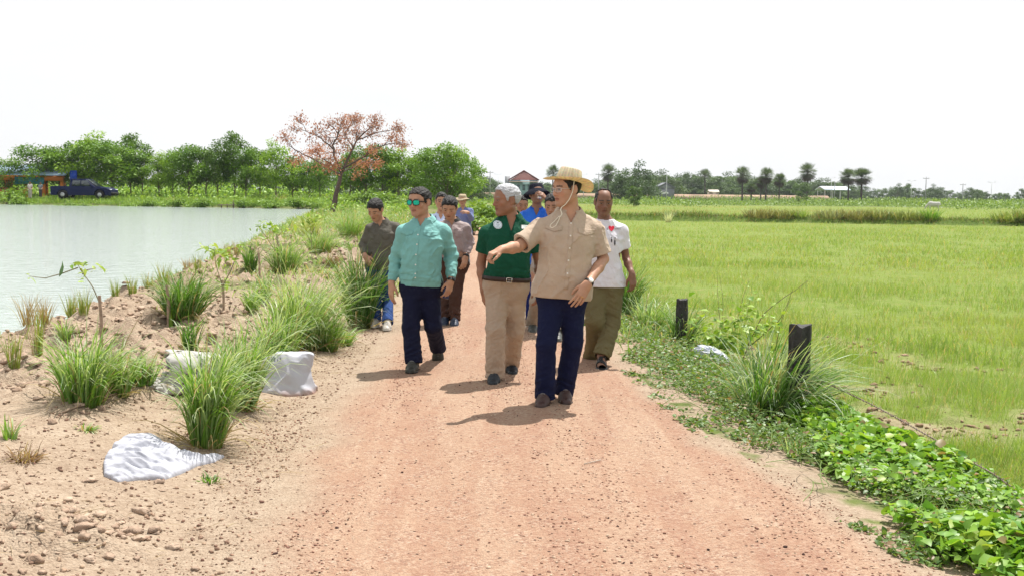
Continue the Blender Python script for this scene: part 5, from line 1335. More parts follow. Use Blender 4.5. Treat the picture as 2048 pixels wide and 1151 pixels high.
# ------------------------------------------------------------------ accessories
def glasses(R, lens_mat, frame_mat, th=0.0016, w=0.027, hh=0.019, y0=0.101, dark=False, z0=0.0):
    Rm, hc, hs = R['Rm'], R['hc'], R['hs']; X = lambda p: hc + Rm @ (np.asarray(p, float) * hs) - R['org']
    m = MB(); ml = MB()
    for s in (-1, 1):
        a = np.arange(20) / 20 * 2 * PI
        ex = np.sign(np.cos(a)) * np.abs(np.cos(a)) ** .65; ez = np.sign(np.sin(a)) * np.abs(np.sin(a)) ** .65
        pts = [X((s * (0.034 + w * 1.0 * cx * s * s), y0 - 0.012 * (abs(0.034 + w * cx * 1.0) / .06) ** 2, z0 + hh * cz)) for cx, cz in zip(ex, ez)]
        loop = pts + [pts[0]]
        m.tube(loop, th * hs, 6, cap=False)
        cpt = np.mean(pts, 0); fwd = Rm[:, 1]
        V = np.array([cpt + fwd * 0.002] + pts); ml.add(V, T=[[0, 1 + j, 1 + (j + 1) % 20] for j in range(20)])
        V2 = np.array([cpt - fwd * 0.001] + [p - fwd * 0.003 for p in pts]); ml.add(V2, T=[[0, 1 + (j + 1) % 20, 1 + j] for j in range(20)])
        m.tube([X((s * 0.061, y0 - 0.014, z0 + .008)), X((s * 0.074, 0.05, z0 + .006)), X((s * 0.079, -0.005, z0 + .006)), X((s * 0.078, -0.022, z0 - .008))], th * hs * (1.3 if dark else 1.0), 6)
    m.tube([X((-0.008, y0, z0 + .006)), X((0, y0 + .003, z0 + .009)), X((0.008, y0, z0 + .006))], th * hs, 6)
    g = m.build('glasses_frame' if not dark else 'sunglasses', frame_mat, R['root'])
    ml.build('lens', lens_mat, g)
def glass_mat():
    m, t = new_mat('clear_lens'); g = t.nodes.new('ShaderNodeBsdfTransparent'); gl = t.nodes.new('ShaderNodeBsdfGlossy'); gl.inputs['Roughness'].default_value = 0.05
    fr = t.nodes.new('ShaderNodeMixShader'); fr.inputs['Fac'].default_value = 0.04; o = t.nodes.new('ShaderNodeOutputMaterial')
    t.links.new(g.outputs[0], fr.inputs[1]); t.links.new(gl.outputs[0], fr.inputs[2]); t.links.new(fr.outputs[0], o.inputs['Surface']); return m
def straw_hat(R):
    "wide palm-leaf hat, crown a tapered drum, brim rolled up at one side"
    hc, hs = R['hc'], R['hs']
    up = nrm([0.20, 0.13, 1.0]); yaw = math.radians(62); fw = nrm(np.array([-math.sin(yaw), -math.cos(yaw), 0])); fw = nrm(fw - up * fw.dot(up)); rt = np.cross(fw, up)
    Rm = np.stack([rt, fw, up], 1); c = hc + up * 0.058 * hs + np.array([0.006, 0.01, 0]) - R['org']
    n = 96; th = np.arange(n) / n * 2 * PI
    def ring(r, z, wave=0.0, ex=1.0):
        x = np.cos(th) * r * 0.94; y = np.sin(th) * r * 1.07
        zz = z + wave * (0.030 * np.cos(2 * th) * 0.9 + 0.010 * np.cos(3 * th + 1))
        zz = zz + 0.0015 * np.sin(th * 48) * (0.3 + wave)
        rr = np.stack([x, y, zz], 1); return c + rr @ Rm.T
    prof = [(0.0, .092, 0), (.050, .094, 0), (.072, .090, 0), (.079, .083, 0), (.095, .02, 0), (.098, 0.0, 0.0), (.104, -.004, .15), (.125, -.007, .5), (.155, -.008, .8), (.182, -.004, 1.0), (.186, -.005, 1.03), (.182, -.008, 1.0), (.155, -.012, .8), (.125, -.011, .5), (.102, -.009, .1), (.094, -.004, 0)]
    cb = MB(); V = np.vstack([ring(r, z, w) for r, z, w in prof[:6]]); Q = [[i * n + j, i * n + (j + 1) % n, (i + 1) * n + (j + 1) % n, (i + 1) * n + j] for i in range(5) for j in range(n)]
    hm, t = new_mat('palm_leaf_straw')
    N = t.nodes.new; l = t.links.new
    p = N('ShaderNodeBsdfPrincipled'); o = N('ShaderNodeOutputMaterial'); at = N('ShaderNodeAttribute'); at.attribute_name = 'Col'
    tcn = N('ShaderNodeTexCoord'); nz1 = N('ShaderNodeTexNoise'); nz1.inputs['Scale'].default_value = 60; l(tcn.outputs['Object'], nz1.inputs['Vector'])
    mm = N('ShaderNodeMixRGB'); mm.blend_type = 'MULTIPLY'; mm.inputs['Fac'].default_value = 0.5; l(at.outputs['Color'], mm.inputs['Color1']); l(nz1.outputs['Color'], mm.inputs['Color2'])
    l(mm.outputs[0], p.inputs['Base Color']); p.inputs['Roughness'].default_value = 0.6
    tr = N('ShaderNodeBsdfTranslucent'); l(mm.outputs[0], tr.inputs['Color']); ms = N('ShaderNodeMixShader'); ms.inputs['Fac'].default_value = 0.42
    l(p.outputs[0], ms.inputs[1]); l(tr.outputs[0], ms.inputs[2]); l(ms.outputs[0], o.inputs['Surface'])
    def cols(m_, base, f):
        tt = np.tile(th, m_); k = 0.86 + 0.14 * np.sign(np.sin(tt * f)) * 0.6 + 0.10 * vnoise(np.stack([tt * 9, np.repeat(np.arange(m_), n) * .4], 1), 4); return np.asarray(base)[None] * k[:, None]
    hat = mesh_obj('straw_hat', V, np.array(Q), hm, R['root'], True, cols(6, (.98, .88, .62), 24))
    pr = prof[5:]; V = np.vstack([ring(r, z, w) for r, z, w in pr]); k = len(pr)
    Q = [[i * n + j, i * n + (j + 1) % n, (i + 1) * n + (j + 1) % n, (i + 1) * n + j] for i in range(k - 1) for j in range(n)]
    mesh_obj('hat_brim', V, np.array(Q), hm, hat, True, cols(k, (.98, .82, .50), 60))
    m = MB(); hb = np.vstack([ring(.0875, .008), ring(.0875, .020)])
    cord = M('cord', (0.72, 0.66, 0.54), 0.8)
    D = R['D'] if 'D' in R else 8.0
    y0 = hc[1]
    pts = [W(1148, 362, y0 - .055), W(1147, 372, y0 - .075), W(1145, 384, y0 - .085), W(1139, 398, y0 - .095), W(1131, 409, y0 - .105), W(1123, 415, y0 - .115), W(1121, 420, y0 - .14), W(1124, 428, y0 - .15), W(1120, 434, y0 - .165)]
    pts = np.array(pts); tt = np.linspace(0, len(pts) - 1, 40); P = np.stack([np.interp(tt, range(len(pts)), pts[:, i]) for i in range(3)], 1)
    P = march(R['body'], P + np.array([0, -.02, 0]), np.array([0, 1.0, 0]), 8, 0.02)
    P = P + np.array([0, -0.006, 0])
    loop = np.array([W(1120, 433, y0 - .17), W(1112, 442, y0 - .185), W(1103, 450, y0 - .195), W(1101, 455, y0 - .195), W(1106, 457, y0 - .195), W(1113, 452, y0 - .19), W(1119, 441, y0 - .178), W(1121, 433, y0 - .17)])
    m.tube(P - R['org'], .0032, 6)
    f = R['f']; LP = np.array([march(R['shirt'], np.array([q - np.array([0, .15, 0])]), np.array([0, 1.0, 0]), 20, .5)[0] - np.array([0, .006, 0]) for q in loop])
    tt = np.linspace(0, len(LP) - 1, 40); LP = np.stack([np.interp(tt, range(len(LP)), LP[:, i]) for i in range(3)], 1)
    m.tube(LP - R['org'], .0034, 6)
    m.build('chin_cord', cord, hat)
def bucket_hat(R, mat_, name='bucket_hat', brim=0.055, droop=0.035, up=None, crown=0.10, n=48, dz=0.045):
    Rm, hc, hs = R['Rm'], R['hc'], R['hs']
    c = hc + Rm @ np.array([0, -.01, dz]) * hs - R['org']; th = np.arange(n) / n * 2 * PI
    prof = [(0, crown * .72), (.045, crown * .70), (.070, crown * .60), (.080, crown * .35), (.087, 0), (.090, -.004), (.090 + brim * .5, -.004 - droop * .45), (.090 + brim, -.004 - droop), (.090 + brim, -.008 - droop), (.09 + brim * .5, -.010 - droop * .45), (.086, -.006)]
    V = []
    for i, (r, z) in enumerate(prof):
        w = max(0, (r - .09) / .05) if i > 4 else 0
        x = np.cos(th) * r * 1.0; y = np.sin(th) * r * 1.12; zz = z + w * (.010 * np.cos(2 * th + 1) + .006 * np.cos(3 * th)) + (.004 * np.cos(2 * th) if i < 3 else 0)
        V.append(c + (np.stack([x, y, zz], 1) * hs) @ Rm.T)
    Q = [[i * n + j, i * n + (j + 1) % n, (i + 1) * n + (j + 1) % n, (i + 1) * n + j] for i in range(len(prof) - 1) for j in range(n)]
    return mesh_obj(name, np.vstack(V), np.array(Q), mat_, R['root'])
def heart_in(X, Z, cx, cz, s):
    x = (X - cx) / s * 1.2; y = (Z - cz) / s * 1.2 + 0.15
    return (x * x + y * y - 0.62) ** 3 - 1.4 * x * x * y ** 3 < 0
def person_text(R, s, x, z, size, mat_, name='print'):
    "flat lettering laid on the shirt front"
    cu = bpy.data.curves.new(name, 'FONT'); cu.body = s; cu.size = size; cu.extrude = 0.0006; cu.align_x = 'CENTER'
    o = bpy.data.objects.new(name, cu); C.objects.link(o)
    dg = bpy.context.evaluated_depsgraph_get(); me = bpy.data.meshes.new_from_object(o.evaluated_get(dg)); bpy.data.objects.remove(o)
    n = len(me.vertices); v = np.zeros(n * 3); me.vertices.foreach_get('co', v); v = v.reshape(-1, 3)
    P0 = R['nb'] + np.outer(v[:, 0] + x, R['r']) + np.outer(v[:, 1] + z, R['u']) + R['f'] * .32
    P = march(R['shirt'], P0, -R['f'], 40, .6) + R['f'] * (0.0035 + v[:, 2:3])
    me.vertices.foreach_set('co', (P - R['org']).ravel()); me.materials.clear(); me.materials.append(mat_); me.update()
    o = bpy.data.objects.new(name, me); C.objects.link(o); o.parent = R['so']; return o

def fill(st):
    J = st['J']; px = F_PX / st['D']
    p = J['pel']; hw = st.get('hipw', 0.088) * px
    J.setdefault('hL', (p[0] - hw, p[1] + 0.02 * px)); J.setdefault('hR', (p[0] + hw, p[1] + 0.02 * px))
    for S in 'LR':
        fd = st.setdefault('feet', {}).setdefault(S, {})
        if 'toe' in fd:
            g = G(*fd['toe']); d = nrm(np.asarray(fd.get('d', (0, -1, 0)), float)); sc = st.get('shoe', {}).get('s', 1.05)
            a = g - d * 0.175 * sc + np.array([0, 0, 0.094 * sc])
            fd['ank'] = a
    return st
_W = W
def make(st):
    fill(st)
    # planted ankles and knees solved in world space
    J = st['J']; D = st['D']
    extra = {}
    for S in 'LR':
        fd = st['feet'][S]
        if 'ank' in fd: extra['a' + S] = fd['ank']
    global W
    for S in 'LR':
        if 'a' + S in extra:
            r_ = extra['a' + S] - CAM; rr = r_ / r_[1]; v = np.array([rr @ _R, rr @ _F, rr @ _U])
            J['a' + S] = (1024 + F_PX * v[0] / v[1], 575.5 - F_PX * v[2] / v[1], extra['a' + S][1] - D)
    R = person(st); R['D'] = D; return R
def rel(dx, dy, dz): return nrm([dx, dy, dz])

navy = cloth('navy_trousers', (0.008, 0.011, 0.040), 0.8, noise=0.12, sheen=0)
dark_navy = cloth('dark_navy_trousers', (0.008, 0.010, 0.030), 0.8, noise=0.12, sheen=0)
btn = M('button_pearl', (0.8, 0.78, 0.72), 0.35)
skin_mid = (0.41, 0.225, 0.145); skin_dk = (0.27, 0.130, 0.078); skin_lt = (0.43, 0.235, 0.152)

def cast():
    # ---- man in the straw hat
    beige = cloth('beige_shirt', (0.43, 0.335, 0.255), 0.8)
    R = make(dict(D=8.12, seed=3, h=0.0052, hb=0.0046, hs=1.08, label='man in a beige short-sleeved shirt and wide straw hat stretching out one arm',
        skin=skin_lt, head=(56, 4, 0), build=1.17, belly=0.03, arm=1.02, neck_r=0.069, jaw=1.16, face_w=1.05, hairline=.064, hat_cut=.062, hair_t=.009, hair_n=.001, gaze=-.002,
        J=dict(head=(1133, 378, -.03), neck=(1140, 426, 0), pel=(1125, 578, 0), sL=(1082, 459, .0), sR=(1188, 462, .03), eL=(1036, 494, -.15), wL=(1003, 499, -.34),
               eR=(1207, 518, .03), wR=(1176, 567, -.22), kL=(1092, 688, -.10), kR=(1146, 686, .02)),
        feet=dict(L=dict(toe=(1079, 819), d=(-.25, -1, 0)), R=dict(toe=(1132, 811), d=(.02, -1, 0))),
        handL=dict(d=rel(-.80, -.45, -.25), back=(-.30, -.30, .9), side=-1, curls=(1.0, 1.15, 1.2, 1.25), s=.98, thumb=.25, spread=.02),
        handR=dict(d=rel(-.42, -.30, -.72), back=(.25, -1, .15), side=1, curls=(.25, .32, .38, .42), s=1.06, spread=.14, thumb=.35),
        shirt=dict(mat=beige, sleeve='short', slen=.84, sflare=.030, fit=.024, hem=-.11, flare=.06, amp=.007, v=.075, vw=.45, hemwave=.004, collar=True, gap=.36, cl=.05),
        trousers=dict(mat=navy, r=(.106, .078, .074), rise=.12, amp=.006, hem=.045, top=.12),
        shoe=dict(key='brown', col=(.055, .030, .026), sole=(.035, .022, .018), s=1.06)))
    straw_hat(R); placket(R, .02, .56, beige, 0.0); buttons(R, (.075, .165, .255, .345, .44), btn)
    flap(R, -.122, -.098, .118, .050, beige); flap(R, .120, -.104, .134, .052, beige)
    glasses(R, glass_mat(), M('silver_wire', (.55, .52, .5), .3, metal=.9), th=.0015, hh=.016, w=.026)
    watch(R, 'R', M('black_strap', (.012, .012, .013), .5), M('watch_dial', (.72, .72, .70), .25), None, (.25, -1, .3), .012, .034)
    h = R['hands']['R']; k = h['knuckles'][2]
    m = MB(); a = np.linspace(0, 2 * PI, 17); d = h['d']; m.tube(k + d * .014 + .0115 * (np.cos(a)[:, None] * h['w'] + np.sin(a)[:, None] * h['n']) - R['org'], .0018, 6); m.build('ring', M('gold', (.8, .5, .15), .25, metal=1.), R['root'])
    # ---- white haired man in green polo
    green = cloth('green_polo', (0.006, 0.062, 0.034), 0.75)
    khaki = cloth('khaki_trousers', (0.36, 0.275, 0.205), 0.85)
    R = make(dict(D=9.15, seed=11, h=0.0055, hb=0.005, hs=1.12, label='white-haired man in a dark green polo shirt and khaki trousers looking aside',
        skin=skin_dk, hairc=(.46, .47, .50), hname='white', hair_t=.010, hair_n=.006, head=(64, 2, 0), build=1.10, belly=.045, arm=1.0, neck_r=.064, jaw=1.12, face_w=1.04, hairline=.072, nape=-.030, hair_t_=0, brow=(.25, .22, .2), browa=.5, eye_open=.0035,
        J=dict(head=(1013, 400, -.02), neck=(1021, 434, 0), pel=(1012, 566, 0), sL=(974, 467, 0), sR=(1063, 465, .05), eL=(962, 527, .06), wL=(967, 580, -.02),
               eR=(1078, 525, .12), wR=(1080, 570, .0), kL=(990, 660, -.14), kR=(1030, 660, .06)),
        feet=dict(L=dict(toe=(985, 773), d=(-.08, -1, 0)), R=dict(toe=(1026, 752), d=(.12, -1, 0))),
        handL=dict(d=rel(.12, -.05, -1), back=(-.7, -.6, 0), side=-1, curl=.45), handR=dict(d=rel(0, -.2, -1), back=(.7, -.4, 0), side=1, curl=.5),
        shirt=dict(mat=green, sleeve='short', slen=.60, sflare=.024, fit=.018, tucked=True, hem=.07, flare=0, amp=.005, v=.12, vw=.30, collar=True, gap=.42, cl=.03, name='polo_shirt'),
        trousers=dict(mat=khaki, r=(.108, .084, .078), rise=.10, amp=.009, hem=.05, top=.085),
        shoe=dict(key='black', col=(.016, .020, .026), sole=(.01, .01, .01), s=1.04)))
    belt(R, M('dark_leather', (.030, .016, .013), .45), .075)
    tan_b = cloth('green_placket', (0.005, 0.050, 0.028), .8); placket(R, .11, .20, tan_b)
    cx, cz, rr = -.112, -.070, .036
    bm = M('badge_print', (1, 1, 1), .6, attr=True)
    def badge(X, Z):
        c = np.tile([.62, .68, .72], (len(X), 1)); q = np.hypot(X - cx, Z - cz); c[(q < rr * .80) & (q > rr * .72)] = (.25, .32, .38); x, z = X - cx, Z - cz
        c[(np.abs(x) < .008) & (np.abs(z - .016) < .004)] = (.06, .08, .10); c[(np.abs(x) < .016 - .5 * np.abs(z)) & (np.abs(z + .004) < .010) & (np.sin(x * 700 + z * 300) > 0)] = (.30, .36, .42); c[(np.abs(x) < .014) & (np.abs(z + .019) < .0018)] = (.25, .32, .36); return c
    shirt_patch(R['shirt'], R['nb'], R['f'], R['r'], R['u'], (cx - rr, cx + rr), (cz - rr, cz + rr), lambda X, Z: np.hypot(X - cx, Z - cz) < rr, 'round_badge', bm, R['so'], .003, (27, 27), .002, badge)
    def lab(X, Z):
        c = np.tile([.68, .70, .68], (len(X), 1)); x = X - .125; c[(x < -.036)] = (.02, .05, .04); c[(x > -.026) & (np.abs(Z + .073 - .005) < .0025) & (np.sin(x * 900) > -.2)] = (.08, .15, .12); c[(x > -.026) & (np.abs(Z + .081) < .0022) & (np.sin(x * 1100) > -.1)] = (.15, .2, .18); return c
    shirt_patch(R['shirt'], R['nb'], R['f'], R['r'], R['u'], (.078, .172), (-.090, -.060), lambda X, Z: X > -9, 'name_label', bm, R['so'], .003, (40, 14), .002, lab)
    # ---- man in the turquoise shirt
    teal = cloth('turquoise_shirt', (0.17, 0.39, 0.37), 0.7)
    R = make(dict(D=9.75, seed=21, h=0.0058, hb=0.005, hs=1.08, label='man in a turquoise long-sleeved shirt and green mirrored sunglasses, dark trousers',
        skin=skin_mid, head=(30, 3, 0), build=1.10, belly=.025, arm=1.02, neck_r=.063, jaw=1.14, face_w=1.08, hname='black', hairc=(.030, .027, .026), twist=-14, hairline=.066, quiff=-.3, hair_t=.014,
        J=dict(head=(839, 404, -.03), neck=(847, 441, 0), pel=(842, 566, 0), sL=(808, 465, -.02), sR=(887, 465, .04), eL=(792, 516, .05), wL=(783, 566, -.03),
               eR=(903, 512, .08), wR=(902, 560, -.05), kL=(822, 655, -.10), kR=(866, 650, -.02), aR=(876, 692, .45)),
        feet=dict(L=dict(toe=(819, 748), d=(-.10, -1, 0)), R=dict(d=(.08, -1, 0), pitch=52)),
        handL=dict(d=rel(-.1, -.15, -1), back=(-.7, -.6, 0), side=-1, curl=.38), handR=dict(d=rel(-.12, -.25, -.9), back=(.75, -.75, 0), side=1, curls=(.5, .6, .65, .7)),
        shirt=dict(mat=teal, sleeve='long', fit=.020, hem=-.04, flare=.0, band=True, amp=.007, v=.055, vw=.45, collar=True, gap=.34, cl=.055, cuffgap=.02),
        trousers=dict(mat=dark_navy, r=(.104, .080, .076), rise=.11, amp=.006, hem=.03, top=.12),
        shoe=dict(key='dark_boot', col=(.030, .030, .024), sole=(.022, .02, .016), s=1.05)))
    placket(R, .04, .52, teal); buttons(R, (.045, .125, .21, .30, .39, .47, .505), btn)
    flap(R, -.105, -.092, .112, .048, teal); flap(R, .105, -.092, .112, .048, teal)
    band = lambda X, Z: X > -9
    shirt_patch(R['shirt'], R['nb'], R['f'], R['r'], R['u'], (-.165, .165), (-.535, -.488), band, 'waistband', teal, R['so'], .003, (60, 8), .006)
    mir = M('mirror_green', (.02, .34, .22), .10, metal=.9); glasses(R, mir, M('black_plastic', (.012, .012, .014), .3), th=.0034, hh=.0205, w=.0285, dark=True, y0=.103)
    watch(R, 'R', M('black_strap', (.012, .012, .013), .5), M('dark_dial', (.01, .01, .012), .15), None, (.8, -.6, .2), .0, .032)
    hd = R['hands']['R']; pc = hd['palm']; m = MB(); dd, n_, w_ = hd['d'], hd['n'], hd['w']
    Rp = np.stack([w_, n_, dd], 1); pc2 = pc + dd * .035 - n_ * .016
    m.box(pc2, (.072, .008, .148), Rp); ph = m.build('mobile_phone', M('dark_blue_phone', (.015, .03, .10), .2), None)
    m = MB(); m.box(pc2 - n_ * .0045, (.064, .0012, .138), Rp); m.build('screen', M('dark_glass', (.01, .012, .02), .08), ph)
    tag(ph, 'dark blue mobile phone held by the man in the turquoise shirt', 'phone')
    # ---- man in the white t-shirt
    white = cloth('white_tshirt', (0.66, 0.64, 0.70), 0.85, noise=.03)
    olive = cloth('olive_trousers', (0.135, 0.115, 0.058), 0.85)
    R = make(dict(D=10.1, seed=31, h=0.006, hb=0.0052, hs=1.05, label='balding man in a white printed t-shirt, olive trousers and black sandals',
        skin=(.21, .105, .068), head=(-4, 8, 0), build=.96, arm=.88, neck_r=.056, jaw=1.04, hair='balding', hairc=(.03, .028, .027), hname='grey_black', hair_t=.007, footwear='sandal', face_w=.97,
        J=dict(head=(1207, 404, -.03), neck=(1211, 441, 0), pel=(1207, 566, 0), sL=(1176, 461, 0), sR=(1242, 462, 0), eL=(1163, 518, .08), wL=(1160, 560, -.02),
               eR=(1252, 516, .06), wR=(1264, 548, -.08), kL=(1190, 640, -.12), kR=(1222, 645, -.02), aL=(1184, 713, .30)),
        feet=dict(L=dict(d=(-.30, -1, 0), pitch=22), R=dict(toe=(1204, 740), d=(-.05, -1, 0))),
        handL=dict(d=rel(0, -.1, -1), back=(-.7, -.4, 0), side=-1, curl=.5), handR=dict(d=rel(.15, -.2, -.9), back=(.4, -.8, .1), side=1, curls=(.6, .7, .8, .8), thumb=.8),
        shirt=dict(mat=white, sleeve='short', slen=.62, sflare=.026, fit=.018, hem=-.05, flare=.10, amp=.005, v=0, nr=.010, collar=False, name='tshirt'),
        trousers=dict(mat=olive, r=(.118, .090, .074), rise=.12, amp=.010, hem=.0, top=.10),
        shoe=dict(s=1.0)))
    red = M('red_print', (.62, .02, .05), .7); blk = M('black_print', (.02, .02, .02), .8)
    shirt_patch(R['shirt'], R['nb'], R['f'], R['r'], R['u'], (.022, .078), (-.10, -.044), lambda X, Z: heart_in(X, Z, .050, -.073, .036), 'heart_print', red, R['so'], .003, (24, 24), .0015)
    person_text(R, 'I', .012, -.084, .028, blk); person_text(R, 'CAMBODIA', .108, -.078, .011, blk)
    def fig(X, Z):
        x, z = (X - .068) * 1.5, (Z + .190) * 1.35
        return (np.hypot((x - .022) / .012, (z + .012) / .042) < 1) | (np.hypot(x - .024, z - .044) < .011) | (np.hypot((x + .026) / .011, (z - .012) / .026) < 1) | (np.hypot(x + .028, z - .048) < .009)
    shirt_patch(R['shirt'], R['nb'], R['f'], R['r'], R['u'], (.015, .115), (-.255, -.13), fig, 'figure_print', blk, R['so'], .003, (40, 50), .0015)
    # ---- young man in the dark olive shirt
    dol = cloth('dark_olive_shirt', (0.105, 0.098, 0.082), 0.8); jean = cloth('blue_jeans', (0.028, 0.062, 0.19), 0.85, noise=.25, nscale=30)
    R = make(dict(D=12.95, seed=41, h=0.0075, hs=1.05, label='young man in a dark olive shirt and blue jeans looking down beside tall grass',
        skin=skin_mid, head=(22, 30, 4), build=.98, arm=.92, neck_r=.052, hairc=(.012, .011, .011), hname='jet_black', hair_t=.016, hairline=.056, twist=-8,
        J=dict(head=(751, 419, -.10), neck=(762, 444, 0), pel=(762, 530, 0), sL=(740, 457, -.02), sR=(789, 455, .05), eL=(727, 490, .02), wL=(730, 512, -.12),
               eR=(797, 495, .05), wR=(790, 525, -.05), kL=(752, 592, -.1), kR=(776, 595, -.02)),
        feet=dict(L=dict(toe=(748, 656), d=(0, -1, 0)), R=dict(toe=(772, 662), d=(0, -1, 0))),
        handL=dict(d=rel(.35, -.4, -.6), back=(-.7, -.5, .4), side=-1, curl=.7), handR=dict(d=rel(-.1, -.2, -1), back=(.7, -.4, 0), side=1, curl=.5),
        shirt=dict(mat=dol, sleeve='long', fit=.016, hem=-.10, flare=.05, amp=.006, v=.055, collar=True, gap=.30, cl=.05, cuffgap=.03),
        trousers=dict(mat=jean, r=(.088, .066, .062), rise=.08, amp=.006, hem=.03), shoe=dict(key='pale', col=(.45, .42, .38), sole=(.5, .48, .44), s=1.0)))
    placket(R, .04, .55, dol); buttons(R, (.06, .15, .24, .33), M('dark_button', (.12, .10, .08), .5)); flap(R, -.085, -.09, .09, .04, dol); pocket(R, -.085, -.095, .085, .11, dol); flap(R, .085, -.09, .09, .04, dol); pocket(R, .085, -.095, .085, .11, dol)
    # ---- man in the grey-brown shirt
    gb = cloth('taupe_shirt', (0.27, 0.205, 0.20), 0.6, sheen=.3); brn = cloth('brown_trousers', (0.060, 0.030, 0.022), 0.8)
    R = make(dict(D=13.1, seed=51, h=0.0075, hs=1.10, label='man in a taupe long-sleeved shirt and brown trousers looking down, behind the turquoise shirt',
        skin=skin_mid, head=(4, 26, 3), build=1.0, belly=.02, arm=.95, neck_r=.058, jaw=1.08, face_w=1.05, hairc=(.014, .013, .014), hair_t=.014, hname='jet_black', hairline=.062,
        J=dict(head=(899, 415, -.10), neck=(904, 442, 0), pel=(906, 524, 0), sL=(879, 456, 0), sR=(930, 456, 0), eL=(874, 492, .05), wL=(878, 525, -.02),
               eR=(938, 484, .04), wR=(932, 512, -.10), kL=(893, 592, .05), kR=(911, 592, -.10)),
        feet=dict(L=dict(toe=(888, 652), d=(0, -1, 0)), R=dict(toe=(909, 654), d=(.08, -1, 0))),
        handL=dict(d=rel(0, -.1, -1), back=(-.7, -.4, 0), side=-1, curl=.5), handR=dict(d=rel(-.15, -.25, -.9), back=(.4, -.8, 0), side=1, curls=(.5, .6, .6, .6), thumb=.7),
        shirt=dict(mat=gb, sleeve='long', fit=.020, tucked=True, hem=.08, flare=0, amp=.007, v=.06, collar=True, gap=.28, cl=.045, cuffgap=.03, cmat=cloth('dark_collar', (.05, .05, .05))),
        trousers=dict(mat=brn, r=(.098, .078, .072), rise=.09, amp=.008, hem=.04, top=.10), shoe=dict(key='blue_black', col=(.02, .03, .055), sole=(.16, .15, .15), s=1.05)))
    belt(R, M('dark_leather', (.030, .016, .013), .45), .09, buckle=False); placket(R, .04, .40, gb); pocket(R, .085, -.085, .10, .11, gb)
    watch(R, 'R', M('black_strap', (.012, .012, .013), .5), M('dark_dial', (.01, .01, .012), .15), None, (.3, -1, .2), .0, .032)
    # ---- man with the pale blue shirt and lanyard
    pb = cloth('pale_blue_shirt', (.52, .60, .82), .8)
    R = make(dict(D=15.6, seed=61, h=0.0095, hs=1.08, label='man in a pale blue shirt with a dark lanyard, half hidden behind the taupe shirt',
        skin=skin_mid, head=(-8, 2, 0), build=1.0, hname='jet_black', hairc=(.012, .011, .011), hair_t=.013,
        J=dict(head=(883, 403, 0), neck=(882, 431, 0), pel=(882, 502, 0), sL=(861, 438, 0), sR=(903, 438, 0), eL=(855, 470, .05), wL=(856, 500, -.02), eR=(908, 470, .05), wR=(908, 500, -.02), kL=(874, 555, -.1), kR=(892, 557, .05)),
        feet=dict(L=dict(toe=(872, 612)), R=dict(toe=(892, 606))), handL=dict(d=rel(0, -.1, -1), back=(-.7, -.4, 0), side=-1, curl=.5), handR=dict(d=rel(0, -.1, -1), back=(.7, -.4, 0), side=1, curl=.5),
        shirt=dict(mat=pb, sleeve='short', fit=.018, hem=-.06, amp=.005, v=.06, collar=True, cl=.045), trousers=dict(mat=dark_navy, r=(.094, .072, .068))))
    lan = M('lanyard_navy', (.02, .03, .12), .7)
    for sg in (-1, 1):
        shirt_patch(R['shirt'], R['nb'], R['f'], R['r'], R['u'], (-.08, .08), (-.26, -.005), (lambda X, Z, sg=sg: np.abs(X - sg * .30 * (Z + .27) ) < .011), 'lanyard', lan, R['so'], .005, (60, 40), .003)
    # ---- far man with the brimmed hat
    gs = cloth('slate_blue_shirt', (.14, .17, .34), .8)
    R = make(dict(D=23.2, seed=71, h=0.011, hs=1.05, label='small distant man in a slate blue shirt and a brimmed sun hat on the track',
        skin=skin_mid, head=(0, 6, 0), hair='short', hname='jet_black', hairc=(.012, .011, .011), neck_r=.05, hat_cut=.05, hair_t=.006,
        J=dict(head=(925, 400, 0), neck=(926, 418, 0), pel=(927, 466, 0), sL=(913, 423, 0), sR=(940, 423, 0), eL=(909, 444, .05), wL=(908, 464, -.02), eR=(943, 437, -.12), wR=(936, 425, -.32), kL=(922, 502, -.1), kR=(932, 504, .05)),
        feet=dict(L=dict(toe=(920, 540)), R=dict(toe=(933, 537))), handL=dict(d=rel(0, -.1, -1), back=(-.7, -.4, 0), side=-1, curl=.5), handR=dict(d=rel(-.6, -.5, .1), back=(.3, -.8, .5), side=1, curl=.6),
        shirt=dict(mat=gs, sleeve='long', fit=.020, hem=-.08, flare=.03, amp=.006, v=.05, collar=True), trousers=dict(mat=cloth('grey_trousers', (.12, .12, .13)), r=(.094, .072, .068))))
    bucket_hat(R, cloth('khaki_hat', (.36, .29, .19)), 'sun_hat', .062, .022, dz=.045)
    # ---- man in the blue shirt drinking
    blue = cloth('bright_blue_shirt', (.025, .15, .66), .7)
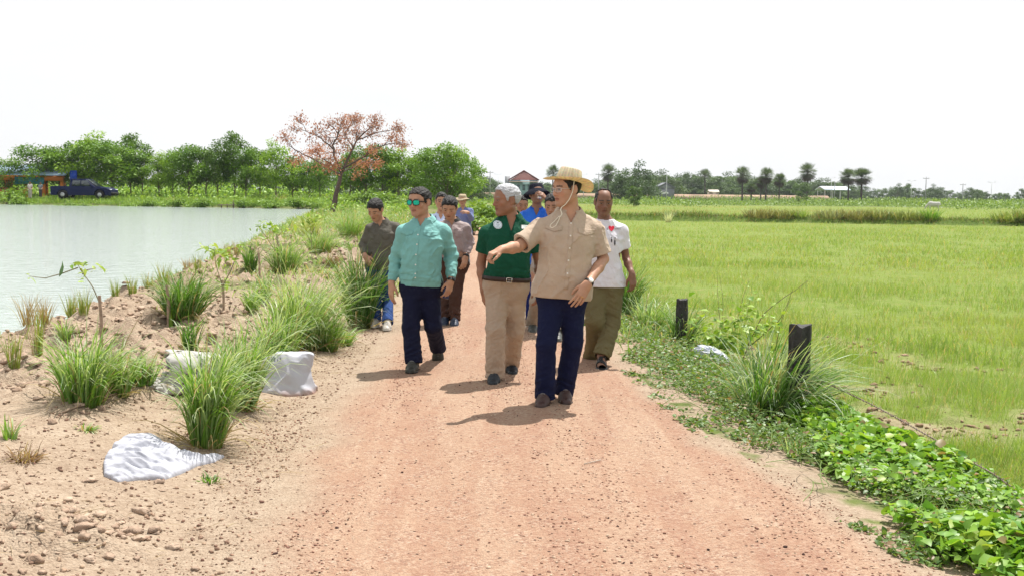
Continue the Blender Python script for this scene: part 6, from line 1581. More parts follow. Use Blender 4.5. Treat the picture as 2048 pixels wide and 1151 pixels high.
    R = make(dict(D=12.75, seed=81, h=0.0075, hs=1.05, label='man in a bright blue shirt and black bucket hat drinking from a bottle',
        skin=(.27, .14, .09), head=(-10, -14, -2), build=1.02, hname='jet_black', hairc=(.012, .011, .011), neck_r=.055, hat_cut=.05, hair_t=.006,
        J=dict(head=(1074, 388, -.02), neck=(1073, 420, 0), pel=(1068, 522, 0), sL=(1048, 436, 0), sR=(1098, 434, 0), eL=(1040, 478, .03), wL=(1048, 512, -.05), eR=(1106, 424, -.26), wR=(1096, 403, -.36), kL=(1060, 585, -.05), kR=(1084, 587, .05)),
        feet=dict(L=dict(toe=(1056, 655)), R=dict(toe=(1088, 650))),
        handL=dict(d=rel(0, -.1, -1), back=(-.7, -.4, 0), side=-1, curl=.5), handR=dict(d=rel(-.55, -.05, .75), back=(.75, -.35, .5), side=1, curls=(.75, .75, .8, .8), thumb=.6, s=1.08),
        shirt=dict(mat=blue, sleeve='short', slen=.8, fit=.020, hem=-.06, flare=.02, amp=.006, v=.07, collar=True, cl=.05, gap=.36, cmat=cloth('blue_collar', (.02, .10, .50))),
        trousers=dict(mat=cloth('royal_blue_trousers', (.012, .025, .17)), r=(.094, .072, .070)), shoe=dict(key='tan', col=(.22, .12, .06), sole=(.5, .45, .4), s=1.03)))
    bucket_hat(R, cloth('black_hat', (.012, .013, .022), .9), 'bucket_hat', .062, .062, dz=.050, crown=.10)
    hm = R['hc'] + R['Rm'] @ (np.array([0, .098, -.064]) * 1.05)
    ax = nrm(np.array([0.02, -1, .12])); sid = nrm(np.cross(ax, [0, 0, 1])); upv = np.cross(sid, ax); Rb = np.stack([sid, upv, ax], 1)
    pm, t = new_mat('clear_plastic'); g = t.nodes.new('ShaderNodeBsdfPrincipled'); g.inputs['Base Color'].default_value = (.85, .87, .9, 1); g.inputs['Transmission Weight'].default_value = .55; g.inputs['Roughness'].default_value = .12; o_ = t.nodes.new('ShaderNodeOutputMaterial'); t.links.new(g.outputs[0], o_.inputs['Surface'])
    m = MB(); m.lathe([(.0, 0.0), (.012, 0), (.013, .012), (.013, .022), (.031, .055), (.032, .09), (.030, .10), (.032, .11), (.030, .125), (.032, .135), (.032, .165), (.028, .175), (.014, .178), (.008, .172), (0, .172)], hm, 24, R=Rb)
    b = m.build('water_bottle', pm, None); tag(b, 'clear plastic water bottle at the mouth of the man in the bucket hat', 'bottle')
    # ---- man whose forehead shows behind the white hair
    gr = cloth('grey_shirt', (.25, .24, .24))
    R = make(dict(D=15.0, seed=91, h=0.0095, hs=1.05, label='man mostly hidden behind the green polo, only his forehead and brow showing', skin=(.33, .17, .11), head=(-10, 12, 0), hname='jet_black', hairc=(.012, .011, .011), hair_t=.009, hairline=.07,
        J=dict(head=(1044, 409, 0), neck=(1045, 437, 0), pel=(1046, 512, 0), sL=(1024, 446, 0), sR=(1066, 446, 0), eL=(1020, 478, .05), wL=(1022, 510, -.02), eR=(1072, 478, .05), wR=(1070, 510, -.02), kL=(1038, 568, -.1), kR=(1055, 570, .05)),
        feet=dict(L=dict(toe=(1036, 620)), R=dict(toe=(1056, 614))), handL=dict(d=rel(0, -.1, -1), back=(-.7, -.4, 0), side=-1, curl=.5), handR=dict(d=rel(0, -.1, -1), back=(.7, -.4, 0), side=1, curl=.5),
        shirt=dict(mat=gr, sleeve='short', fit=.018, hem=-.06, amp=.005, v=.05), trousers=dict(mat=cloth('tan_trousers', (.30, .23, .17)), r=(.094, .072, .068))))
    R = make(dict(D=12.2, seed=97, h=0.0085, hs=1.08, label='man hidden behind the straw-hatted man, only hair, arm and grey shoes showing', skin=(.36, .19, .13), head=(12, 14, 0), hname='jet_black', hairc=(.012, .011, .011), hair_t=.012,
        J=dict(head=(1105, 411, 0), neck=(1106, 446, 0), pel=(1094, 534, 0), sL=(1083, 458, 0), sR=(1134, 458, 0), eL=(1072, 502, .05), wL=(1068, 546, -.05), eR=(1146, 496, .05), wR=(1140, 532, -.02), kL=(1072, 602, -.05), kR=(1112, 605, -.05)),
        feet=dict(L=dict(toe=(1066, 666)), R=dict(toe=(1116, 684))), handL=dict(d=rel(0, -.1, -1), back=(-.7, -.4, 0), side=-1, curl=.5), handR=dict(d=rel(0, -.1, -1), back=(.7, -.4, 0), side=1, curl=.5),
        shirt=dict(mat=cloth('check_shirt', (.32, .28, .26)), sleeve='short', fit=.018, hem=-.06, amp=.005, v=.05), trousers=dict(mat=cloth('stone_trousers', (.30, .25, .20)), r=(.094, .072, .070)), shoe=dict(key='grey', col=(.06, .065, .06), sole=(.12, .12, .11), s=1.05)))
cast()
# ------------------------------------------------------------------ sacks and bag (need the surface tools)
def sack_mat(name, col): return mat(name, col, .75, noise=.06, nscale=8, bump=.35, bscale=90, bdist=.005, translucent=.12)
def sacks():
    # upright slumped sack, mouth folded towards the road
    g = ground_hit(565, 782); D = g[1]; s = F_PX / D
    w = 118 / s; hh = 74 / s
    c0 = np.array([0, 0, 0.0])
    def f(P):
        q = P - g; x, y, z = q[:, 0] / (w / 2), q[:, 1] / .17, q[:, 2] / hh
        tx = x - .12 * z; wid = 1 - .10 * np.clip(z, 0, 1) + .05 * np.cos(z * 5)
        dep = (1.0 - .62 * np.clip(z, 0, 1) ** 1.2); k = (np.abs(tx / wid) ** 3.2 + np.abs(y / np.maximum(dep, .1)) ** 2.4) ** (1 / 2.8)
        d = (k - 1) * .13
        tp = (z - 1.0 + .14 * tx ** 2 * (tx < 0) + .10 * (tx + .9) * (tx < -.4)) * hh
        d = smax(d, tp, .03); d = smax(d, -q[:, 2] - .02, .01)
        Q = P + .03 * np.stack([np.sin(19 * P[:, 2]), np.sin(17 * P[:, 0]), np.sin(15 * P[:, 0])], 1)
        return d - .018 * (1 - np.abs(fbm(Q * 7, 2, 3)) * 2.4) - .012 * fbm(P * 5, 2, 9)
    def colf(V):
        q = V - g; c = np.tile([1., 1., 1.], (len(V), 1)); n = fbm(V * 9, 3, 4)
        dirt = np.clip(.9 - q[:, 2] / .07 + n * .8, 0, 1)[:, None] * np.clip((q[:, 0] / (w / 2) + .6), 0, 1)[:, None]
        c = c * (1 - dirt) + np.array([.80, .48, .34]) * dirt
        pr = (np.abs(q[:, 0] + .05) < .055) & (np.abs(q[:, 2] - hh * .90) < .016) & (np.sin(q[:, 0] * 260) > 0) & (q[:, 1] < 0.02)
        c[pr] = (.25, .28, .33); return c
    lo, hi = bounds([g + np.array([0, 0, hh / 2])], .42)
    sm = mat('white_sack', (.47, .48, .53), .7, attr=True, bump=.3, bscale=90, bdist=.004, translucent=.10)
    o = sdf_mesh('white_sack', f, lo, hi, .007, sm, None, colf, g); o.location = g; tag(o, 'slumped full white sack standing at the edge of the track with a muddy corner', 'sack')
    # open sack lying on its side, mouth to the left
    g = ground_hit(372, 782); g[2] += 0; D = g[1]; s = F_PX / D; Ln = 128 / s; hh = 88 / s
    ax = nrm([1.0, .35, .02])
    sd = np.array([-ax[1], ax[0], 0])
    a0 = g - ax * Ln * .32 - sd * .02
    def f2(P):
        q = P - a0; t = q @ ax / Ln; y = q @ sd; z = q[:, 2]
        R_ = hh / 2 * (1.02 - .20 * t ** 2 - .12 * np.clip(.1 - t, 0, 1)); zc = R_ * .93
        e = np.sqrt((y / 1.25) ** 2 + (z - zc) ** 2)
        wv = 8e-3 * fbm(P * 9, 3, 5) + .014 * (1 - 2.2 * np.abs(fbm(P * np.array([5, 5, 9]), 2, 6)))
        d = e - R_ + wv
        d = smax(d, (t - .95) * Ln + 0 * y, .06); sh = np.maximum(d, -(d + .014))
        mouth = (-t + .03 * np.sin(7 * np.arctan2(z - zc, y)) + .10 * (z / hh - .4)) * Ln
        inner = -(e - R_ + .016)
        d = np.maximum(d, np.where(t < .55, inner, -1)); d = smax(d, mouth, .006)
        return np.maximum(d, -z - .03)
    lo, hi = bounds([a0, a0 + ax * Ln, a0 + np.array([0, 0, hh])], .2)
    om = sack_mat('old_white_sack', (.45, .44, .42))
    o = sdf_mesh('open_sack', lambda P: f2(P), lo, hi, .007, om, None, None, g); o.location = g; tag(o, 'open white sack lying on its side, dark mouth facing left', 'sack')
    def f3(P):
        q = P - (a0 - ax * .0 - sd * .06 + np.array([0, 0, .05])); x = q @ ax; y = q @ sd
        e = np.sqrt((x / .15) ** 2 + (y / .17) ** 2 + (q[:, 2] / .055) ** 2); return (e - 1) * .045 - .012 * (1 - 2 * np.abs(fbm(P * 11, 3, 7)))
    lo, hi = bounds([a0], .24); bl = sdf_mesh('sack_flap', f3, lo, hi, .007, om, o, None, g)
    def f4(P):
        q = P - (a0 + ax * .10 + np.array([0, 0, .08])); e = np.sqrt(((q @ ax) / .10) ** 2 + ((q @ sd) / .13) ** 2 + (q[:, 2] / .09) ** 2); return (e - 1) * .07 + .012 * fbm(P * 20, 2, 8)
    lo, hi = bounds([a0 + ax * .1], .22); b = sdf_mesh('dark_sack_interior', f4, lo, hi, .009, M('dark_interior', (.045, .035, .032), .9, bump=.5, bscale=50), None, None, g); b.location = g; tag(b, 'dark lump put into the mouth of the open sack as its dark interior', 'soil lump')  # near-black lump put in to make the inside of the sack mouth dark
    # flat crumpled cloth sack in front
    pts = np.array([(208, 965), (207, 945), (228, 920), (255, 900), (285, 893), (303, 884), (330, 896), (360, 903), (390, 908), (425, 903), (450, 898), (430, 910), (395, 922), (372, 935), (330, 955), (280, 962), (236, 972)])
    P2 = np.array([G(a, b, .04)[:2] for a, b in pts])
    def inside(x, y):
        r = np.zeros(len(x), bool); dm = np.full(len(x), 9.0); n = len(P2)
        for i in range(n):
            a, b = P2[i], P2[(i + 1) % n]; c = ((a[1] > y) != (b[1] > y)) & (x < (b[0] - a[0]) * (y - a[1]) / (b[1] - a[1] + 1e-12) + a[0]); r ^= c
            d = b - a; t = np.clip(((x - a[0]) * d[0] + (y - a[1]) * d[1]) / (d @ d), 0, 1); dm = np.minimum(dm, np.hypot(x - a[0] - t * d[0], y - a[1] - t * d[1]))
        return np.where(r, -dm, dm)
    g = np.array([P2[:, 0].mean(), P2[:, 1].mean(), 0]); g[2] = gz(g[0], g[1])
    sl = G(285, 948, .05)
    def f5(P):
        e = inside(P[:, 0], P[:, 1]); gr = gzs(P[:, 0], P[:, 1])
        dd = np.clip(-e / .16, 0, 1); n = 1 - 2.3 * np.abs(fbm(np.stack([P[:, 0] * 3.2 + P[:, 1] * 2, P[:, 1] * 11 - P[:, 0] * 3], 1) + .6 * fbm(P[:, :2] * 5, 2, 1)[:, None], 3, 2))
        n2 = 1 - 2.4 * np.abs(fbm(np.stack([P[:, 0] * 15 + P[:, 1] * 5, P[:, 1] * 17], 1) + .8 * n[:, None], 2, 5)); top = .008 + .032 * dd ** .6 + .030 * n * (.4 + dd) + .010 * n2 - .06 * np.exp(-(((P[:, 0] - sl[0]) / .10) ** 2 + ((P[:, 1] - sl[1] - .15 * (P[:, 0] - sl[0])) / .022) ** 2)) + .030 * np.exp(-(np.hypot(P[:, 0] - g[0] + .25, P[:, 1] - g[1] - .02) / .22) ** 2)
        return smax(smax((P[:, 2] - gr - top) * .7, gr - .02 - P[:, 2], .004), e, .012)
    lo, hi = P2.min(0), P2.max(0)
    o = sdf_mesh('cloth_sack', f5, (lo[0] - .03, lo[1] - .03, g[2] - .06), (hi[0] + .03, hi[1] + .03, g[2] + .26), .0065, sack_mat('crumpled_cloth', (.43, .44, .49)), None, None, g); o.location = g; tag(o, 'flat crumpled white cloth sack lying on the bare soil in the foreground', 'sack')
    # plastic bag in the weeds
    g = ground_hit(1420, 722); s = F_PX / g[1]
    def f6(P):
        q = P - g - np.array([0, 0, .06]); e = np.sqrt((q[:, 0] / (28 / s)) ** 2 + (q[:, 1] / .10) ** 2 + ((q[:, 2] + .25 * q[:, 0]) / (15 / s)) ** 2); return (e - 1) * .05 - .020 * (1 - 2.4 * np.abs(fbm(P * 14, 3, 12)))
    lo, hi = bounds([g + np.array([0, 0, .05])], .22); o = sdf_mesh('plastic_bag', f6, lo, hi, .007, mat('pale_plastic', (.60, .64, .72), .25, spec=.6, translucent=.3), None, None, g); o.location = g; tag(o, 'crumpled pale plastic bag among the verge weeds between the burnt posts', 'plastic bag')
sacks()
# ================================================================== TREES AND FAR THINGS
FOL = leaf_mat('foliage', .30, .5, .3)
def crown_cloud(rs, centres, radii, n, size, cols, droop=.3, flat=.7, aspect=.5):
    k = len(centres); w = np.array([r ** 2 for r in radii]); w = w / w.sum(); idx = rs.choice(k, n, p=w)
    d = rs.normal(size=(n, 3)); d /= np.linalg.norm(d, axis=1, keepdims=True)
    rr = rs.uniform(0, 1, n) ** .45; R_ = np.asarray(radii)[idx][:, None]
    P = np.asarray(centres)[idx] + d * R_ * rr[:, None] * np.array([1, 1, flat])
    D_ = d * .8 + rs.normal(0, .5, (n, 3)); D_[:, 2] -= droop
    V, Q = simple_quads(P, D_, size * rs.uniform(.6, 1.4, n), rs, aspect)
    cc = rs.uniform(0, 1, k)[idx]; u = np.clip(.6 * cc + .4 * rs.uniform(0, 1, n), 0, 1)[:, None]
    c = np.asarray(cols[0]) * (1 - u) + np.asarray(cols[1]) * u
    return V, Q, np.repeat(c, 4, 0)
def broad_tree_proto(seed, H=6.5, R_=2.6, base=.36, n=5000, leaf=.24, cols=((.055, .13, .018), (.17, .31, .04)), layers=16, name='shade_tree', trunk_r=.09, shape='round', aspect=.5):
    rs = np.random.RandomState(seed); root = empty(name); mb = MB(); cs, rad = [], []
    lean = rs.normal(0, .15, 2); top = np.array([lean[0], lean[1], H * .80]); tp = np.array([[0, 0, -.3], [0, 0, H * .2], [lean[0] * .5 + rs.normal(0, .06), lean[1] * .5, H * .45], top])
    t = np.linspace(0, 3, 10); T3 = np.stack([np.interp(t, range(4), tp[:, i]) for i in range(3)], 1); mb.tube(T3, np.linspace(trunk_r, trunk_r * .3, 10), 7)
    for i in range(layers):
        h = base + (1 - base) * (i + rs.uniform(0, 1)) / layers
        prof = min(1.0, max(.3, 1.12 - .85 * max(0, (h - .68) / .32) ** 2)) * (.72 + .28 * min(1, (h - base) / .2))
        a = i * 2.4 + rs.uniform(-.5, .5); rr = R_ * prof * rs.uniform(.35, .95); c = np.array([math.cos(a) * rr, math.sin(a) * rr, H * min(h, .96) + rs.normal(0, .12)])
        s0 = T3[min(9, int(h * 9 * .8))]; m_ = (s0 + c) / 2 + np.array([0, 0, -.15]); mb.tube([s0, m_, c], [trunk_r * .38, trunk_r * .25, .012], 5); cs.append(c); rad.append(R_ * rs.uniform(.26, .44))
        for k in range(2): cs.append(c + rs.normal(0, R_ * .22, 3) * np.array([1, 1, .6])); rad.append(R_ * rs.uniform(.14, .28))
    cs.append(top); rad.append(R_ * .35)
    V, Q, c = crown_cloud(rs, cs, rad, n, leaf, cols, aspect=aspect)
    mb.build('trunk', BARK, root); mesh_obj('crown', V, Q, FOL, root, True, c); return root
PROTO = {}
def place_copy(key, make, loc, scale, rz, label, cat, group=None, sx=1.0):
    if key not in PROTO: PROTO[key] = r = make(); first = True
    else:
        src = PROTO[key]; r = src.copy(); C.objects.link(r); first = False
        for ch in src.children:
            c = ch.copy(); C.objects.link(c); c.parent = r
    r.location = loc; r.scale = (scale * sx, scale * sx, scale); r.rotation_euler = (0, 0, rz)
    for k in ('group',):
        if k in r: del r[k]
    tag(r, label, cat, group); return r
def ground_at(x, y): return gz(x, y)
ORD = ['first', 'second', 'third', 'fourth', 'fifth', 'sixth', 'seventh', 'eighth', 'ninth', 'tenth', 'eleventh', 'twelfth', 'thirteenth', 'fourteenth', 'fifteenth', 'sixteenth', 'seventeenth', 'eighteenth', 'nineteenth', 'twentieth']
def far_trees():
    rs = np.random.RandomState(77)
    cols_a = ((.05, .135, .015), (.22, .38, .045)); cols_b = ((.038, .10, .015), (.15, .27, .035))
    mk = lambda s, c, **k: (lambda: broad_tree_proto(s, cols=c, **k))
    P = {0: mk(1, cols_a), 1: mk(2, cols_a, R_=2.3), 2: mk(3, cols_a, R_=3.0, base=.34), 3: mk(4, cols_b, R_=2.4), 4: mk(5, cols_b, R_=2.0, base=.38), 5: mk(6, ((.10, .22, .02), (.34, .52, .06)), R_=2.5)}
    row = [  # px, top py, distance, proto, width factor, description
        (12, 322, 118, 2, 1.0, 'leftmost green tree, cut by the left border, in front of the pavilion'), (82, 296, 119, 0, 1.15, 'spreading green tree above the orange pavilion'), (118, 300, 121, 3, .95, 'darker tree right behind the pavilion tree'),
        (160, 290, 120, 1, 1.0, 'tree whose crown hangs over the pickup bed'), (186, 280, 120, 5, 1.15, 'tallest bright green tree behind the pickup cab'), (225, 288, 119, 0, 1.2, 'large bright tree over the front of the pickup'),
        (262, 278, 124, 4, .8, 'thin dark treetop poking up right of the pickup'), (285, 312, 121, 3, .9, 'dark rounded tree right of the pickup'), (318, 315, 120, 5, .8, 'bright low tree left of the gap in the row'), (345, 308, 124, 1, .8, 'slender tree in the middle left of the row'),
        (378, 296, 121, 0, 1.0, 'full green tree in the middle of the row'), (412, 300, 122, 3, .95, 'dark full tree at the middle of the row'), (436, 304, 126, 1, .85, 'tree just left of the tallest slim one'), (470, 276, 122, 4, .75, 'tallest slim tree with a small top tuft'),
        (492, 302, 121, 0, .85, 'green tree right of the tallest slim tree'), (520, 306, 124, 3, .85, 'dark tree left of the red-leaved tree'), (552, 296, 120, 5, .85, 'bright tree at the left edge of the red crown'), (585, 318, 122, 1, .9, 'green tree under the left side of the red crown'),
        (618, 330, 124, 3, .9, 'dark tree partly behind the red crown'), (640, 322, 118, 0, .8, 'tree directly behind the red tree trunk'), (700, 312, 116, 1, .95, 'green tree just right of the red tree trunk'), (732, 296, 114, 0, 1.0, 'tree under the right tip of the red crown'),
        (765, 300, 113, 3, 1.0, 'dark green tree above the young man'), (798, 308, 112, 5, .95, 'bright green tree between the young man and the turquoise shirt'), (830, 318, 112, 1, .9, 'tree above the man in sunglasses'), (862, 304, 108, 0, 1.0, 'left half of the last big tree group by the track'),
        (893, 294, 106, 2, .88, 'largest full-crowned tree at the right end of the row'), (922, 308, 107, 5, .8, 'last tree on the right end of the row beside the track')]
    for i, (px, top, D, pr, wf, lab) in enumerate(row):
        w = W(px, 395, D); z = ground_at(w[0], w[1]); s = F_PX / D; Ht = CAM[2] + (0) + (W(px, top, D)[2] - CAM[2]) - z
        sc = Ht / 6.4; place_copy(('a', pr), P[pr], (w[0], w[1], z), sc, rs.uniform(0, 6.28), lab, 'tree', 'trees in the row beyond the pond', wf * 1.24)
    # second, further rank seen through the trunks
    for i in range(18):
        px = 25 + i * 51 + rs.uniform(-12, 12); D = rs.uniform(140, 165); w = W(px, 395, D); z = ground_at(w[0], w[1]); Ht = W(px, rs.uniform(325, 345), D)[2] - z
        place_copy(('a', [3, 4][i % 2]), P[[3, 4][i % 2]], (w[0], w[1], z), Ht / 6.6, rs.uniform(0, 6.28), 'dim dark tree in the second rank behind the pond-side row', 'tree', 'second rank of trees behind the pond-side row', 1.15)
    # shrubs and tall weeds on the far shore
    def bush():
        rs2 = np.random.RandomState(31); root = empty('shore_bush'); cs = [rs2.normal(0, .35, 3) * [1, 1, .5] + [0, 0, .55] for _ in range(9)]; V, Q, c = crown_cloud(rs2, cs, [rs2.uniform(.2, .42) for _ in cs], 900, .16, ((.07, .16, .02), (.24, .38, .06))); mesh_obj('foliage', V, Q, FOL, root, True, c)
        m = MB(); [m.tube([(0, 0, -.1), c_ * .9], [.02, .008], 4) for c_ in cs]; m.build('stems', BARK, root); return root
    for i, (px, by, hpx, lab, D) in enumerate([(22, 396, 32, 'dense bush at the left border below the pavilion', 110), (45, 396, 18, 'yellow-green bush left of the standing man in white', 108), (132, 398, 16, 'small bush in front of the rear pickup wheel', 105), (175, 398, 15, 'round grassy bush in front of the pickup doors', 104),
            (250, 398, 14, 'bush just right of the pickup bumper', 104), (290, 400, 18, 'leafy bush on the far shore right of the pickup', 104), (350, 400, 20, 'bush beside the young palm shoots on the far shore', 103), (400, 402, 22, 'dark bush left of the little wooden jetty', 102), (490, 402, 20, 'bush just right of the little wooden jetty', 101),
            (540, 404, 24, 'bush on the far shore left of the red tree', 100), (600, 405, 22, 'low bush on the far shore under the red crown', 99), (722, 412, 30, 'bush behind the shoulder of the young man', 90), (790, 408, 30, 'bush between the young man and the turquoise shirt', 88), (818, 412, 26, 'yellowish bush behind the man in sunglasses', 85),
            (955, 405, 34, 'bright leafy bush right of the distant man in the sun hat', 60), (975, 410, 40, 'tall leafy bush between the distant man and the white hair', 52), (1005, 404, 36, 'leafy bush hidden behind the white-haired man', 55), (948, 440, 42, 'silvery grass-like bush left of the green polo shoulder', 40)]):
        w = W(px, by, D); z = ground_at(w[0], w[1]); place_copy('bush', bush, (w[0], w[1], z), hpx * D / F_PX / .95 * 1.1, rs.uniform(0, 6.28), lab, 'bush', 'bushes on the far shore and track side', 1.3)
    # far broadleaf clumps on the plain
    Pf = {0: mk(21, ((.05, .10, .03), (.11, .19, .05)), n=4200, leaf=.36, R_=3.2, base=.12, name='plain_tree', trunk_r=.12, layers=12), 1: mk(22, ((.045, .09, .03), (.09, .16, .05)), n=5200, leaf=.36, R_=4.0, base=.10, name='plain_tree', trunk_r=.12, layers=12), 2: mk(23, ((.06, .12, .035), (.13, .22, .06)), n=3800, leaf=.36, R_=3.0, base=.14, name='plain_tree', trunk_r=.12, layers=10)}
    def plain(px, by, top, D, pr, lab, wf=1.0, grp='trees scattered on the plain'):
        w = W(px, by, D); z = -.45; Ht = W(px, top, D)[2] - z; place_copy(('f', pr), Pf[pr], (w[0], w[1], z), Ht / 6.8, rs.uniform(0, 6.28), lab, 'tree', grp, wf)
    plain(1270, 400, 336, 300, 1, 'huge dark rounded tree mass above the small bright tree', 1.15); plain(1245, 400, 350, 305, 1, 'left lower part of the dark tree mass beyond the balding man', 1.0)
    plain(1268, 405, 373, 170, 2, 'small bright green tree alone at the near end of the pasture', .95)
    plain(1604, 402, 366, 300, 2, 'bright bushy tree left of the tallest palm trunk', 1.1); plain(1298, 395, 352, 380, 0, 'dark tree right of the huge rounded mass')
    plain(1795, 392, 373, 520, 1, 'grey-green tree right of the paired palms', 1.2); plain(1815, 392, 368, 540, 0, 'narrow dark tree left of a lamp post on the right plain'); plain(1870, 396, 374, 520, 1, 'round tree under the right-hand utility pole', 1.1); plain(1945, 398, 376, 520, 0, 'dark tree near the right end of the plain', 1.2); plain(1958, 398, 380, 500, 2, 'lower tree beside the dark one near the right end', 1.2); plain(2012, 400, 387, 480, 2, 'isolated low tree near the right border', 1.3); plain(2046, 400, 378, 480, 0, 'dark tree cut by the right border')
    n = 0
    for i in range(78):
        px = 945 + i * 10.2 + rs.uniform(-8, 8)
        if px > 1735: continue
        base_top = np.interp(px, [945, 1000, 1080, 1200, 1300, 1400, 1500, 1600, 1700, 1735], [358, 368, 366, 366, 356, 358, 360, 366, 372, 376])
        D = rs.uniform(430, 620); plain(px, 390, base_top + rs.uniform(-7, 6), D, i % 3, 'hazy green tree in the continuous line closing the plain', rs.uniform(1.3, 1.9), 'hazy tree line closing the plain')
    for i in range(22):
        px = 1740 + i * 14.5 + rs.uniform(-7, 7); plain(px, 396, np.interp(px, [1740, 1800, 1900, 2048], [381, 380, 384, 391]) + rs.uniform(-6, 3), rs.uniform(520, 640), i % 3, 'low hazy tree on the right part of the horizon', 1.5, 'low hazy trees on the right horizon')
    for i in range(26):
        px = -20 + i * 38.5 + rs.uniform(-14, 14); D = rs.uniform(185, 240); plain(px, 388, rs.uniform(352, 364), D, i % 3, 'low bushy tree far behind the trunks of the pond row', rs.uniform(1.5, 2.0), 'low bushy trees far behind the pond row')
    # sugar palms
    def palm(seed, skirt=True, H=11.0):
        def f():
            rs2 = np.random.RandomState(seed); root = empty('sugar_palm'); m = MB(); lean = rs2.normal(0, .25, 2)
            tz = np.linspace(-.5, H * .80, 12); m.tube(np.stack([lean[0] * (tz / H) ** 2, lean[1] * (tz / H) ** 2, tz], 1), .30 - .08 * tz / H + .03 * np.sin(tz * 9), 9); m.build('trunk', M('palm_trunk', (.075, .062, .055), .9, noise=.3, nscale=6), root)
            c0 = np.array([lean[0] * .64, lean[1] * .64, H * .82])
            def fans(nf, zlo, zhi, cols, L_, name, mt):
                V_, T_, C_ = [], [], []; off = 0
                for i in range(nf):
                    a = rs2.uniform(0, 2 * PI); el = rs2.uniform(zlo, zhi); d = np.array([math.cos(a) * math.cos(el), math.sin(a) * math.cos(el), math.sin(el)]); st = c0 + d * L_ * rs2.uniform(.5, .75); n_ = 15
                    s1 = nrm(np.cross(d, [0, 0, 1.0]) + rs2.normal(0, .25, 3)); nn = np.cross(s1, d); sp = np.linspace(-2.0, 2.0, n_); R1 = L_ * rs2.uniform(.42, .56)
                    pts = [st]; 
                    for k, th_ in enumerate(sp):
                        for rr, dth in ((.55, -.06), (1.0, 0), (.55, .06)):
                            q = st + (d * math.cos(th_ + dth) + s1 * math.sin(th_ + dth)) * R1 * rr - nn * .12 * rr * R1; q[2] -= .14 * rr * R1; pts.append(q)
                    V_.append(np.array(pts)); T_.append(np.array([[0, 1 + 3 * k, 2 + 3 * k] for k in range(n_)] + [[0, 2 + 3 * k, 3 + 3 * k] for k in range(n_)]) + off); off += len(pts)
                    u = rs2.uniform(0, 1); C_.append(np.tile(np.asarray(cols[0]) * (1 - u) + np.asarray(cols[1]) * u, (len(pts), 1)))
                    pm.tube([c0, st], .05, 4)
                mesh_obj(name, np.vstack(V_), np.vstack(T_), mt, root, False, np.vstack(C_))
            pm = MB(); fans(62, -.55, 1.5, ((.045, .085, .03), (.12, .19, .06)), H * .28, 'crown', FOL)
            if skirt:
                c0 = c0 - np.array([0, 0, H * .04]); fans(58, -1.2, -.1, ((.055, .042, .034), (.13, .10, .075)), H * .235, 'dead_leaf_skirt', DRYL)
            pm.build('leaf_stalks', M('palm_stalk', (.09, .10, .05), .8), root); return root
        return f
    pp = {0: palm(1), 1: palm(2), 2: palm(3, False), 3: palm(4)}
    for (px, by, top, D, k, sx, lab) in [(1215, 392, 328, 360, 0, 1.0, 'single sugar palm just right of the straw hat'), (1105, 392, 330, 370, 2, .9, 'palm crown showing above the left brim of the straw hat'), (1484, 404, 333, 330, 0, 1.05, 'sugar palm with brown skirt, leftmost of the right-hand group'),
            (1502, 404, 368, 330, 3, 1.5, 'short shaggy palm between the first two tall ones'), (1531, 403, 335, 335, 1, 1.05, 'second tall palm of the right-hand group'), (1521, 403, 352, 338, 3, 1.1, 'lower palm leaning behind the second tall one'), (1558, 401, 347, 345, 3, 1.1, 'shorter dark palm right of the second tall one'),
            (1614, 405, 325, 325, 1, 1.0, 'tallest sugar palm standing alone with a long trunk'), (1696, 408, 337, 315, 0, 1.15, 'left palm of the big touching pair'), (1722, 407, 337, 318, 3, 1.35, 'right, wider palm of the big touching pair'),
            (1372, 390, 347, 520, 2, 1.0, 'hazy palm left of the far pair behind the white car'), (1388, 390, 349, 520, 2, .9, 'hazy palm beside it in the far pair'), (1410, 390, 338, 460, 2, 1.0, 'isolated hazy palm left of the tan hut')]:
        w = W(px, by, D); z = -.45; Ht = W(px, top, D)[2] - z; place_copy(('p', k), pp[k], (w[0], w[1], z), Ht / 12.0, rs.uniform(0, 6), lab, 'palm', 'sugar palms on the plain', sx * 1.0)
far_trees()
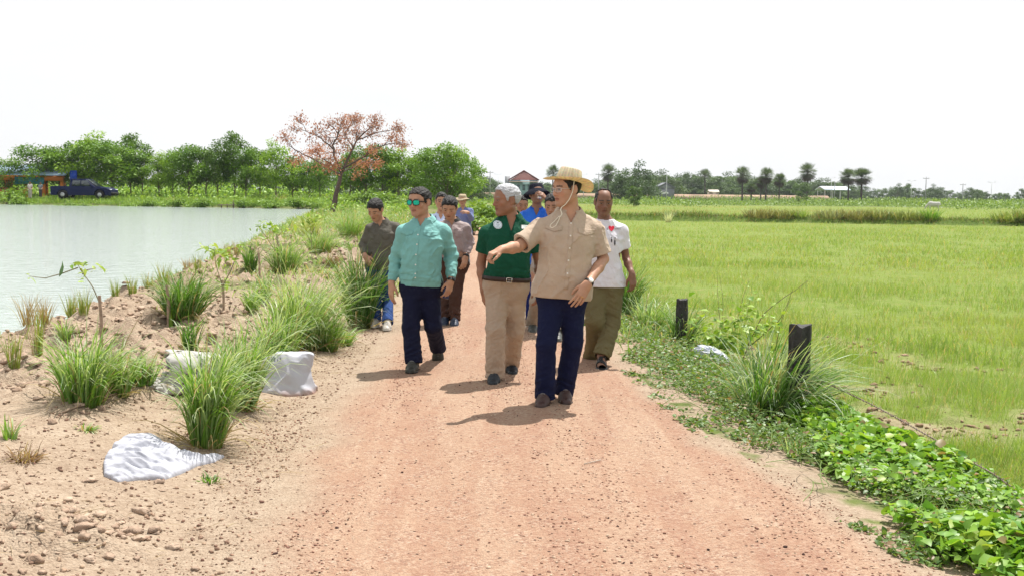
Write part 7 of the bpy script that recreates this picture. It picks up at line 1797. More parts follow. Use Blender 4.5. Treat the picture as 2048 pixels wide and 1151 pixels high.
def red_tree():
    D = 66.0; g = W(667, 432, D); g[2] = gz(g[0], g[1]); s = F_PX / D; root = empty('red_leaved_tree', g); tag(root, 'lone wide-crowned tree with sparse rust-red leaves at the pond corner', 'tree')
    rs = np.random.RandomState(8); m = MB(); tips = []
    def pt(px, py, dy=0): return W(px, py, D + dy) - g
    def br(P, r0, r1, n=10):
        P = np.array(P); t = np.linspace(0, len(P) - 1, n); Q = np.stack([np.interp(t, range(len(P)), P[:, i]) for i in range(3)], 1); Q[1:-1] += rs.normal(0, .02, (n - 2, 3)); m.tube(Q, np.linspace(r0, r1, n), 7); return Q
    br([pt(665, 436), pt(667, 415), pt(671, 395), pt(679, 365), pt(683, 345)], .19, .11)
    br([pt(672, 412), pt(664, 402), pt(660, 398)], .05, .02, 5)
    def grow(p, d, L_, r, lev):
        if lev == 0 or L_ < .2: tips.append(p); return
        n = rs.randint(2, 4)
        for k in range(n):
            dd = nrm(d + rs.normal(0, .45, 3) * np.array([1, 1, .55]) + np.array([0, 0, .05])); q = p + dd * L_ * rs.uniform(.7, 1.1); m.tube([p, (p + q) / 2 + rs.normal(0, .03, 3), q], [r, r * .8, r * .6], 5); tips.append(p + (q - p) * .6); grow(q, dd, L_ * .72, r * .6, lev - 1)
    for P, r in (([pt(683, 345), pt(668, 312, -.6), pt(667, 290, -.8), pt(676, 268, -1)], .085), ([pt(683, 345), pt(700, 310, .5), pt(712, 282, .8), pt(738, 258, 1)], .085), ([pt(682, 350), pt(640, 325, .8), pt(605, 308, 1.4), pt(585, 296, 1.6)], .065), ([pt(684, 340), pt(720, 318, -.8), pt(748, 298, -1.4), pt(778, 288, -1.8)], .065),
                 ([pt(668, 300, -.7), pt(640, 275, -1.4), pt(612, 262, -1.8)], .05), ([pt(706, 295, .6), pt(690, 270, 1.8), pt(700, 250, 2.2)], .045), ([pt(684, 345), pt(665, 330, -1.6), pt(640, 315, -2.6)], .05), ([pt(684, 345), pt(705, 335, 1.5), pt(730, 322, 2.6)], .05), ([pt(712, 282, .8), pt(745, 268, .4), pt(770, 262, .2)], .045)):
        Q = br(P, r, r * .45); e = Q[-1]; grow(e, nrm(Q[-1] - Q[-3]) * .8 + np.array([0, 0, -.05]), .50, r * .4, 3)
        for j in (4, 6, 8): grow(Q[j], nrm(rs.normal(0, 1, 3) + np.array([0, 0, .3])), .5, r * .3, 2)
    m.build('trunk', mat('grey_bark', (.12, .085, .075), .9, noise=.3, nscale=14, bump=.8, bscale=20, bdist=.02), root)
    T_ = np.array(tips); n = 7600; i = rs.randint(0, len(T_), n); P = T_[i] + rs.normal(0, .20, (n, 3)) * np.array([1, 1, .75]); V, Q = simple_quads(P, rs.normal(0, 1, (n, 3)) + np.array([0, 0, -.5]), rs.uniform(.07, .18, n), rs, .5)
    u = rs.uniform(0, 1, n)[:, None]; c = np.array([.34, .15, .12]) * (1 - u) + np.array([.52, .25, .15]) * u; hi_ = (P[:, 2] > 4.0) & (rs.uniform(0, 1, n) < .6); c[hi_] = c[hi_] * .5 + np.array([.16, .09, .09]) * .5
    mesh_obj('crown', V, Q, DRYL, root, True, np.repeat(c, 4, 0))
red_tree()

def shore_cover():
    rs = np.random.RandomState(41)
    # grasses of the far shore strip
    n = 26000; a = rs.uniform(-1.5, 62, n); b = rs.uniform(.3, 30, n) ** 1.0; b = .4 + (b / 30) ** 2.2 * 40
    P = FB0[None] + fbd[None] * a[:, None] + fbn[None] * b[:, None]; x, y = P[:, 0], P[:, 1]; z = gzs(x, y); H = rs.uniform(.25, .75, n) * (1 + .8 * (b > 12))
    d = np.stack([rs.normal(0, .35, n), rs.normal(0, .35, n), np.ones(n)], 1); V, Q, T = blades(np.stack([x, y, z], 1), d, H, rs.uniform(.2, 1.2, n), .05 * rs.uniform(.6, 1.5, n), 2, rs=rs)
    u = rs.uniform(0, 1, n)[:, None]; c = np.array([.10, .22, .03]) * (1 - u) + np.array([.30, .44, .09]) * u; tn = fbm(P * .15, 2, 3) > .25; c[tn & (rs.uniform(0, 1, n) < .5)] = (.44, .34, .18)
    o = mesh_obj('shore_grass', V, Q, GRASS, None, True, np.repeat(c, 6, 0)); tag(o, 'long green grass along the far shore of the pond', 'grass', kind='stuff')
    # ground cover of the wood beyond and of the track side
    n = 75000; x = rs.uniform(-80, 6, n); y = rs.uniform(60, 175, n); P = np.stack([x, y], 1); k = ((far_bank(x, y) > 6) | ((x > water_edge(y) + 1) & (y > 60) & (far_bank(x, y) > -40))) & (np.abs(x - (road_l(y) + road_r(y)) / 2) > 2.0) & (x < field_edge(y) + 1) & (fbm(P * .12, 2, 6) > -.25); x, y = x[k], y[k]; P = P[k]; n = len(x)
    z = gzs(x, y) + rs.uniform(0, 1, n) ** 1.6 * (.5 + 1.2 * np.clip(fbm(P * .1, 2, 7), 0, 1) + 2.4 * sst(14, 34, far_bank(x, y)) * (.6 + fbm(P * .15, 2, 8))); V, Q = simple_quads(np.stack([x, y, z], 1), rs.normal(0, 1, (n, 3)) + [0, 0, .4], rs.uniform(.0018, .0042, n) * y, rs, .5)
    u = rs.uniform(0, 1, n)[:, None]; c = np.array([.11, .24, .03]) * (1 - u) + np.array([.34, .52, .08]) * u; o = mesh_obj('undergrowth', V, Q, FOL, None, True, np.repeat(c, 4, 0)); tag(o, 'leafy green undergrowth below and in front of the trees beyond the pond', 'undergrowth', kind='stuff')
    # pasture scrub on the plain
    n = 90000; y = 120 * (440 / 120) ** rs.uniform(0, 1, n); x = rs.uniform(-.06, .60, n) * y; P = np.stack([x, y], 1); f = fbm(P * np.array([.05, .035]), 3, 17); k = (f > np.where(y < 200, .16, -.02)) & (y > 170 - 0 * x) | ((y > 205) & (rs.uniform(0, 1, n) < .12)); x, y, f = x[k], y[k], f[k]; n = len(x)
    hh = np.clip(f * 4, .2, 1.6) * rs.uniform(0, 1, n); V, Q = simple_quads(np.stack([x, y, -.45 + hh], 1), rs.normal(0, 1, (n, 3)) + [0, 0, .5], rs.uniform(.22, .60, n) * (y / 260) ** .5, rs, .6)
    u = rs.uniform(0, 1, n)[:, None]; c = np.array([.09, .17, .04]) * (1 - u) + np.array([.26, .38, .09]) * u; o = mesh_obj('pasture_scrub', V, Q, FOL, None, True, np.repeat(c, 4, 0)); tag(o, 'low green scrub and weeds scattered over the far pasture', 'scrub', kind='stuff')
    # weeds on the field dike
    n = 12000; x = rs.uniform(-2.5, 52, n); y = 83.5 - .21 * (x - 9.1) + rs.normal(0, .55, n); P = np.stack([x, y], 1); z = gzs(x, y); f = fbm(P * np.array([.35, .1]), 3, 19)
    H = (.35 + .45 * np.clip(f + .2, 0, 1)) * rs.uniform(.5, 1.3, n); d = np.stack([rs.normal(0, .3, n), rs.normal(0, .3, n), np.ones(n)], 1); V, Q, T = blades(np.stack([x, y, z - .05], 1), d, H, rs.uniform(.2, 1.1, n), .035 * rs.uniform(.6, 1.6, n), 2, rs=rs)
    u = rs.uniform(0, 1, n)[:, None]; c = np.array([.06, .12, .02]) * (1 - u) + np.array([.17, .27, .045]) * u; br_ = rs.uniform(0, 1, n) < .18; c[br_] = (.30, .22, .13); o = mesh_obj('dike_weeds', V, Q, GRASS, None, True, np.repeat(c, 6, 0)); tag(o, 'weeds and grass growing along the low field dike', 'weeds', kind='stuff')
shore_cover()
for (px, by, top, wpx, n, cols, lab) in [(1520, 446, 418, 70, 420, ((.11, .12, .05), (.22, .21, .08)), 'brownish seedy weed clump, left of the dike bushes'), (1565, 447, 420, 60, 420, ((.10, .12, .04), (.20, .22, .07)), 'brown-green weed clump, second from the left on the dike'), (1599, 447, 420, 34, 220, ((.12, .22, .04), (.26, .38, .08)), 'rounded green tuft on the dike between brown clumps'),
        (1660, 449, 420, 70, 420, ((.11, .14, .06), (.25, .28, .14)), 'greyish weed clump on the dike below the paired palms'), (1712, 449, 418, 70, 420, ((.12, .13, .05), (.24, .24, .09)), 'tall brownish weed clump on the dike right of the greyish one'), (1755, 450, 420, 60, 420, ((.10, .14, .04), (.20, .24, .07)), 'weed clump on the dike near the middle right'),
        (1815, 451, 422, 70, 420, ((.10, .14, .04), (.20, .25, .07)), 'low wide weed clump left of the bright dike bush'), (1858, 452, 416, 34, 300, ((.08, .22, .03), (.24, .42, .06)), 'bright green upright bush on the dike below the cow'), (2012, 455, 424, 60, 380, ((.12, .20, .04), (.26, .34, .07)), 'green weed clump on the dike near the right border'), (2044, 456, 420, 40, 320, ((.10, .16, .03), (.20, .28, .06)), 'dark bush on the dike cut by the right border')]:
    D = 83.5 - .21 * ((px - 1024) / F_PX * 80 - 9.1); w = W(px, by, D); s = F_PX / D; g = np.array([w[0], w[1], gz(w[0], w[1]) - .05]); V, Q, c = clump_mesh(int(px), (by - top) / s * .62, wpx / s, n, (0, 0), cols, .2, width=.05, bend=.5, segs=3, spread=.6, base_r=wpx / s * .42)
    o = mesh_obj('dike_clump', V, Q, GRASS, None, True, c); o.location = g; tag(o, lab, 'weed clump', 'weed clumps on the field dike')

# ------------------------------------------------------------------ pavilion, pickup, jetty, people of the far shore
def pavilion():
    D = 121.0; s = F_PX / D; x0, x1 = W(-40, 395, D)[0], W(150, 395, D)[0]; z = .40; root = empty('pavilion', ((x0 + x1) / 2, D, z)); tag(root, 'open pavilion with pale blue roof and orange columns half hidden by trees', 'pavilion')
    cx = (x0 + x1) / 2; w = x1 - x0; O = M('orange_paint', (.62, .20, .04), .6); Bl = M('blue_roof', (.34, .46, .62), .45, metal=.2); He = W(60, 352, D)[2] - z; Hr = W(60, 333, D)[2] - z
    for i in range(6):
        for j in (0, 1):
            m = MB(); m.box((-w / 2 + .3 + i * (w - .6) / 5, -2.6 + j * 5.2, He / 2), (.34, .34, He)); m.box((-w / 2 + .3 + i * (w - .6) / 5, -2.6 + j * 5.2, .2), (.5, .5, .4)); m.box((-w / 2 + .3 + i * (w - .6) / 5, -2.6 + j * 5.2, He - .1), (.48, .48, .2)); m.build('column', O, root, False)
    m = MB(); [m.prism([(sg * 3.5, He), (0, Hr), (0, Hr + .12), (sg * 3.5, He + .1)], -w / 2 - .4, w / 2 + .4, (0, 0, 0), (0, 1, 0), (0, 0, 1), (1, 0, 0)) for sg in (-1, 1)]; m.build('roof', Bl, root, False)
    m = MB(); m.box((0, -3.1, He - .28), (w, .12, .55)); m.build('fascia', M('orange_fascia', (.55, .17, .03), .6), root, False)
    m = MB(); m.box((w * .16, -3.2, He - .55), (w * .30, .10, .75)); m.build('teal_panel', M('teal_panel', (.05, .22, .27), .6), root, False)
    m = MB(); m.box((0, 0, .05), (w + .4, 6.2, .22)); m.build('floor_slab', M('concrete', (.36, .33, .29), .9, noise=.1), root, False)
    m = MB(); m.box((-w * .2, 1.2, .7), (w * .4, .12, 1.1)); m.build('low_wall', M('orange_wall', (.55, .22, .10), .8), root, False)
    g = W(148, 395, 117); tb = empty('blue_sign', (g[0], g[1], .42)); tag(tb, 'deep blue board on a post right of the pavilion, above the pickup cab', 'sign'); zc = W(148, 351, 117)[2] - .42
    m = MB(); m.box((0, 0, zc), (.75, .08, 1.05)); m.build('board', M('blue_board', (.01, .06, .42), .5), tb, False); m = MB(); m.tube([(0, .06, -.1), (0, .06, zc - .4)], .05, 8); m.build('post', M('grey_post', (.3, .3, .3), .5), tb)
pavilion()
def pickup():
    D = 112.0; s = F_PX / D; a = W(110, 396, D); b = W(229, 396, D); Lc = b[0] - a[0]; k = Lc / 5.35; z = gz((a[0] + b[0]) / 2, D) + .0; zb = W(170, 398.5, D)[2]; root = empty('pickup_truck', ((a[0] + b[0]) / 2, D, zb)); root.scale = (k, k, k); tag(root, 'dark blue double-cab pickup truck parked beyond the pond facing right', 'pickup truck')
    paint = M('dark_blue_paint', (.007, .013, .055), .45, spec=.15); gl = M('dark_car_glass', (.02, .03, .035), .06, spec=.8); blk_ = M('rubber', (.015, .015, .016), .7); alu = M('alloy', (.55, .56, .58), .3, metal=.8)
    prof = [(-2.62, .52), (-2.66, .70), (-2.64, 1.12), (-.98, 1.14), (-.96, 1.16), (1.02, 1.12), (1.30, 1.10), (2.28, 1.00), (2.56, .88), (2.66, .66), (2.64, .42), (2.30, .38), (-2.2, .42)]
    def arches(P):
        return P
    def body(P):
        x, y, z_ = P[:, 0], P[:, 1], P[:, 2]; top = np.interp(x, [-2.66, -.98, 1.0, 1.35, 2.3, 2.66], [1.13, 1.13, 1.13, 1.10, 1.01, .84]); d = np.maximum(np.maximum(np.abs(x) - 2.66, np.abs(y) - (.93 - .05 * np.clip(z_ - .8, 0, 1))), np.maximum(z_ - top, .36 - z_))
        bed = np.maximum(np.maximum(np.abs(x + 1.85) - .74, np.abs(y) - .76), .62 - z_); d = np.maximum(d, -bed)
        for wx in (-1.62, 1.68): d = np.maximum(d, -np.maximum(np.hypot(x - wx, z_ - .40) - .50, .52 - np.abs(y)))
        return d - .02
    sdf_mesh('body', body, (-2.75, -1, .2), (2.75, 1, 1.3), .035, paint, root)
    def cab(P):
        x, y, z_ = P[:, 0], P[:, 1], P[:, 2]; t = np.clip((z_ - 1.05) / .72, 0, 1); f0 = 1.35 - t * .95; r0 = -1.0 + t * .12
        return np.maximum(np.maximum(x - f0, r0 - x), np.maximum(np.maximum(np.abs(y) - (.87 - .16 * t), z_ - 1.77), 1.0 - z_)) - .03
    sdf_mesh('cab', cab, (-1.2, -1, .9), (1.5, 1, 1.9), .03, paint, root)
    for sy in (-1, 1):
        for (xa, xb, ta, tb_) in ((-.80, -.02, -.72, -.02), (.06, 1.02, .06, .55)):
            m = MB(); yb, yt = sy * .915, sy * .80; V = np.array([[xa, yb, 1.14], [xb, yb, 1.14], [tb_, yt, 1.66], [ta, yt, 1.66]]); V2 = V.copy(); V2[:, 1] -= sy * .02; m.add(np.vstack([V, V2]), [[0, 1, 2, 3], [7, 6, 5, 4], [0, 4, 5, 1], [1, 5, 6, 2], [2, 6, 7, 3], [3, 7, 4, 0]]); m.build('side_window', gl, root, False)
    m = MB(); V = np.array([[1.42, -.78, 1.13], [1.42, .78, 1.13], [.50, .66, 1.76], [.50, -.66, 1.76]]) + np.array([.03, 0, 0]); m.add(np.vstack([V, V - [.03, 0, .02]]), [[0, 1, 2, 3], [7, 6, 5, 4], [0, 4, 5, 1], [1, 5, 6, 2], [2, 6, 7, 3], [3, 7, 4, 0]]); m.build('windscreen', gl, root, False)
    for wx in (-1.62, 1.68):
        for sy in (-1, 1):
            Rw = np.array([[1, 0, 0], [0, 0, 1], [0, -1, 0]], float); m = MB(); m.lathe([(.20, -.12), (.37, -.13), (.40, -.09), (.40, .09), (.37, .13), (.20, .12)], (wx, sy * .82, .40), 28, R=Rw); w_ = m.build('wheel', blk_, root); m = MB(); m.lathe([(0, .10), (.06, .12), (.20, .09), (.24, .12), (.24, -.1), (0, -.1)] if sy < 0 else [(0, -.10), (.06, -.12), (.20, -.09), (.24, -.12), (.24, .1), (0, .1)], (wx, sy * .82, .40), 24, R=Rw)
            for q in range(6): an = q * PI / 3; m.box((wx + .13 * math.cos(an), sy * .925, .40 + .13 * math.sin(an)), (.20, .03, .05), np.array([[math.cos(an), 0, -math.sin(an)], [0, 1, 0], [math.sin(an), 0, math.cos(an)]]))
            m.build('rim', alu, w_)
    for sy in (-1, 1):
        m = MB(); m.box((2.50, sy * .72, .84), (.34, .34, .16)); m.build('headlight', M('lamp_glass', (.75, .78, .8), .1, spec=.8), root); m = MB(); m.box((1.0, sy * 1.02, 1.20), (.10, .20, .16)); m.build('mirror', paint, root); m = MB(); m.box((-2.64, sy * .84, .92), (.06, .14, .34)); m.build('tail_light', M('red_lamp', (.35, .01, .01), .2), root)
    m = MB(); m.box((2.68, 0, .52), (.16, 1.7, .26)); m.build('front_bumper', blk_, root); m = MB(); m.box((-2.72, 0, .50), (.14, 1.6, .16)); m.build('rear_bumper', alu, root)
    m = MB(); [m.tube([(-1.0, sy * .7, 1.15), (-1.05, sy * .6, 1.5), (-1.5, sy * .72, 1.15)], .03, 6) for sy in (-1, 1)]; m.tube([(-1.05, -.6, 1.5), (-1.05, .6, 1.5)], .03, 6); m.build('roll_bar', blk_, root)
pickup()
def jetty():
    D = 100.5; g = W(455, 412, D); root = empty('wooden_jetty', (g[0], g[1], WATER_Z)); tag(root, 'small rickety wooden jetty on the far shore of the pond', 'jetty'); Wd = M('old_plank', (.16, .125, .10), .9, noise=.3, nscale=10); sc = D / F_PX
    for dx in (-14, -4, 8, 12, 24): m = MB(); m.tube([(dx * sc, (dx % 3) * .3, -.4), (dx * sc, (dx % 3) * .3, .35 + (.35 if dx > 5 else 0))], .05, 7); m.build('pile', Wd, root)
    for k in range(3): m = MB(); m.box((2 * sc, .3 * k, .26 + .01 * k), (44 * sc, .22, .05)); m.build('plank', Wd, root)
jetty()

# ------------------------------------------------------------------ far plain: bank road, buildings, poles, car, cow
def plain_things():
    D = 430.0; a, b = W(935, 388, D)[0], W(1345, 388, D)[0]; ztop = W(1130, 386.6, D)[2]
    m = MB(); m.prism([(-14, -.6), (-5, ztop), (5, ztop), (14, -.6)], a, b + 60, (0, D, 0), (0, 1, 0), (0, 0, 1), (1, 0, 0)); o = m.build('embankment_road', mat('laterite_bank', (.33, .23, .16), .95, noise=.35, nscale=.12), None, False); tag(o, kind='structure')
    def bld(D, pxl, pxr, ytop_wall, ytop_roof, ybase, walls, roof, label, cat, depth=10, gable=True, open_=False, gcol=None):
        xl, xr = W(pxl, ybase, D)[0], W(pxr, ybase, D)[0]; w = xr - xl; zb = W((pxl + pxr) / 2, ybase, D)[2]; hw = W((pxl + pxr) / 2, ytop_wall, D)[2] - zb; hr = W((pxl + pxr) / 2, ytop_roof, D)[2] - zb
        root = empty(cat.replace(' ', '_'), ((xl + xr) / 2, D, min(zb, .5))); dz = zb - min(zb, .5); tag(root, label, cat)
        m = MB()
        if open_:
            for sx in (-.46, -.15, .15, .46):
                for sy in (-.4, .4): MB().tube([(w * sx, depth * sy, -1), (w * sx, depth * sy, dz + hw)], .12, 6).build('post', walls, root)
        else: m.box((0, 0, (dz + hw) / 2 - .5), (w * .94, depth, dz + hw + 1)); m.build('wall', walls, root, False)
        m = MB(); ov = w * .52
        if gable == 'front': [m.prism([(sg * ov, dz + hw - .05), (0, dz + hr), (0, dz + hr + .3), (sg * ov, dz + hw + .25)], -depth / 2 - .6, depth / 2 + .6, (0, 0, 0), (1, 0, 0), (0, 0, 1), (0, 1, 0)) for sg in (-1, 1)]
        else: [m.prism([(sg * depth * .6, dz + hw), (0, dz + hr), (0, dz + hr + .25), (sg * depth * .6, dz + hw + .2)], -ov, ov, (0, 0, 0), (0, 1, 0), (0, 0, 1), (1, 0, 0)) for sg in (-1, 1)]
        m.build('roof', roof, root, False)
        if gable == 'front' and gcol is not None: m = MB(); m.prism([(-w * .46, dz + hw), (w * .46, dz + hw), (0, dz + hr - .15)], 0, .2, (0, -depth / 2 - .25, 0), (1, 0, 0), (0, 0, 1), (0, 1, 0)); m.build('gable', gcol, root, False)
        return root, w, dz, hw, depth
    tealw = M('pale_teal_wall', (.30, .46, .50), .7); gr = M('grey_roof', (.30, .31, .33), .5); mar = M('maroon_gable', (.48, .23, .23), .7)
    r, w, dz, hw, dp = bld(400, 1018, 1076, 361, 343, 386, tealw, M('maroon_roof', (.20, .05, .05), .6), 'large hall with a maroon gable and pale teal walls on the horizon', 'hall', 16, 'front', gcol=mar)
    m = MB(); m.box((0, -dp / 2 - 1.2, dz + hw - .6), (w * 1.02, 2.4, .25)); m.build('canopy', M('salmon_roof', (.62, .42, .36), .6), r, False)
    m = MB(); m.box((-w * .56, 3, dz + hw * .5 + .3), (w * .16, 14, hw * 1.25 + 1)); m.build('side_wing', gr, r, False)
    for k in range(5): m = MB(); m.box((-w * .36 + k * w * .18, -dp / 2 - .05, dz + hw * .42), (w * .09, .12, hw * .45)); m.build('window', M('dim_window', (.10, .16, .19), .3), r, False)
    bld(420, 1309, 1346, 377, 367, 386, M('grey_wall', (.20, .21, .23), .8), M('slate_roof', (.13, .14, .16), .6), 'dark grey roofed house left of the street lamp on the horizon', 'house', 10, 'front', gcol=M('grey_gable', (.22, .23, .25), .7))
    bld(440, 1640, 1690, 381, 374, 388, M('white_post', (.7, .7, .7), .6), M('white_blue_roof', (.58, .66, .74), .5), 'open shelter with a wide pale blue roof beside the palm pair', 'shelter', 12, 'side', True)
    bld(450, 1416, 1436, 385, 381, 388, M('tan_wall', (.35, .3, .24), .8), M('tan_roof', (.62, .56, .48), .7), 'tiny hut with a pale tan roof left of the palm group', 'hut', 5, 'side')
    pm = M('pole_grey', (.30, .30, .31), .7)
    for px, top, by, D, kind, lab in [(980, 342, 388, 330, 'u', 'utility pole left of the hall'), (996, 350, 388, 420, 'l', 'street lamp between the utility pole and the hall'), (1197, 346, 390, 330, 'u', 'utility pole between the straw hat and the first palm'), (1167, 350, 388, 420, 'l', 'faint street lamp just above the straw hat brim'), (1333, 350, 388, 400, 'l', 'white street lamp above the white car'),
            (1662, 357, 390, 420, 'l', 'street lamp above the pale blue shelter'), (1669, 363, 390, 380, 'u', 'utility pole standing in front of the pale blue shelter'), (1822, 363, 395, 400, 'l', 'white street lamp on the right plain'), (1851, 354, 392, 350, 'u', 'tall utility pole on the right plain'), (1925, 367, 393, 380, 'u', 'short utility pole near the right end'), (1982, 366, 396, 380, 'l', 'white street lamp near the right end')]:
        w = W(px, by, D); root = empty('utility_pole' if kind == 'u' else 'street_lamp', (w[0], w[1], -.45)); H = W(px, top, D)[2] + .45; tag(root, lab, 'utility pole' if kind == 'u' else 'street lamp')
        m = MB(); m.tube([(0, 0, -.3), (0, 0, H)], [.19 if kind == 'u' else .13, .12 if kind == 'u' else .07], 8); m.build('pole', pm if kind == 'u' else M('pole_white', (.62, .63, .64), .5), root)
        if kind == 'u':
            m = MB(); m.box((0, 0, H - .5), (2.0, .14, .16)); m.build('crossarm', pm, root, False); [MB().tube([(sx, 0, H - .42), (sx, 0, H - .18)], .06, 6).build('insulator', M('ceramic', (.5, .45, .4), .4), root) for sx in (-.85, 0, .85)]
        else:
            m = MB(); m.tube([(-1.0, 0, H + .25), (0, 0, H - .05), (1.0, 0, H + .25)], .05, 6); m.build('arm', M('pole_white', (.62, .63, .64), .5), root); [MB().box((sx * 1.2, 0, H + .3), (.6, .25, .12)).build('lamp_head', M('lamp_grey', (.5, .5, .5), .5), root, False) for sx in (-1, 1)]
    # white car on the bank road
    D = 405; w = W(1326, 389, D); root = empty('white_car', (w[0], w[1], w[2])); tag(root, 'white car on the far road in front of the grey roofed house', 'car'); k = 20 * D / F_PX / 4.4; root.scale = (k, k, k)
    sdf_mesh('body', lambda P: np.maximum(np.maximum(np.abs(P[:, 0]) - 2.15, np.abs(P[:, 1]) - .85), np.maximum(P[:, 2] - np.interp(P[:, 0], [-2.2, -1.9, -1.2, -.5, .7, 1.3, 2.2], [.85, .95, 1.0, 1.38, 1.42, 1.0, .82]), .25 - P[:, 2])) - .05, (-2.3, -1, .1), (2.3, 1, 1.6), .06, M('white_paint', (.72, .72, .72), .3), root)
    for wx in (-1.35, 1.35):
        for sy in (-1, 1): m = MB(); m.lathe([(0, -.1), (.32, -.1), (.32, .1), (0, .1)], (wx, sy * .84, .32), 16, R=np.array([[1, 0, 0], [0, 0, 1], [0, -1, 0]], float)); m.build('wheel', M('rubber', (.02, .02, .02), .7), root)
    m = MB(); m.prism([(-1.0, 1.02), (-.45, 1.32), (.65, 1.35), (1.1, 1.02)], -.93, .93, (0, 0, 0), (1, 0, 0), (0, 0, 1), (0, 1, 0)); m.build('window', M('dark_car_glass', (.02, .03, .035), .06, spec=.8), root, False)
    # grazing cow
    D = 150; g = W(1868, 420, D); root = empty('grazing_cow', (g[0], g[1], -.45)); tag(root, 'pale grey cow grazing beyond the field dike on the right', 'cow'); sh = Shape()
    A = lambda x, y, z_: np.array([x, y, z_], float)
    sh.add(Ell(A(0, 0, 1.02), (.78, .30, .36)), 0); sh.add(Ell(A(-.50, 0, 1.08), (.34, .29, .34)), .1); sh.add(Ell(A(.55, 0, 1.05), (.32, .27, .34)), .1); sh.add(Cone(A(-.62, 0, 1.15), A(-1.10, 0, .72), .20, .13), .12); sh.add(Cone(A(-1.08, 0, .74), A(-1.28, 0, .38), .13, .08), .06); sh.add(Cone(A(-.45, 0, 1.36), A(-.30, 0, 1.38), .10, .08), .12)
    for sy in (-1, 1):
        sh.add(Cone(A(-.55, sy * .17, .90), A(-.56, sy * .17, .45), .10, .06), .06); sh.add(Cone(A(-.56, sy * .17, .45), A(-.57, sy * .17, .05), .05, .045), .02); sh.add(Cone(A(.62, sy * .17, .95), A(.52, sy * .17, .62), .16, .08), .06); sh.add(Cone(A(.52, sy * .17, .62), A(.66, sy * .17, .45), .075, .05), .03); sh.add(Cone(A(.66, sy * .17, .45), A(.63, sy * .17, .05), .05, .045), .02); sh.add(Cone(A(-1.10, sy * .10, .82), A(-1.10, sy * .26, .84), .04, .02), .02); sh.add(Cone(A(-1.02, sy * .06, .92), A(-1.00, sy * .16, 1.10), .03, .012), .01)
    sh.add(Cone(A(.85, 0, 1.2), A(.95, 0, .55), .035, .025), .03)
    k = .95; root.scale = (k, k, k); root.rotation_euler = (0, 0, -.3); sdf_mesh('body', sh, (-1.5, -.5, 0), (1.2, .5, 1.6), .035, M('cow_hide', (.46, .45, .43), .8), root)
plain_things()
def far_people():
    for (px, top, by, D, lab, shc, trc, sd_) in [(60, 362, 397, 111, 'small far figure in a white shirt standing left of the pickup', (.55, .5, .48), (.5, .45, .42), 1), (81, 364, 394, 113, 'small far figure in a grey shirt under the pavilion trees', (.20, .23, .26), (.08, .08, .10), 2)]:
        s = F_PX / D; u_ = (by - top) / 100.0
        P_ = lambda dx, dy, dd=0: (px + dx * u_, by + dy * u_, dd)
        J = dict(head=P_(0, -91), neck=P_(0, -80), pel=P_(0, -50), sL=P_(-9, -78), sR=P_(9, -78), eL=P_(-14, -62, .05), eR=P_(13, -62, .05), wL=P_(-6, -52, -.3), wR=P_(8, -52, -.3), kL=P_(-5, -27, -.05), kR=P_(5, -27, 0), aL=P_(-5, -5), aR=P_(5, -5))
        st = fill(dict(D=D, seed=sd_, h=.02, hs=1.0, label=lab, J=J, skin=(.25, .14, .09), head=(20, 5, 0), z0=W(px, by, D)[2], handL=dict(d=rel(.4, -.6, .1), back=(0, -.3, 1), side=-1), handR=dict(d=rel(-.4, -.6, .1), back=(0, -.3, 1), side=1),
            shirt=dict(mat=cloth('far_shirt_%s' % ('white' if sd_ == 1 else 'grey'), shc), sleeve='short', fit=.02, hem=-.08, v=0, collar=False, amp=0.004), trousers=dict(mat=cloth('far_trousers_%s' % ('pale' if sd_ == 1 else 'dark'), trc), r=(.10, .08, .075))))
        person(st)
far_people()

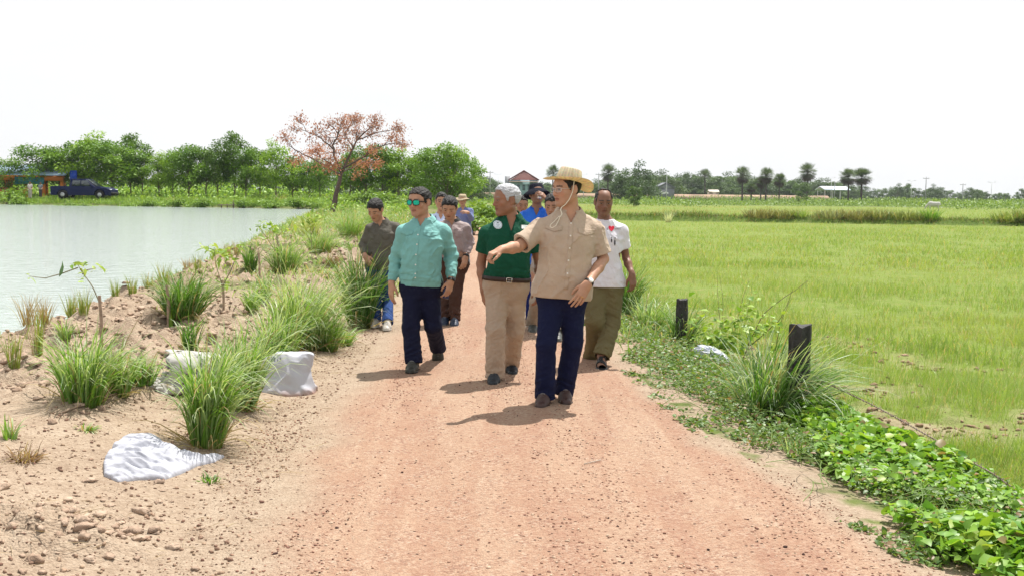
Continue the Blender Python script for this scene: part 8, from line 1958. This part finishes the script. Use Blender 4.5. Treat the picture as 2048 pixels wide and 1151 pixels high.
def relabel(prefix, marks, fmt):
    "name each tree of a dense line by its order after the nearest landmark on its left"
    L_ = [o for o in C.objects if o.parent is None and o.get('label') == prefix]
    def px_of(o): r = np.array(o.location) - CAM; return 1024 + F_PX * (r @ _R) / (r @ _F)
    L_.sort(key=px_of); cnt = {}
    for o in L_:
        p = px_of(o); k = max([m for m in marks if m[0] <= p], default=marks[0], key=lambda m: m[0]); cnt[k] = cnt.get(k, 0) + 1; o['label'] = fmt % (ORD[cnt[k] - 1], k[1])
relabel('hazy green tree in the continuous line closing the plain', [(0, 'the last tree of the pond row'), (996, 'the left street lamp'), (1047, 'the maroon gable'), (1105, 'the palm behind the hat'), (1167, 'the faint lamp'), (1215, 'the single sugar palm'), (1270, 'the dark tree mass'), (1333, 'the lamp over the white car'), (1410, 'the isolated hazy palm'), (1484, 'the leftmost skirted palm'), (1531, 'the second tall palm'), (1614, 'the tallest palm'), (1669, 'the shelter pole'), (1696, 'the touching palm pair')], 'hazy far tree, %s to the right of %s')
relabel('low hazy tree on the right part of the horizon', [(0, 'the touching palm pair'), (1822, 'the first right-hand lamp'), (1851, 'the tall utility pole'), (1925, 'the short utility pole'), (1982, 'the last street lamp')], 'low hazy horizon tree, %s to the right of %s')
relabel('dim dark tree in the second rank behind the pond-side row', [(0, 'the left border'), (147, 'the blue board'), (229, 'the pickup bumper'), (345, 'the slender row tree'), (455, 'the wooden jetty'), (667, 'the red-leaved trunk'), (760, 'the young man')], 'dim tree behind the pond row, %s to the right of %s')

relabel('low bushy tree far behind the trunks of the pond row', [(-400, 'the left border'), (147, 'the blue board'), (229, 'the pickup bumper'), (345, 'the slender row tree'), (470, 'the tallest slim tree'), (667, 'the red-leaved trunk'), (760, 'the young man')], 'far low bushy tree, %s to the right of %s')
def haze():
    m, t = new_mat('haze_air'); v = t.nodes.new('ShaderNodeVolumePrincipled'); v.inputs['Color'].default_value = (.86, .92, 1.0, 1); v.inputs['Density'].default_value = .00011; v.inputs['Anisotropy'].default_value = .2
    o = t.nodes.new('ShaderNodeOutputMaterial'); t.links.new(v.outputs[0], o.inputs['Volume'])
    mb = MB(); mb.box((0, 693, 7.4), (3040, 1430, 20.0)); ob = mb.build('haze', m, None, False); tag(ob, 'thin pale haze lying over the plain', 'haze', kind='stuff')
haze()
